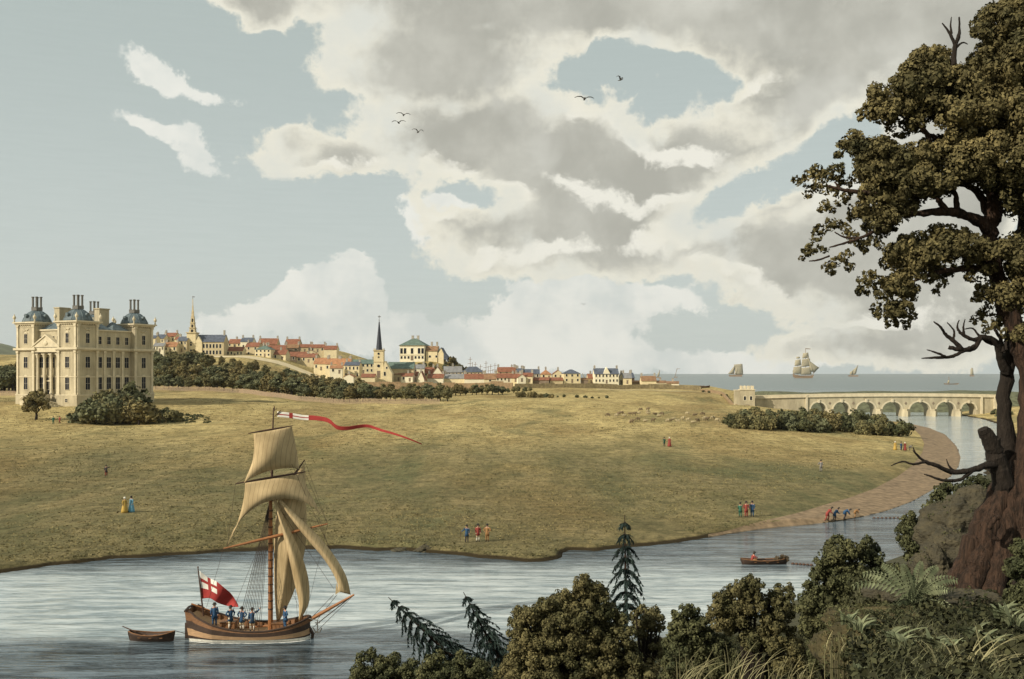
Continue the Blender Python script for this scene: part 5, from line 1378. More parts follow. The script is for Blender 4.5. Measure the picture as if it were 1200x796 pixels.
flag_patch(ens, 38, 30, [M_flagwhite, M_flagred], ens_pick, 'ensign', ship)
def pen(u, v):
    C = curve([(325,485.5),(340,487),(356,489.5),(370,490),(385,493),(395,501),(408,502),(420,500),(432,499.5),(446,504),(462,508.5),(478,514),(494,520.5)], 60)
    c = np.array([np.interp(u, np.linspace(0,1,60), C[:,k]) for k in (0,1)]); w = 2.7*(1-u)**.75+.55
    return sp(c[0], c[1]+(v-.5)*2*w, .2+.9*math.sin(u*12)*u)
def pen_pick(u, v):
    if u < .19: return 1 if (abs(v-.45) < .09 or abs(u-.085) < .012) else 0
    return 1
pw_ = flag_patch(pen, 90, 10, [M_flagwhite, M_flagred], pen_pick, 'pennant', ship)
q = MB(); q.tube([sp(322,488,.15), sp(329,481,.15)], .03, 5); q.build('pennant_stick', M_sparD, ship)
q = MB(); q.tube([sp(322,482,.15), sp(321.5,476,.15)], .03, 5); q.build('truck', M_sparD, ship)
# crew
def on_deck(px, yd, y): x = sp(px, 0)[0]; return SO+np.array([x, y, deck(x)])
GC = 'sailors on the sloop'
person(on_deck(254.5,0,-.7), 'stand', M_blue, 'sailor in blue coat standing alone under the red ensign', rz=.4, legm=M_blue, group=GC)
person(on_deck(271.5,0,-.3), 'akimbo', M_blue, 'sailor in blue coat and pale breeches, second from the stern', rz=.8, group=GC)
person(on_deck(284,0,-.1), 'akimbo', M_blue, 'sailor in blue with hands on hips between two shipmates', rz=-.2, group=GC)
person(on_deck(296,0,-.1), 'raise', M_blue, 'sailor in blue raising one arm towards the mast', rz=.3, group=GC)
person(on_deck(336,0,-.5), 'akimbo', M_blue, 'sailor in long blue coat standing alone right of the mast', rz=-1.0, legm=M_blue, group=GC)
fo = MB()
for s in (-1, 1):
    rr2 = random.Random(3); ra = []; rb_ = []
    for x in xs:
        j = rr2.uniform(.02, .16); ra.append((SO[0]+x*1.0, SO[1]+s*(hb(x)*.90), .015)); rb_.append((SO[0]+x*1.01+.03, SO[1]+s*(hb(x)*.90+.07+j), .012))
    fo.patch([ra, rb_])
fo_ = fo.build('foam', mat('river_foam', (.70,.72,.70), .9, .1, 3), recalc=False); fo_['kind'] = 'stuff'
# towed dinghy
def small_boat(name, loc, Ln, Bm, Hh, rz, label, m1=M_wood, m2=M_wale):
    root = empty(name, loc, rz, label, 'rowing boat')
    st = np.linspace(-1, 1, 17); b = MB(); prof = [(-.12,.12),(.0,.55),(.22,.86),(.36,1.0)]
    def B(t): return Bm/2*(1-abs(t)**2.6*(.97 if t > 0 else .72))
    def Z(t, z): return z*Hh/.36+Hh*.55*t*t*(1.0 if t > 0 else .8)*(z > .1)
    for s in (-1, 1): b.patch([[(t*Ln/2*(.93 if z < .1 else 1), s*B(t)*k, Z(t, z)) for t in st] for z, k in prof])
    b.patch([[( -Ln/2*(.93 if z < .1 else 1), s*B(-1)*k, Z(-1, z)) for s in (-1, 1)] for z, k in prof])
    b.patch([[(t*Ln/2*.93, s*B(t)*.12, Z(t,-.12)) for t in st] for s in (-1, 1)])
    o = b.build('hull', m2, root, True, recalc=False); md = o.modifiers.new('t', 'SOLIDIFY'); md.thickness = .05
    q = MB()
    for s in (-1, 1): q.tube([(t*Ln/2, s*B(t), Z(t,.36)) for t in st], .04, 5)
    q.build('gunwale', m1, root)
    for t in (-.45, .05, .5): q = MB(); q.box((t*Ln/2, 0, Hh*.62), (.22, B(t)*1.9, .04)); q.build('thwart', m1, root)
    q = MB(); q.patch([[(t*Ln/2*.9, s*B(t)*.6, .06) for t in st] for s in (-1, 1)]); q.build('floor_boards', m1, root, recalc=False)
    return root
kD = HC*F/(751-438)
dg = small_boat('dinghy', ((178-600)/F*kD, kD, 0), 3.5, 1.15, .5, -.08, 'small empty dinghy towed behind the sloop', M_wood, M_wale)
q = MB(); q.tube([(-1.3,.1,.62),(-2.35,.15,1.0)], [.05,.035], 5); q.build('oar', M_sparD, dg)
a = sp(228,742); c = np.array([(205-600)/F*kD, kD, .75])-SO
q = MB(); q.tube([a, (a+c)/2+np.array([0,0,-.12]), c], .022, 5); q.build('tow_rope', M_rope, ship)
# rowing boat with fisherman
kD = HC*F/(661-438); RB = np.array([(896-600)/F*kD, kD, 0.])
rb = small_boat('rowing_boat', RB, 5.0, 1.4, .42, .05, 'brown fishing boat with a net heaped on its stern, out on the river', M_wood, M_wale)
person(RB+np.array([-1.3,0,.0]), 'sit', M_red, 'fisherman in red coat seated in the rowing boat', group=None, rz=.2, legm=M_brown)
nt_ = MB(); r = random.Random(3)
o = foliage_mesh('net_heap', [((1.55,0,.5), (.55,.4,.42)), ((2.0,.05,.75), (.35,.3,.3)), ((2.35,0,.55),(.22,.2,.4))], .07, .8, mat('tanned_net', (.10,.075,.045), .95, .4, 6), None, 5); o.location = RB; tag(o, 'brown net heaped over the stern of the rowing boat', 'fishing net')
def floats(pts, n, label):
    a, c = [np.array(p) for p in pts]; root = empty('net_line', a, 0, label, 'net line'); q = MB(); q.tube([(0,0,.02), tuple((c-a)*.5+np.array([0,.3,0])), tuple(c-a)], .025, 4); q.build('line', M_rope, root)
    for i in range(n):
        p = (c-a)*(i+.5)/n; b = MB(); b.lathe([(.02,-.08),(.17,-.05),(.19,.05),(.1,.14)], tuple(p+np.array([0,0,.02])), 8); b.build('cork_float', M_sparD, root)
p1 = wl(927,661); p2 = wl(953,663); floats(((*p1,0),(*p2,0)), 6, 'short line of dark cork floats trailing from the rowing boat')
p1 = wl(1022,607.5); p2 = wl(1064,607.5); floats(((*p1,0),(*p2,0)), 9, 'line of dark cork floats held by the fishermen on the beach')

# ------------------------------------------------------------------ distant ships
M_fsail = mat('distant_canvas', (.34,.30,.20), .9, .2, .02); M_fhull = mat('distant_hull', (.26,.17,.10), .8, .2, .02)
def far_ship(px, yw, D, parts, label, cat='sailing ship', name='ship'):
    """parts in pixels relative to (px, yw): hull polygons, sails (quads), masts"""
    k = D/F; z0 = HC-(yw-438)*k; z0 = 0.0 if abs(z0) < 60 else z0
    root = empty(name, ((px-600)*k, D, 0), 0, label, cat)
    for kind, P in parts:
        q = MB()
        if kind == 'hull':
            Q = [(x*k, -y*k) for x, y in P]; n = len(Q); w = 3*k
            V = [(x, -w*.5*(1-abs(x)/(20*k)), z) for x, z in Q]+[(x, w*.5*(1-abs(x)/(20*k)), z) for x, z in Q]
            q.add(V, [tuple(range(n)), tuple(range(2*n-1, n-1, -1))]+[(i, i+n, (i+1) % n+n, (i+1) % n) for i in range(n)]); q.build('hull', M_fhull, root)
        elif kind == 'sail':
            A = [np.array((x*k, 0, -y*k)) for x, y in P]
            if len(A) == 3: A = [A[0], A[0]+(A[1]-A[0])*.04, A[1], A[2]]
            a, b_, c, d_ = A; G_ = []
            for i in range(7):
                t = i/6; row = []
                for j in range(7):
                    s = j/6; p = (a*(1-s)+b_*s)*(1-t)+(d_*(1-s)+c*s)*t; p = p+np.array([0, -1.6*k*math.sin(math.pi*s)*math.sin(math.pi*(.1+.8*t)), 0]); row.append(p)
                G_.append(row)
            q.patch(G_); o = q.build('sail', M_fsail, root, True, recalc=False); md = o.modifiers.new('t', 'SOLIDIFY'); md.thickness = .12*k
        elif kind == 'mast':
            q.tube([(x*k, 0, -y*k) for x, y in P], .28*k, 5); q.build('mast', M_fhull, root)
        elif kind == 'yard':
            q.tube([(x*k, -.5*k, -y*k) for x, y in P], .2*k, 4); q.build('yard', M_fhull, root)
        elif kind == 'flag':
            q.patch([[(P[0][0]*k,0,-P[0][1]*k),(P[1][0]*k,.5*k,-P[1][1]*k)],[(P[3][0]*k,0,-P[3][1]*k),(P[2][0]*k,.5*k,-P[2][1]*k)]]); q.build('pennant', M_fhull, root, recalc=False)
    return root
far_ship(942, 442.5, 4600, [('hull', [(-13,-5),(-12.5,-1.5),(-10,0),(10,0),(12,-4),(8,-3),(-4,-2.8),(-10,-4)]),
    ('mast', [(-7,-3),(-7,-22)]),('mast', [(2,-3),(2,-35)]),('mast', [(10,-4),(18,-13)]),
    ('sail', [(-10,-21),(-4,-22),(-3,-15),(-11,-14)]),('sail', [(-12,-13),(-3,-14),(-2,-5),(-13,-5)]),('sail', [(-4.5,-23),(-9,-23),(-8.6,-25),(-5,-25)]),
    ('sail', [(-1,-29),(5,-30),(6,-24),(-2,-23)]),('sail', [(-2,-22),(7,-23),(8,-14),(-3,-13)]),('sail', [(-3,-12),(8,-13),(9,-4),(-4,-4)]),
    ('sail', [(3,-29),(13,-8),(8,-7)]),('sail', [(4,-22),(18,-12),(11,-6)]),('flag', [(2,-35),(8,-34.5),(8,-33.8),(2,-34)]),('flag', [(-13,-9),(-10,-9.4),(-10,-7.5),(-13,-7)])],
    'large square rigged ship under full sail on the horizon')
far_ship(862, 439, 7000, [('hull', [(-8,-2),(-7,0),(7,0),(8,-2)]),('mast', [(4,-1),(6,-15)]),('mast', [(-2,-1),(-1,-12)]),
    ('sail', [(-2,-14),(8,-15),(9,-2),(0,-2)]),('sail', [(-1,-13),(-2,-3),(-9,-3)]),('sail', [(1,-13),(3,-14),(2,-3),(-1,-3)])], 'two masted schooner with pale sails, leftmost on the horizon')
far_ship(1000, 438.8, 7000, [('hull', [(-6,-1.6),(-5,0),(5,0),(6,-1.6)]),('mast', [(0,-1),(5,-13)]),('sail', [(0,-8),(5.5,-13),(3,-3),(-1,-2)]),('sail', [(-4,-5),(0,-8),(-1,-2),(-4,-2)])],
    'small lugger between the square rigged ship and the great tree')
far_ship(1139, 438.6, 7500, [('hull', [(-2.5,-1.2),(-2,0),(2,0),(2.5,-1.2)]),('mast', [(0,-1),(-.5,-10)]),('sail', [(-1.5,-9),(1,-10),(2,-1.5),(-1.8,-1.5)])], 'tiny sail on the horizon near the great trunk')
far_ship(1115, 450.5, 1900, [('hull', [(-9,-1.2),(-8,0),(7,0),(9,-1.4),(0,-.8)]),('mast', [(-3,-1),(-3,-9)]),('sail', [(-4,-5),(-2.5,-5),(-2.5,-1.5),(-5,-1.5)])], 'dark open boat with a bare mast beyond the bridge', 'boat', 'open_boat')
far_ship(771.5, 441.5, 4800, [('hull', [(-3,-1),(-2.5,0),(2.5,0),(3,-1)]),('mast', [(-1,-1),(1.5,-9)]),('sail', [(-.5,-5),(1.8,-9),(1,-1.5),(-1.5,-1.5)])], 'tiny lugger just off the last cream cottage')
far_ship(792, 441, 5200, [('hull', [(-2,-.9),(-1.6,0),(1.6,0),(2,-.9)]),('mast', [(-1,-1),(1.5,-11)]),('yard', [(1,-10),(5,-10.5)])], 'tiny distant boat with leaning mast right of the little lugger')
far_ship(684.5, 440, 2600, [('hull', [(-2,-.9),(-1.6,0),(1.6,0),(2,-.9)]),('mast', [(1,-1),(-2,-10)]),('sail', [(-2,-9),(-1,-8),(1.6,-3),(.6,-3)])], 'boat with leaning mast showing over the roofs near the great white house')
for i, (px, top, lab) in enumerate(((551,413,'harbour ship with the tallest mast, nearest the castle hill'),(557,419,'harbour ship second from the castle hill'),(563,422,'short masted harbour vessel in the middle of the moored ships'),(569.5,418,'harbour ship with a tall thin mast and long yards'),(575,422,'harbour ship moored beside the rightmost pair of masts'),(580,421,'rightmost moored ship of the harbour'))):
    D = 940.+i*6; k = D/F; b_ = 444
    far_ship(px, b_, D, [('hull', [(-5,2-8),(-4.5,0-2),(4.5,-2),(5.5,-6)])]+[('mast', [(0,-3),(0,-(20+438-top)+0)]),('mast', [(2.6,-3),(2.6,-(14+438-top))]),
      ('yard', [(-3,-(12+438-top)),(3,-(13+438-top))]),('yard', [(-2,-(17+438-top)),(2.4,-(17.5+438-top))]),('yard', [(1.4,-(8+438-top)),(4.6,-(8.4+438-top))])], lab)
for px, lab, ang in ((819,'dark boat hauled up on the shore beyond the last hut',0.1),(826,'second dark boat hauled up on the shore beyond the last hut',-.1)):
    D = 615.; x = (px-600)/F*D; o = small_boat('fishing_boat', (x, D, hz(x, D)+.1), 6.0, 2.0, .9, ang, lab)

# ------------------------------------------------------------------ people ashore
GP = 'people walking in the meadow'
def pp(px, py, *a, **k): return person(G(px, py), *a, **k)
o = pp(547,635.5,'stick',M_blue,'man in blue coat leaning on a stick by the river',rz=.0,legm=M_dark,group=GP,scale=1.12)
q = MB(); q.tube([(-.62,-.25,1.18),(-.66,-.27,.0)], .02, 6); st_ = q.build('walking_stick', M_sparD); st_.matrix_world = Matrix.Translation(o.location) @ Matrix.Scale(1.12, 4); tag(st_, 'thin walking stick in the hand of the man in blue', 'walking stick')
pp(560,635,'stand',M_red,'man in red coat standing between the two others by the river',rz=.3,legm=M_buff,group=GP,scale=1.15)
pp(571,635,'akimbo',M_brown,'man in orange brown coat, right one of three by the river',rz=-.3,legm=M_brown,group=GP,scale=1.15)
pp(146,601,'stand',M_yel,'woman in yellow gown walking in the left meadow',dress=True,rz=.8,group=GP,scale=1.2)
pp(154,600.5,'stand',M_pale,'woman in pale blue gown beside the woman in yellow',dress=True,rz=-.6,group=GP,scale=1.25,hatm=M_hat)
pp(124.5,558.5,'point',M_dark,'lone figure in dark red coat in the meadow below the mansion',rz=.5,group=GP,scale=1.15,legm=M_red)
pp(62.5,497,'stand',M_green,'tiny figure in green beside the one in red below the lawn tree',rz=.2,group=GP,scale=1.3,legm=M_green)
pp(70,496.5,'walk',M_red,'tiny figure in red in front of the mansion',rz=-.5,group=GP,scale=1.25,legm=M_red)
pp(778.5,523,'stick',M_green,'figure in green coat with bundle in the middle of the meadow',rz=.4,group=GP,scale=1.2,legm=M_dark)
pp(784.5,523.5,'stand',M_red,'woman in red gown beside the figure in green, mid meadow',dress=True,group=GP,scale=1.25)
pp(867.5,606,'stick',M_green,'man in green bending towards his companions near the bank',rz=2.6,group=GP,scale=1.1,legm=M_green)
pp(874.5,606.5,'akimbo',M_red,'man in red coat in the middle of three near the bank',rz=.2,group=GP,scale=1.2,legm=M_red)
pp(881.5,606,'stand',M_blue,'tall man in blue coat, right one of three near the bank',rz=-.4,group=GP,scale=1.2,legm=M_blue)
pp(962,553,'stick',M_grey,'lone grey figure with a stick in the meadow below the bridge',rz=.0,group=GP,scale=1.25,legm=M_grey)
GF = 'fishermen hauling a net on the beach'
pp(969.5,611,'haul',M_red,'fisherman in red hauling at the left end of the net',rz=0,group=GF,scale=1.15,legm=M_red)
pp(978,611,'haul',M_blue,'fisherman in dark blue pulling just behind the one in red',rz=.2,group=GF,scale=1.1,legm=M_dark)
pp(990,609,'bend',M_blue,'fisherman in blue stooping low over the net',rz=.1,group=GF,scale=1.15,legm=M_dark)
pp(1002,607,'bend',M_brown,'crouching fisherman in brown at the water edge',rz=.4,group=GF,scale=.95,legm=M_brown)
GQ = 'people on the grass by the bushes near the bridge'
pp(1049,527.5,'stand',M_yel,'woman in yellow gown on the grass below the bridge',dress=True,group=GQ,scale=1.2)
pp(1056,528,'stand',M_blue,'man in blue coat beside the woman in yellow below the bridge',rz=.5,group=GQ,scale=1.2,legm=M_blue)
pp(1060.5,528,'stand',M_red,'woman in crimson gown beside the man in blue below the bridge',dress=True,group=GQ,scale=1.15)
pp(1066,528,'bend',M_grey,'grey stooping figure at the right of the group below the bridge',rz=.2,group=GQ,scale=1.0,legm=M_grey)
# ------------------------------------------------------------------ sheep
M_wool = mat('wool', (.36,.30,.18), .95, .25, 4, .5); M_woolD = mat('dark_wool', (.16,.12,.07), .95, .25, 4, .5)
def sheep_mesh(lie, graze):
    z = .62 if not lie else .30
    vs_ = [(0,0,z),(.32,0,z+.02),(-.32,0,z),(.48,0,z+.10),(.64,0,z+(.16 if not graze else -.28)),(.76,0,z+(.10 if not graze else -.42)),(-.45,0,z-.02)]
    E = [(0,1),(0,2),(1,3),(3,4),(4,5),(2,6)]; rd = [.25,.24,.24,.13,.09,.055,.07]
    if not lie:
        for s in (-1,1):
            for x in (.28,-.28):
                i = len(vs_); vs_ += [(x,s*.13,z-.2),(x+.02*(1 if x>0 else -1),s*.13,z-.38),(x,s*.13,.02)]; E += [(1 if x>0 else 2, i),(i,i+1),(i+1,i+2)]; rd += [.07,.045,.035]
    return skin_mesh('sheep', vs_, E, rd, [M_wool], 0, 1)
sm = [sheep_mesh(False, True), sheep_mesh(False, False), sheep_mesh(True, False)]; smD = [m_.copy() for m_ in sm]
for m_ in smD: m_.materials[0] = M_woolD
r = random.Random(11)
zs = [(113,445),(125,437),(138,430),(122,448),(143,437),(160,430),(150,412),(159,409),(139,478),(148,470),(165,476),(185,470),(182,480),(200,466),(172,444),(176,438),(205,436),(214,437),(224,438),(228,470),(212,482),(160,425),(225,466),(190,462),(206,474),(148,436),(132,443),(236,462),(218,478),(156,474),(128,432),(195,482),(168,432),(240,476),(140,482)]
for i, (a, c) in enumerate(zs):
    px, py = 600+a, 400+c/5
    g = G(px, py); o = link('sheep', (sm if r.random() < .45 else smD)[i % 3]); o.location = g; o.rotation_euler = (0, 0, r.choice((0, math.pi))+r.uniform(-.5, .5)); o.scale = (1.5,)*3
    tag(o, ('sheep in the left part of the flock grazing in the far meadow' if a < 165 else 'sheep in the right part of the flock, towards the thicket'), 'sheep', 'sheep left' if a < 165 else 'sheep right')
# ------------------------------------------------------------------ birds
M_bird = mat('gull_dark_plumage', (.08,.075,.065), .9, .2, 5)
def bird(px, py, span, up, tilt, label):
    D = 160.; k = D/F; p = W(px, py, D); w = span*k/2
    vs_ = [(0,0,0),(.35*w,0,.0),(-.35*w,0,-.02),(.5*w,0,.03),(0,-.5*w*.2,.05*w),(0,0,0)]
    root = empty('bird', p, tilt, label, 'bird', 'birds in the sky')
    b = MB(); b.tube([(0,-.45*w,.02*w),(0,-.30*w,.04*w),(0,0,0),(0,.35*w,-.02*w),(0,.55*w,0)], [.02*w,.07*w,.11*w,.06*w,.015*w], 8); b.build('body', M_bird, root, True)
    for s in (-1, 1):
        b = MB(); P = [(0,0,0),(s*.35*w,-.08*w,up*w*.55),(s*.7*w,0,up*w*.62),(s*1.0*w,.14*w,up*w*.35)]; c = [.26,.26,.18,.04]
        b.patch([[(x, y-ch*w*.5, z) for (x, y, z), ch in zip(P, c)], [(x, y, z+.035*w) for (x, y, z), ch in zip(P, c)], [(x, y+ch*w*.5, z) for (x, y, z), ch in zip(P, c)]])
        o = b.build('wing', M_bird, root, True, recalc=False); md = o.modifiers.new('t', 'SOLIDIFY'); md.thickness = .03*w
for a in ((473,135,17,.45,.3,'topmost of the three birds flying together in the grey cloud'),(467,144,17,.45,-.2,'leftmost of the three birds flying together'),(490,155,15,.7,.5,'lowest of the three birds, right of its two companions'),
          (685,116,23,.35,.1,'largest bird, gliding in front of the white cloud'),(727,94,14,.9,.9,'bird with raised wings at the edge of the blue gap'),(684,357,7,.5,0,'faint tiny bird over the low white cloud, left of another')): bird(*a)
# ------------------------------------------------------------------ the great tree
TD = 20.0
def nW(px, py, d=0.0): return W(px, py, TD+d)
tb = GN(1160, 692)
TR = np.array([W(1160, 692, TD)[0], TD, hn(W(1160, 692, TD)[0], TD)])
great = empty('great_tree', TR, 0, 'great oak with twin leaning trunks and brown green crown filling the right edge', 'tree')
def q_(px, py, d=0.0): return nW(px, py, d)-TR
k6 = TD/F
def limb(mb, pts, rad, seg=10): # pts px,py,d ; rad px
    P = [q_(x, y, d) for x, y, d in pts]; n = max(10, len(P)*5); C = curve(P, n); rr = np.interp(np.linspace(0, 1, n), np.linspace(0, 1, len(rad)), rad)*k6
    rg_ = np.random.default_rng(int(pts[0][0]+pts[-1][1])); rr = rr*(1+.07*rg_.normal(size=n))
    C = C+rg_.normal(size=C.shape)*rr[:, None]*.10; mb.tube(C, list(rr), seg)
t = MB()
limb(t, [(1172,730,0),(1170,700,0),(1181,640,0),(1198,560,0),(1207,480,0),(1203,430,0),(1189,385,0),(1171,335,0),(1160,285,0),(1164,235,0)], [38,33,23,15,13,11,10,9.5,9,8], 24)
for a in ([(1105,705,-.5),(1128,668,-.4),(1150,615,-.3),(1172,565,-.1)], [(1128,712,-.8),(1145,668,-.6),(1163,610,-.4),(1182,560,-.2)], [(1160,715,-.9),(1172,660,-.7),(1182,600,-.4),(1195,540,-.2)], [(1200,715,-.9),(1196,650,-.6),(1198,580,-.4),(1206,500,-.2)], [(1215,700,.0),(1208,620,0),(1206,540,0)]):
    limb(t, a, [15,13,11,8], 9)
t.build('trunk', M_bark, great, True)
t = MB(); limb(t, [(1186,580,.2),(1180,520,.3),(1177,470,.3),(1182,420,.3),(1188,370,.4),(1196,300,.5),(1200,220,.5)], [15,10,8,8,7.5,6,5], 12); t.build('second_trunk', M_bark_dk, great, True)
t = MB(); limb(t, [(1183,590,-.2),(1172,550,-.3),(1162,520,-.35),(1152,503,-.4)], [15,12,10,6], 10); limb(t, [(1165,530,-.3),(1158,512,-.4),(1160,502,-.4)], [7,5,1], 6); t.build('broken_stub', M_bark_dk, great)
t = MB(); P = [(1163,612),(1170,606),(1175,613),(1176,624),(1170,632),(1163,628),(1160,620),(1163,612)]
limb(t, [(x, y, -.95) for x, y in P], [2.6]*8, 7); t.build('knot', M_bark, great, True)
def br(pts, rad, m=M_bark, name='branch'): t = MB(); limb(t, pts, rad, 8); return t.build(name, m, great, True)
br([(1162,275,0),(1152,262,-.1),(1130,252,-.2),(1110,248,-.3),(1085,250,-.3),(1060,252,-.4),(1040,262,-.4)], [9,7,5.5,5,4,2.6,1.2])
br([(1165,265,0),(1152,235,.1),(1142,222,.1),(1120,212,.1),(1115,195,.1)], [7,5,4,3,1.5])
br([(1166,262,0),(1168,230,0),(1162,205,0),(1170,190,0),(1175,150,0)], [8,6,5,4,2])
br([(1166,250,0),(1156,218,-.1),(1140,195,-.2),(1130,170,-.2)], [6,4,3,1.5])
br([(1110,248,-.3),(1100,235,-.4),(1092,218,-.4)], [4,3,1]); br([(1122,250,-.2),(1120,230,-.2),(1112,214,-.2)], [4,3,1])
br([(1090,168,-.5),(1082,150,-.5),(1070,145,-.5)], [3,2,1]); br([(1115,190,-.3),(1100,165,-.4),(1083,155,-.5),(1075,140,-.5)], [4,3,2.5,1.2])
br([(1040,228,-.4),(1010,226,-.5),(985,222,-.5),(970,218,-.5)], [3,2.6,2,1]); br([(985,222,-.5),(978,213,-.5)], [1.6,.8])
br([(1040,262,-.4),(1015,276,-.5),(990,285,-.5),(972,290,-.5)], [2.4,1.8,1.4,.8]); br([(1010,279,-.5),(990,278,-.5),(978,272,-.5)], [1.5,1.1,.7]); br([(972,300,-.5),(958,305,-.5),(948,306,-.5)], [1.2,1,.6])
br([(1176,330,0),(1155,316,-.2),(1130,315,-.3),(1095,320,-.4),(1070,330,-.4)], [6,4.5,3.5,2.5,1.4])
br([(1118,78,-.4),(1119,55,-.4),(1124,40,-.4),(1124,20,-.4)], [3.4,2.8,1.8,.8], M_bark_dk, 'dead_top'); br([(1119,52,-.4),(1112,38,-.4),(1104,27,-.4)], [2,1.4,.6], M_bark_dk, 'dead_top'); br([(1120,56,-.4),(1128,50,-.4),(1134,52,-.4)], [1.6,1,.5], M_bark_dk, 'dead_top')
br([(1115,40,-.4),(1114,30,-.4),(1115,20,-.4)], [1.5,1,.5], M_bark_dk, 'dead_top')
# bare dead boughs
D1 = 'dead_bough'
br([(1179,438,.2),(1172,420,.1),(1168,402,0),(1150,396,-.1),(1142,408,-.1),(1128,410,-.2),(1112,407,-.2)], [6,4.5,4,3.2,2.8,2.6,2.3], M_bark_dk, D1)
br([(1142,406,-.1),(1128,412,-.2),(1115,418,-.2),(1098,419,-.3),(1080,420,-.3)], [2.6,2.2,2,1.6,.6], M_bark_dk, D1); br([(1108,418,-.3),(1096,413,-.3),(1086,410,-.3)], [1.5,1.1,.5], M_bark_dk, D1)
br([(1128,410,-.2),(1118,400,-.2),(1108,392,-.2),(1102,383,-.3),(1094,377,-.3)], [2.8,2.4,2,1.4,.6], M_bark_dk, D1); br([(1117,398,-.2),(1118,388,-.2),(1110,378,-.2)], [1.8,1.2,.6], M_bark_dk, D1)
br([(1150,396,-.1),(1140,398,-.1),(1128,392,-.1),(1122,384,-.1),(1124,375,-.1)], [3,2.4,2,1.2,.5], M_bark_dk, D1); br([(1130,393,-.1),(1129,384,-.1),(1131,374,-.1)], [1.8,1.1,.5], M_bark_dk, D1)
br([(1176,412,0),(1172,396,0),(1166,386,0),(1164,376,0)], [3,2.2,1.6,.6], M_bark_dk, D1); br([(1174,402,0),(1160,402,0),(1148,394,0),(1140,385,0),(1130,386,0)], [2.6,2.2,1.6,1,.5], M_bark_dk, D1)
br([(1176,545,-.3),(1155,546,-.5),(1135,552,-.6),(1115,553,-.6),(1098,546,-.7),(1082,540,-.7),(1070,528,-.8)], [5,4,3.2,2.8,2.4,1.8,.6], M_bark_dk, D1)
br([(1085,541,-.7),(1070,544,-.8),(1058,541,-.8),(1044,546,-.8)], [1.6,1.3,1,.5], M_bark_dk, D1); br([(1140,551,-.6),(1125,562,-.6),(1105,563,-.7),(1090,558,-.7),(1083,556,-.7)], [2.6,2,1.6,1.1,.5], M_bark_dk, D1)
br([(1118,552,-.6),(1112,546,-.6),(1109,538,-.6)], [1.6,1,.4], M_bark_dk, D1); br([(1072,530,-.8),(1070,524,-.8)], [1,.4], M_bark_dk, D1)
# crown: clumps traced in the vertical, spread in depth
CR = [(1170,26,24),(1192,16,22),(1150,34,13),(1195,50,34),(1165,58,20),(1148,74,14),(1178,90,30),
 (1082,70,17),(1070,84,17),(1100,66,13),(1094,90,28),(1060,104,24),(1113,66,9),(1118,98,24),(1140,104,22),(1030,112,15),(1022,128,13),(1010,134,9),(1040,130,18),(1062,126,22),(1088,118,26),(1116,128,26),(1150,130,30),(1190,130,36),
 (1056,152,11),(1045,148,8),(1072,146,12),(1130,150,20),(1160,165,30),(1196,180,34),
 (1000,166,14),(985,176,11),(1012,178,18),(1034,176,17),(1050,190,22),(1022,198,22),(1078,182,24),(1106,184,26),(1136,192,28),(1168,205,24),(1196,225,30),
 (1046,216,26),(1076,214,26),(1104,214,22),(1020,226,14),(1034,236,15),(1060,240,16),(1005,208,9),
 (945,205,8),(956,202,9),(934,211,7),(950,217,8),(965,210,11),(975,204,10),(982,198,8),(990,213,9),(960,222,6),(947,228,6),(975,224,8),(985,236,7),(968,240,7),(961,245,5),(993,228,7),(974,246,6),
 (1008,246,12),(1000,252,8),(1025,254,13),(1042,250,15),(1064,250,10),(1018,266,10),(1035,266,12),(1048,264,8),
 (961,270,8),(972,264,8),(982,262,6),(955,277,7),(990,270,8),(1000,278,8),(945,295,7),(952,290,8),(940,303,4),(965,292,6),(968,314,6),(978,308,8),(988,302,7),(995,312,7),(975,318,5),(996,296,5),(1010,285,9),(1024,282,9),(1012,292,6),(1030,288,6),
 (1058,288,14),(1048,296,13),(1040,308,9),(1075,284,13),(1098,276,14),(1112,272,10),(1072,300,18),(1092,298,20),(1116,290,20),(1140,290,20),(1162,292,16),(1128,278,12),(1060,315,15),(1090,318,14),(1140,310,14),(1160,312,12),(1190,300,30),
 (1014,327,9),(1022,322,6),(1008,341,7),(1018,338,9),(1028,328,8),(1045,332,13),(1062,338,15),(1036,346,11),(1024,362,7),(1035,366,9),(1046,362,12),(1058,362,12),(1070,368,8),(1062,380,7),(1040,380,6),(1050,378,6),(1066,350,10),(1028,370,5),
 (1108,322,9),(1104,333,7),(1098,342,5),(1112,312,9),(1138,324,8),
 (1150,332,9),(1146,348,7),(1154,345,9),(1160,336,10),(1168,350,12),(1143,352,5),(1146,372,7),(1154,366,8),(1142,376,5),(1160,380,8),(1155,388,5),(1172,375,11),(1188,350,22),(1180,392,9),(1195,390,14),
 (1225,60,40),(1230,140,45),(1235,230,45),(1225,320,40),(1250,180,60)]
cl = []; rr_ = random.Random(4)
for (x, y, r) in CR:
    right = max(0, min(1, (x-1000)/150))
    d = rr_.uniform(-.35, .3)
    big = r >= 12
    cl.append((tuple(q_(x, y, d)), r*1.05*k6))
    if big:
        for s in (-1, 1):
            dd = s*(r*k6*1.1+rr_.uniform(.1, .5)); cl.append((tuple(q_(x+rr_.uniform(-.3,.3)*r, y+rr_.uniform(-.2,.2)*r, dd)), r*.85*k6))
A_ = [c for i, c in enumerate(cl) if c[1] < 13*k6]; B_ = [c for c in cl if c[1] >= 13*k6]
foliage_mesh('crown', B_, .040, .62, M_leaf_big, great, 101, lumpy=5, core=False)
foliage_mesh('leaf_sprays', A_, .042, .70, M_leaf_big, great, 102, lumpy=3, core=False)

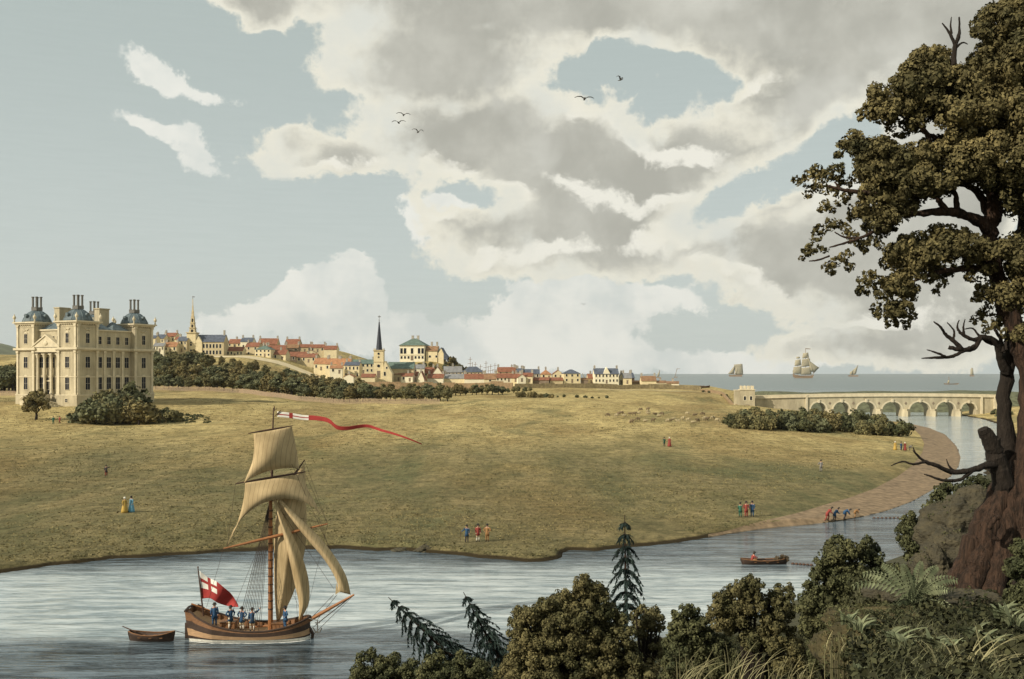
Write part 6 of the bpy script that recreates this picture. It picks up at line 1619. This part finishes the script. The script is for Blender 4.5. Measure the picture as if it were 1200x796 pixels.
# ------------------------------------------------------------------ firs
M_fir = leaf_mat('fir_needle', (.012,.022,.022), (.035,.055,.045), .4, 2.0)
def fir(px0, py0, px1, py1, D, hw, label, lean=0, n=10, side=0):
    """foot (px0,py0), tip (px1,py1); hw = half width px at the bottom"""
    A = W(px0, py0, D); B = W(px1, py1, D); zf = hn(A[0], D); A = A+(A-B)/np.linalg.norm(B-A)*max(0, (A[2]-zf)+.3)
    root = empty('fir_tree', A, 0, label, 'tree'); k = D/F; ax = B-A; Ln = np.linalg.norm(ax); ax = ax/Ln; e1 = np.cross(ax, np.array([0,1.,0])); e1 /= np.linalg.norm(e1); e2 = np.cross(ax, e1); tilt = abs(ax[0]); dn = -ax*(1-.2*tilt)-np.array([0,0,1.])*.9*tilt; dn /= np.linalg.norm(dn)
    b = MB(); b.tube([(0,0,0), tuple(ax*Ln*.5), tuple(ax*Ln)], [5.5*k*.5*1.2, 2.6*k*.8, .4*k], 7); b.build('trunk', M_bark, root)
    r = np.random.default_rng(int(px0)); vis = np.hypot(px1-px0, py1-py0)*k; VV = []; bb = MB()
    for i in range(n):
        t = (i+.6)/n; s = Ln-vis*t*.93
        nb = 6
        for j in range(nb):
            a = j*2*math.pi/nb+i*1.1+r.uniform(-.2, .2); ln = hw*k*(t**.85)*r.uniform(.8, 1.15)+.08
            dx = math.cos(a); out = e1*dx+e2*math.sin(a)*.9; 
            p0 = ax*s; m = 10; P = []
            for q in range(m+1):
                u = q/m; P.append(p0+out*ln*u+dn*ln*(.25*u+.75*u*u))
            bb.tube([P[0], P[5], P[10]], [.5*k,.35*k,.1*k], 4)
            for q in range(1, m+1):
                w = ln*.13*(1.1-(q/m)*.75)+.11; c = P[q]; d = P[q]-P[q-1]; d = d/np.linalg.norm(d)
                for z in range(7):
                    nd = d*.7+dn*.75+r.normal(size=3)*.35; nd /= np.linalg.norm(nd); wv = np.cross(nd, r.normal(size=3)); wv /= np.linalg.norm(wv)
                    l = w*r.uniform(.8, 1.6); c2 = c-d*ln/m*r.uniform(0, 1); VV += [c2, c2+nd*l*.5+wv*l*.12, c2+nd*l, c2+nd*l*.5-wv*l*.12]
    V = np.array(VV); big_mesh('needles', V, np.arange(len(V)).reshape(-1, 4), M_fir, root); bb.build('boughs', M_bark_dk, root)
fir(734,748,732,604,42,36,'upright dark fir rising from the bushes at lower centre')
fir(536,776,455,700,44,40,'dark fir leaning far to the left over the water',n=10)
fir(588,778,543,694,44,36,'dark fir leaning left between its more tilted neighbour and the bushes',n=9)

# ------------------------------------------------------------------ foreground bushes
def shrub(px, pyb, D, clumps, m, label, leaf=.048, dens=.6, seed=1, stems=None, name='bush', cat='bush', spread=1.2):
    k = D/F; x = (px-600)*k; foot = np.array([x, D, hn(x, D)]); root = empty(name, foot, 0, label, cat, None); cl = []; r = random.Random(seed)
    for (cx, cy, rp) in clumps:
        c = W(cx, cy, D+r.uniform(-.5, .5))-foot; cl.append((tuple(c), rp*k))
        if rp > 9:
            cl.append((tuple(W(cx+r.uniform(-3,3), cy+2, D+rp*k*spread)-foot), rp*.9*k)); cl.append((tuple(W(cx+r.uniform(-3,3), cy+4, D-rp*k*spread*.9)-foot), rp*.8*k))
    foliage_mesh('foliage', cl, leaf, dens, m, root, seed)
    b = MB(); top = np.mean([c[0] for c in cl], axis=0)
    for (cx, cy, rp) in clumps[::max(1, len(clumps)//7)]:
        e = W(cx, cy, D)-foot; b.tube([(0,0,-.3), tuple(e*.4+np.array([0,0,e[2]*.15])), tuple(e)], [.10,.06,.02], 6)
    b.build('stems', M_bark_dk, root); return root
shrub(450,800,40,[(425,772,9),(436,768,9),(446,777,11),(420,786,10),(432,788,12),(462,772,9),(458,785,12),(474,784,11),(484,778,8),(446,795,14),(472,798,14),(416,797,9),(488,795,12)],M_leaf_dk,'low dark bush at the bottom edge under the most tilted fir',seed=3)
shrub(525,800,38,[(503,776,9),(514,770,9),(498,788,12),(512,788,13),(528,782,12),(541,776,9),(536,790,13),(552,788,12),(553,775,8),(562,782,10),(520,800,14),(548,802,14),(575,798,12),(505,800,10),(540,768,7)],M_leaf_dk,'low dark bush at the bottom edge between the two leaning firs',seed=4)
C2 = [(612,718,12),(606,730,11),(622,722,12),(602,742,9),(616,742,14),(632,716,10),(640,708,11),(655,702,11),(650,716,13),(664,698,9),(684,684,12),(678,692,11),(695,690,13),(704,698,12),(688,702,14),(672,708,14),(660,724,16),(640,732,16),(700,714,14),(715,716,11),(724,722,9),(680,724,17),(700,734,15),(722,736,12),(738,742,9),(730,726,7),
 (610,758,15),(628,752,16),(650,748,18),(672,746,18),(604,772,14),(622,772,17),(645,770,18),(668,768,18),(690,756,17),(712,754,15),(735,752,10),(692,776,18),(714,774,17),(738,770,15),(600,790,14),(622,792,18),(650,792,18),(680,795,18),(710,795,18),(738,790,16),(760,786,15),(585,788,9),(593,780,8)]
shrub(675,800,33,C2,M_leaf_br,'largest rounded bush at lower centre, left of the upright fir',leaf=.045,seed=5)
shrub(756,790,35,[(745,722,8),(755,716,9),(765,718,9),(772,726,8),(760,728,10),(748,734,9),(774,736,6),(764,738,8),(752,742,7),(758,750,8),(768,755,10),(778,762,11)],M_leaf_br,'small rounded bush just right of the upright fir',seed=6)
shrub(790,800,31,[(795,722,9),(803,714,9),(812,716,9),(790,734,8),(802,730,12),(816,728,12),(826,730,9),(796,744,12),(812,744,14),(828,742,11),(788,754,12),(804,760,15),(824,760,15),(843,756,14),(790,775,15),(812,780,18),(838,780,18),(862,774,16),(880,782,16),(900,785,15),(785,795,14),(860,795,18),(905,770,10)],M_leaf_dk,'dark low bush behind the reeds',seed=7)
shrub(880,795,30,[(868,686,9),(878,682,10),(888,686,9),(860,692,9),(872,694,11),(886,696,10),(842,702,8),(850,698,10),(838,710,9),(848,712,12),(862,710,12),(876,710,11),(836,720,9),(850,724,12),(866,724,12),(880,720,9),(892,712,8),(840,734,8),(856,734,10),(875,735,9),
  (904,698,8),(912,692,9),(922,690,8),(926,698,7),(914,702,11),(900,708,9),(925,710,8),(912,716,11),(924,722,9),(900,722,10),(910,732,12),(926,738,9),(895,738,12),(880,750,14),(905,752,16),(930,756,13),(935,772,14),(915,776,16),(942,790,14)],M_leaf_br,'tree like bush with two round heads in front of the river, right of centre',seed=8,leaf=.042)
shrub(985,790,27,[(972,640,9),(982,634,9),(992,638,8),(968,650,9),(980,650,12),(996,648,10),(1008,640,8),(1016,634,7),(1024,642,8),(1012,650,11),(1028,654,9),(960,660,9),(972,664,13),(990,664,14),(1008,668,14),(1026,666,11),(1036,672,8),(958,672,10),(975,680,14),(995,684,15),(1016,684,12),(948,688,9),(944,700,9),(958,694,12),(940,712,9),(952,708,12),(970,702,15),(990,702,15),(948,722,11),(962,724,14),(944,736,9),(956,740,12),(975,722,14),(955,760,12),(958,775,12)],M_leaf_dk,'tall dark bush left of the ledge, rising over the river',seed=9,leaf=.04)
shrub(1075,700,24.5,[(1060,612,8),(1068,606,8),(1056,622,8),(1066,622,11),(1078,616,11),(1058,634,8),(1068,638,11),(1080,634,12),(1092,604,8),(1088,592,7),(1096,582,7),(1102,574,8),(1112,570,8),(1108,582,10),(1098,596,10),(1124,574,8),(1136,566,8),(1148,562,8),(1156,568,8),(1140,576,9),(1090,640,12),(1082,652,12),(1098,620,12),(1064,652,7),(1166,572,10),(1072,666,10),(1040,664,7),(1052,668,8),(1060,672,9)],M_leaf_dk,'dark bush growing behind the boulders, overhanging the water',seed=10,leaf=.036)
shrub(1190,740,16.5,[(1195,640,12),(1190,665,13),(1200,690,16),(1185,700,11),(1196,720,15),(1208,660,18),(1180,720,8)],M_leaf_dk,'dark ivy bush at the foot of the great trunk, right edge',seed=12,leaf=.026)

# ------------------------------------------------------------------ boulders and ledges
M_rock = mat('lichened_rock', (.045,.042,.03), .95, .3, 2.6, 2.4, 6.0, col2=(.10,.085,.05), stretch=(1,1,2.2))
M_moss = mat('mossy_bank', (.022,.021,.010), .95, .3, 1.6, 1.8, 7.0, col2=(.12,.095,.04))
def rock(px, py, D, rx, ry, rd, label, seed, m=M_rock, name='boulder', cat='boulder', flat_=0.0, low=True, rz=0.0):
    k = D/F; c = W(px, py, D); bmx = bmesh.new(); bmesh.ops.create_icosphere(bmx, subdivisions=6, radius=1)
    from mathutils import noise as nz
    for v in bmx.verts:
        p = v.co.copy(); s = seed*7.3
        f = 1+.30*nz.noise(p*1.3+Vector((s,0,0)))+.16*nz.noise(p*3+Vector((0,s,0)))+.06*nz.noise(p*8+Vector((0,s,3)))+.05*abs(nz.noise(p*14))+.03*nz.noise(p*30)+.10*round(2.5*nz.noise(p*2.2+Vector((s,2,0))))/2.5
        p = p*f
        if flat_: p.z = min(p.z, flat_+.1*nz.noise(p*4))
        p.x += .25*p.z*math.sin(seed)
        v.co = Vector((p.x*rx*k, p.y*rd, p.z*ry*k))
    me = bpy.data.meshes.new(name); bmx.to_mesh(me); bmx.free(); me.materials.append(m); me.polygons.foreach_set('use_smooth', [True]*len(me.polygons))
    o = link(name, me); o.location = c; o.rotation_euler = (0, 0, rz); return tag(o, label, cat)
rock(1128,618,23,42,42,.9,'large pale boulder with hatched face behind the great tree roots',1)
rock(1110,650,22,26,30,.6,'smaller tilted boulder in front of the large pale one',2)
rock(1090,668,21.6,20,26,.5,'narrow upright stone at the left of the boulders',3)
rock(1040,697,18.5,28,13,.5,'flat topped pale slab left of the fern like plant',4,flat_=.6)
rock(1130,702,17.5,42,12,.55,'long flat slab at the foot of the great tree',5,flat_=.5)
rock(1050,762,15.6,84,44,1.6,'broad mossy ledge with a flat top under the great tree',6,M_moss,'ledge','ledge',flat_=.75)
rock(1005,745,15.3,30,26,.5,'rounded mossy end of the ledge above the bushes',7,M_moss,'ledge','ledge',flat_=.8)
g = G(487,646); rock(467,647,g[1]+1,13,5,1.2,'smaller dark rock at the river edge, left one of two',8,M_rock,'rock','rock')
g = G(500,645); rock(498,644.5,g[1]+1,12,6,1.3,'larger dark rock at the river edge, right one of two',9,M_rock,'rock','rock')

# ------------------------------------------------------------------ foreground plants
M_blade = mat('reed_blade', (.16,.15,.075), .8, .3, 3, island=.35, col2=(.30,.27,.14)); M_fern = mat('fern_frond', (.07,.09,.045), .8, .3, 3, island=.3, col2=(.20,.215,.12))
def blade(mb, p, L_, lean, az_, w, droop):
    n = 7; P = []; d = np.array([math.cos(az_), math.sin(az_)*.6, 0])
    for i in range(n+1):
        u = i/n; P.append(p+np.array([0,0,1.])*L_*(u-droop*u*u*.8)+d*L_*(lean*u+droop*u*u))
    nn = np.array([-d[1], d[0], 0]); nn = nn/np.linalg.norm(nn)
    side = np.array([.85*1, .3, 0]) if abs(d[0]) < .5 else (nn*.5+np.array([0,0,.35]))
    rows_ = [[q-side*w*(1-(j/n))**.7*.5, q+side*w*(1-(j/n))**.7*.5] for j, q in enumerate(P)]
    mb.patch(rows_)
def clump(px, py, D, n, L0, L1, spread, label, name='reeds', cat='reeds', m=M_blade, w=.03, droop=(.1,.6), seed=0, foot=None):
    r = random.Random(seed); k = D/F; p = W(px, py, D); 
    root_z = hn(p[0], D) if foot is None else p[2]
    o = MB(); gap = max(0, p[2]-root_z)
    for i in range(n):
        q = np.array([r.gauss(0, spread*k), r.uniform(-.3, .3), -.1]); q2 = q+np.array([0,0,gap]); o.tube([q, q2+np.array([0,0,.1])], .008, 3); blade(o, q2, r.uniform(L0, L1)*k, r.uniform(.0, .45), r.choice((0, math.pi, 2.6, .5, math.pi/2)), w*r.uniform(.7, 1.2), r.uniform(*droop))
    x = o.build(name, m, recalc=False); x.location = (p[0], D, min(p[2], root_z)); return tag(x, label, cat)
clump(800,800,22,26,30,62,12,'tall pale reeds left of the others in front of the dark bush',seed=1,w=.035)
clump(822,798,22,22,28,58,10,'leaning reeds second from the left at the bottom edge',seed=2,w=.035)
clump(862,798,21,28,32,66,13,'tallest sheaf of pale reeds below the two headed bush',seed=3,w=.035)
clump(908,796,20,16,24,44,8,'short curved reeds at the bottom edge left of the ledge',seed=4,w=.03)
clump(940,794,19,16,20,40,7,'arching grass between the reeds and the mossy ledge',seed=5,w=.03)
clump(1000,760,13.5,46,18,42,16,'spiky grass tuft on the left face of the ledge',seed=6,w=.028,name='grass_tuft',cat='grass tuft')
clump(1092,800,11.5,22,40,80,9,'long arching rushes left of the tallest rushes at the lower right',seed=7,w=.036,droop=(.2,.8),name='rushes',cat='rushes')
clump(1130,800,11,34,50,120,11,'tallest arching rushes at the lower right',seed=8,w=.040,droop=(.2,.9),name='rushes',cat='rushes')
clump(1175,800,11,26,40,100,11,'rushes at the bottom right corner',seed=9,w=.036,droop=(.2,.9),name='rushes',cat='rushes')
clump(1040,778,12.8,20,14,34,12,'small grass tuft on the lower face of the ledge, below the fern',seed=10,w=.026,name='grass_tuft',cat='grass tuft')
for i, (px, py, D, L_, lab) in enumerate(((1000,722,15.2,20,'broad leaved plant on the left end of the ledge top'),(1052,742,14.2,24,'broad leaved plant in the middle of the ledge face'),(1104,752,13.6,24,'broad leaved plant on the ledge face below the fern'),
      (1150,742,13.8,26,'broad leaved plant below the flat slab under the great tree'),(1018,790,12.2,26,'broad leaved plant at the bottom edge under the ledge'),(1078,792,11.8,26,'broad leaved plant at the bottom edge left of the long rushes'),(1180,715,15.0,24,'broad leaved plant against the great tree roots'))):
    clump(px, py+4, D-1.3, 30, L_*.8, L_*1.5, 3.5, lab, 'broad_leaved_plant', 'plant', m=M_fern, w=.095, droop=(.35, .9), seed=70+i, foot=1)
def fern():
    D = 17.0; k = D/F; p = W(1070, 708, D); root = empty('fern', p, 0, 'large spreading fern like plant on the ledge beside the great tree', 'fern')
    spec = [(-58,-14,.5),(-48,-30,.4),(-30,-44,.2),(-12,-46,.0),(12,-48,.1),(28,-44,.0),(48,-30,-.1),(56,-12,.3),(-40,2,-.5),(38,4,-.5),(-20,-30,-.6),(22,-26,-.6),(4,-34,-.4)]
    for (dx, dy, dz) in spec:
        b = MB(); A = np.array([0,0,0.]); E = np.array([dx*k, dz, -dy*k]); C = A*.3+E*.5+np.array([0,0,abs(dx)*k*.35+.1]); P = []
        for i in range(15): u = i/14; P.append(A*(1-u)**2+2*C*u*(1-u)+E*u*u)
        b.tube(P, [.012*(1-i/16) for i in range(15)], 4)
        for i in range(2, 15):
            d = P[i]-P[i-1]; d /= np.linalg.norm(d); s = np.cross(d, np.array([0,-1.,.3])); s /= np.linalg.norm(s); l = .085*math.sin(math.pi*(.12+.85*i/15))+.02
            for sg in (-1, 1): b.add([P[i], P[i]+s*sg*l*.5+d*l*.35+np.array([0,0,.01]), P[i]+s*sg*l+d*l*.5+np.array([0,0,-.04]), P[i]+s*sg*l*.45-d*.02], [(0,1,2,3)])
        b.build('frond', M_fern, root, recalc=False)
fern()
def ground_cover():
    r = random.Random(8); o = MB()
    for i in range(6500):
        D = r.uniform(8.5, 26); px = r.uniform(965, 1230); x = (px-600)/F*D; z = hn(x, D) if i % 1 == 0 else 0
        L_ = r.uniform(.06, .30); blade(o, np.array([x, D, z-.02]), L_, r.uniform(0, .5), r.uniform(0, 6.28), .022, r.uniform(.2, .7))
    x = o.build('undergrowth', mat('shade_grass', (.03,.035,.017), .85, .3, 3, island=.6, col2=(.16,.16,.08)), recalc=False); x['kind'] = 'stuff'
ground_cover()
def leafy_cover():
    r = random.Random(18); cl = []
    for i in range(480):
        D = r.uniform(8.5, 24); px = r.uniform(955, 1225); x = (px-600)/F*D; cl.append(((x, D, hn(x, D)+.02), (r.uniform(.10,.32), .25, r.uniform(.05,.15))))
    for i in range(1100):     # scrub down the slope to the water
        D = r.uniform(24, 62); px = r.uniform(440, 1180); x = (px-600)/F*D; cl.append(((x, D, hn(x, D)+.05), (r.uniform(.3,.8), .6, r.uniform(.2,.5))))
    for i in range(1500):     # rough growth over the rest of the hillside
        x, y = r.uniform(-16, 60), r.uniform(-8, 95); z = hn(x, y)
        if z < .3 or (abs(x) < 2.5 and -9 < y < 9) or z > HC-(y > 3)*(.298*y if x < .3*y else 0)-.4: continue
        s_ = r.uniform(.35, .9); cl.append(((x, y, z+.03), (s_, s_*.8, r.uniform(.15, .4)*(.5 if y < 10 else 1))))
    o = foliage_mesh('ground_cover', cl, .045, .25, leaf_mat('shade_toned_leaf', (.014,.019,.009), (.06,.058,.026), .6, 1.2), None, 31, lumpy=2, core=False); o['kind'] = 'stuff'  # darker leaf colour carries the shade of the lower right corner
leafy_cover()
# moss, ivy and tufts growing on the ledges and boulders
from mathutils.bvhtree import BVHTree
def on_rocks():
    r = random.Random(44); o = MB(); cl = []
    obs = [x for x in COL.objects if x.name.split('.')[0] in ('ledge', 'boulder')]
    for ob in obs:
        me = ob.data; mw = Matrix.Translation(ob.location) @ Matrix.Rotation(ob.rotation_euler.z, 4, 'Z')
        vs_ = [mw @ v.co for v in me.vertices]; bv = BVHTree.FromPolygons(vs_, [list(p.vertices) for p in me.polygons])
        xs_ = [v.x for v in vs_]; ys__ = [v.y for v in vs_]; zt = max(v.z for v in vs_)+1
        led = ob.name.startswith('ledge'); n = int((max(xs_)-min(xs_))*(max(ys__)-min(ys__))*(330 if led else 40))
        for i in range(n):
            h = bv.ray_cast(Vector((r.uniform(min(xs_), max(xs_)), r.uniform(min(ys__), max(ys__)), zt)), Vector((0, 0, -1)))
            if h[0] is None: continue
            p = np.array(h[0][:])
            if r.random() < (.75 if led else .5): blade(o, p-np.array([0,0,.01]), r.uniform(.03, .13), r.uniform(0, .8), r.uniform(0, 6.28), .012, r.uniform(.2, .8))
            elif r.random() < .7: cl.append((tuple(p), (r.uniform(.04,.14), .09, r.uniform(.03,.09))))
        # trailing plants on the front faces
        for i in range(int(n*(.45 if led else .10))):
            h = bv.ray_cast(Vector((r.uniform(min(xs_), max(xs_)), min(ys__)-1, r.uniform(min(v.z for v in vs_), zt-1))), Vector((0, 1, 0)))
            if h[0] is None: continue
            cl.append((tuple(h[0][:]), (r.uniform(.03,.10), .05, r.uniform(.03,.12))))
    x = o.build('moss_grass', mat('moss_blade', (.03,.034,.014), .85, .3, 3, island=.6, col2=(.14,.13,.055)), recalc=False); x['kind'] = 'stuff'
    x = foliage_mesh('ivy', cl, .022, .12, M_leaf_dk, None, 61, lumpy=2, core=False); x['kind'] = 'stuff'
on_rocks()
# tussocks over the whole meadow
def tussocks():
    r_ = np.random.default_rng(12); n = 26000
    px = r_.uniform(-160, 1150, n); py = 456+204*r_.random(n)**.9; D = np.full(n, 300.)
    for _ in range(14): D = .5*D+.5*F*(HC-np.maximum(h_far((px-600)/F*D, D), 0))/(py-438)
    X = (px-600)/F*D; Z = h_far(X, D); d1 = segdist(X, D, SH); k = (Z > .45) & (D < 430) & (D > 95) & (np.sin(X*.06)*np.sin(D*.045+X*.02)+r_.normal(size=n)*.5 > -.35)
    k &= ~((X > 35) & (d1 < 16))
    for ob in COL.objects:
        if ob.get('category') in ('person', 'sheep') and ob.location.y > 90: k &= (np.hypot(X-ob.location.x, (D-ob.location.y)*.45) > 1.3)
    X, Y, Z = X[k], D[k], Z[k]; n = len(X); V = []
    for j in range(5):
        a = r_.uniform(0, 6.28, n); L_ = r_.uniform(.05, .17, n)*(.6+Y/500); w = r_.uniform(.12, .42, n)*(.6+Y/500); dx, dy = np.cos(a), np.sin(a); ox, oy = r_.normal(size=(2, n))*.35*(.6+Y/300)
        b = np.stack([X+ox, Y+oy, Z-.03], 1); t = np.stack([dx*w*.5, dy*w*.5, 0*w], 1); up = np.stack([r_.normal(size=n)*.25*L_, r_.normal(size=n)*.25*L_, L_], 1)
        V.append(np.stack([b-t, b+t, b+t*.5+up, b-t*.6+up*.8], 1).reshape(-1, 3))
    V = np.concatenate(V); o = big_mesh('grass', V, np.arange(len(V)).reshape(-1, 4), mat('tussock_grass', (.10,.10,.045), .9, .3, .05, island=.45, col2=(.26,.21,.095))); o['kind'] = 'stuff'
tussocks()
for p in protos+bprotos:
    if 'used' in p: del p['used']
    else:
        for c in list(p.children): bpy.data.objects.remove(c)
        bpy.data.objects.remove(p)
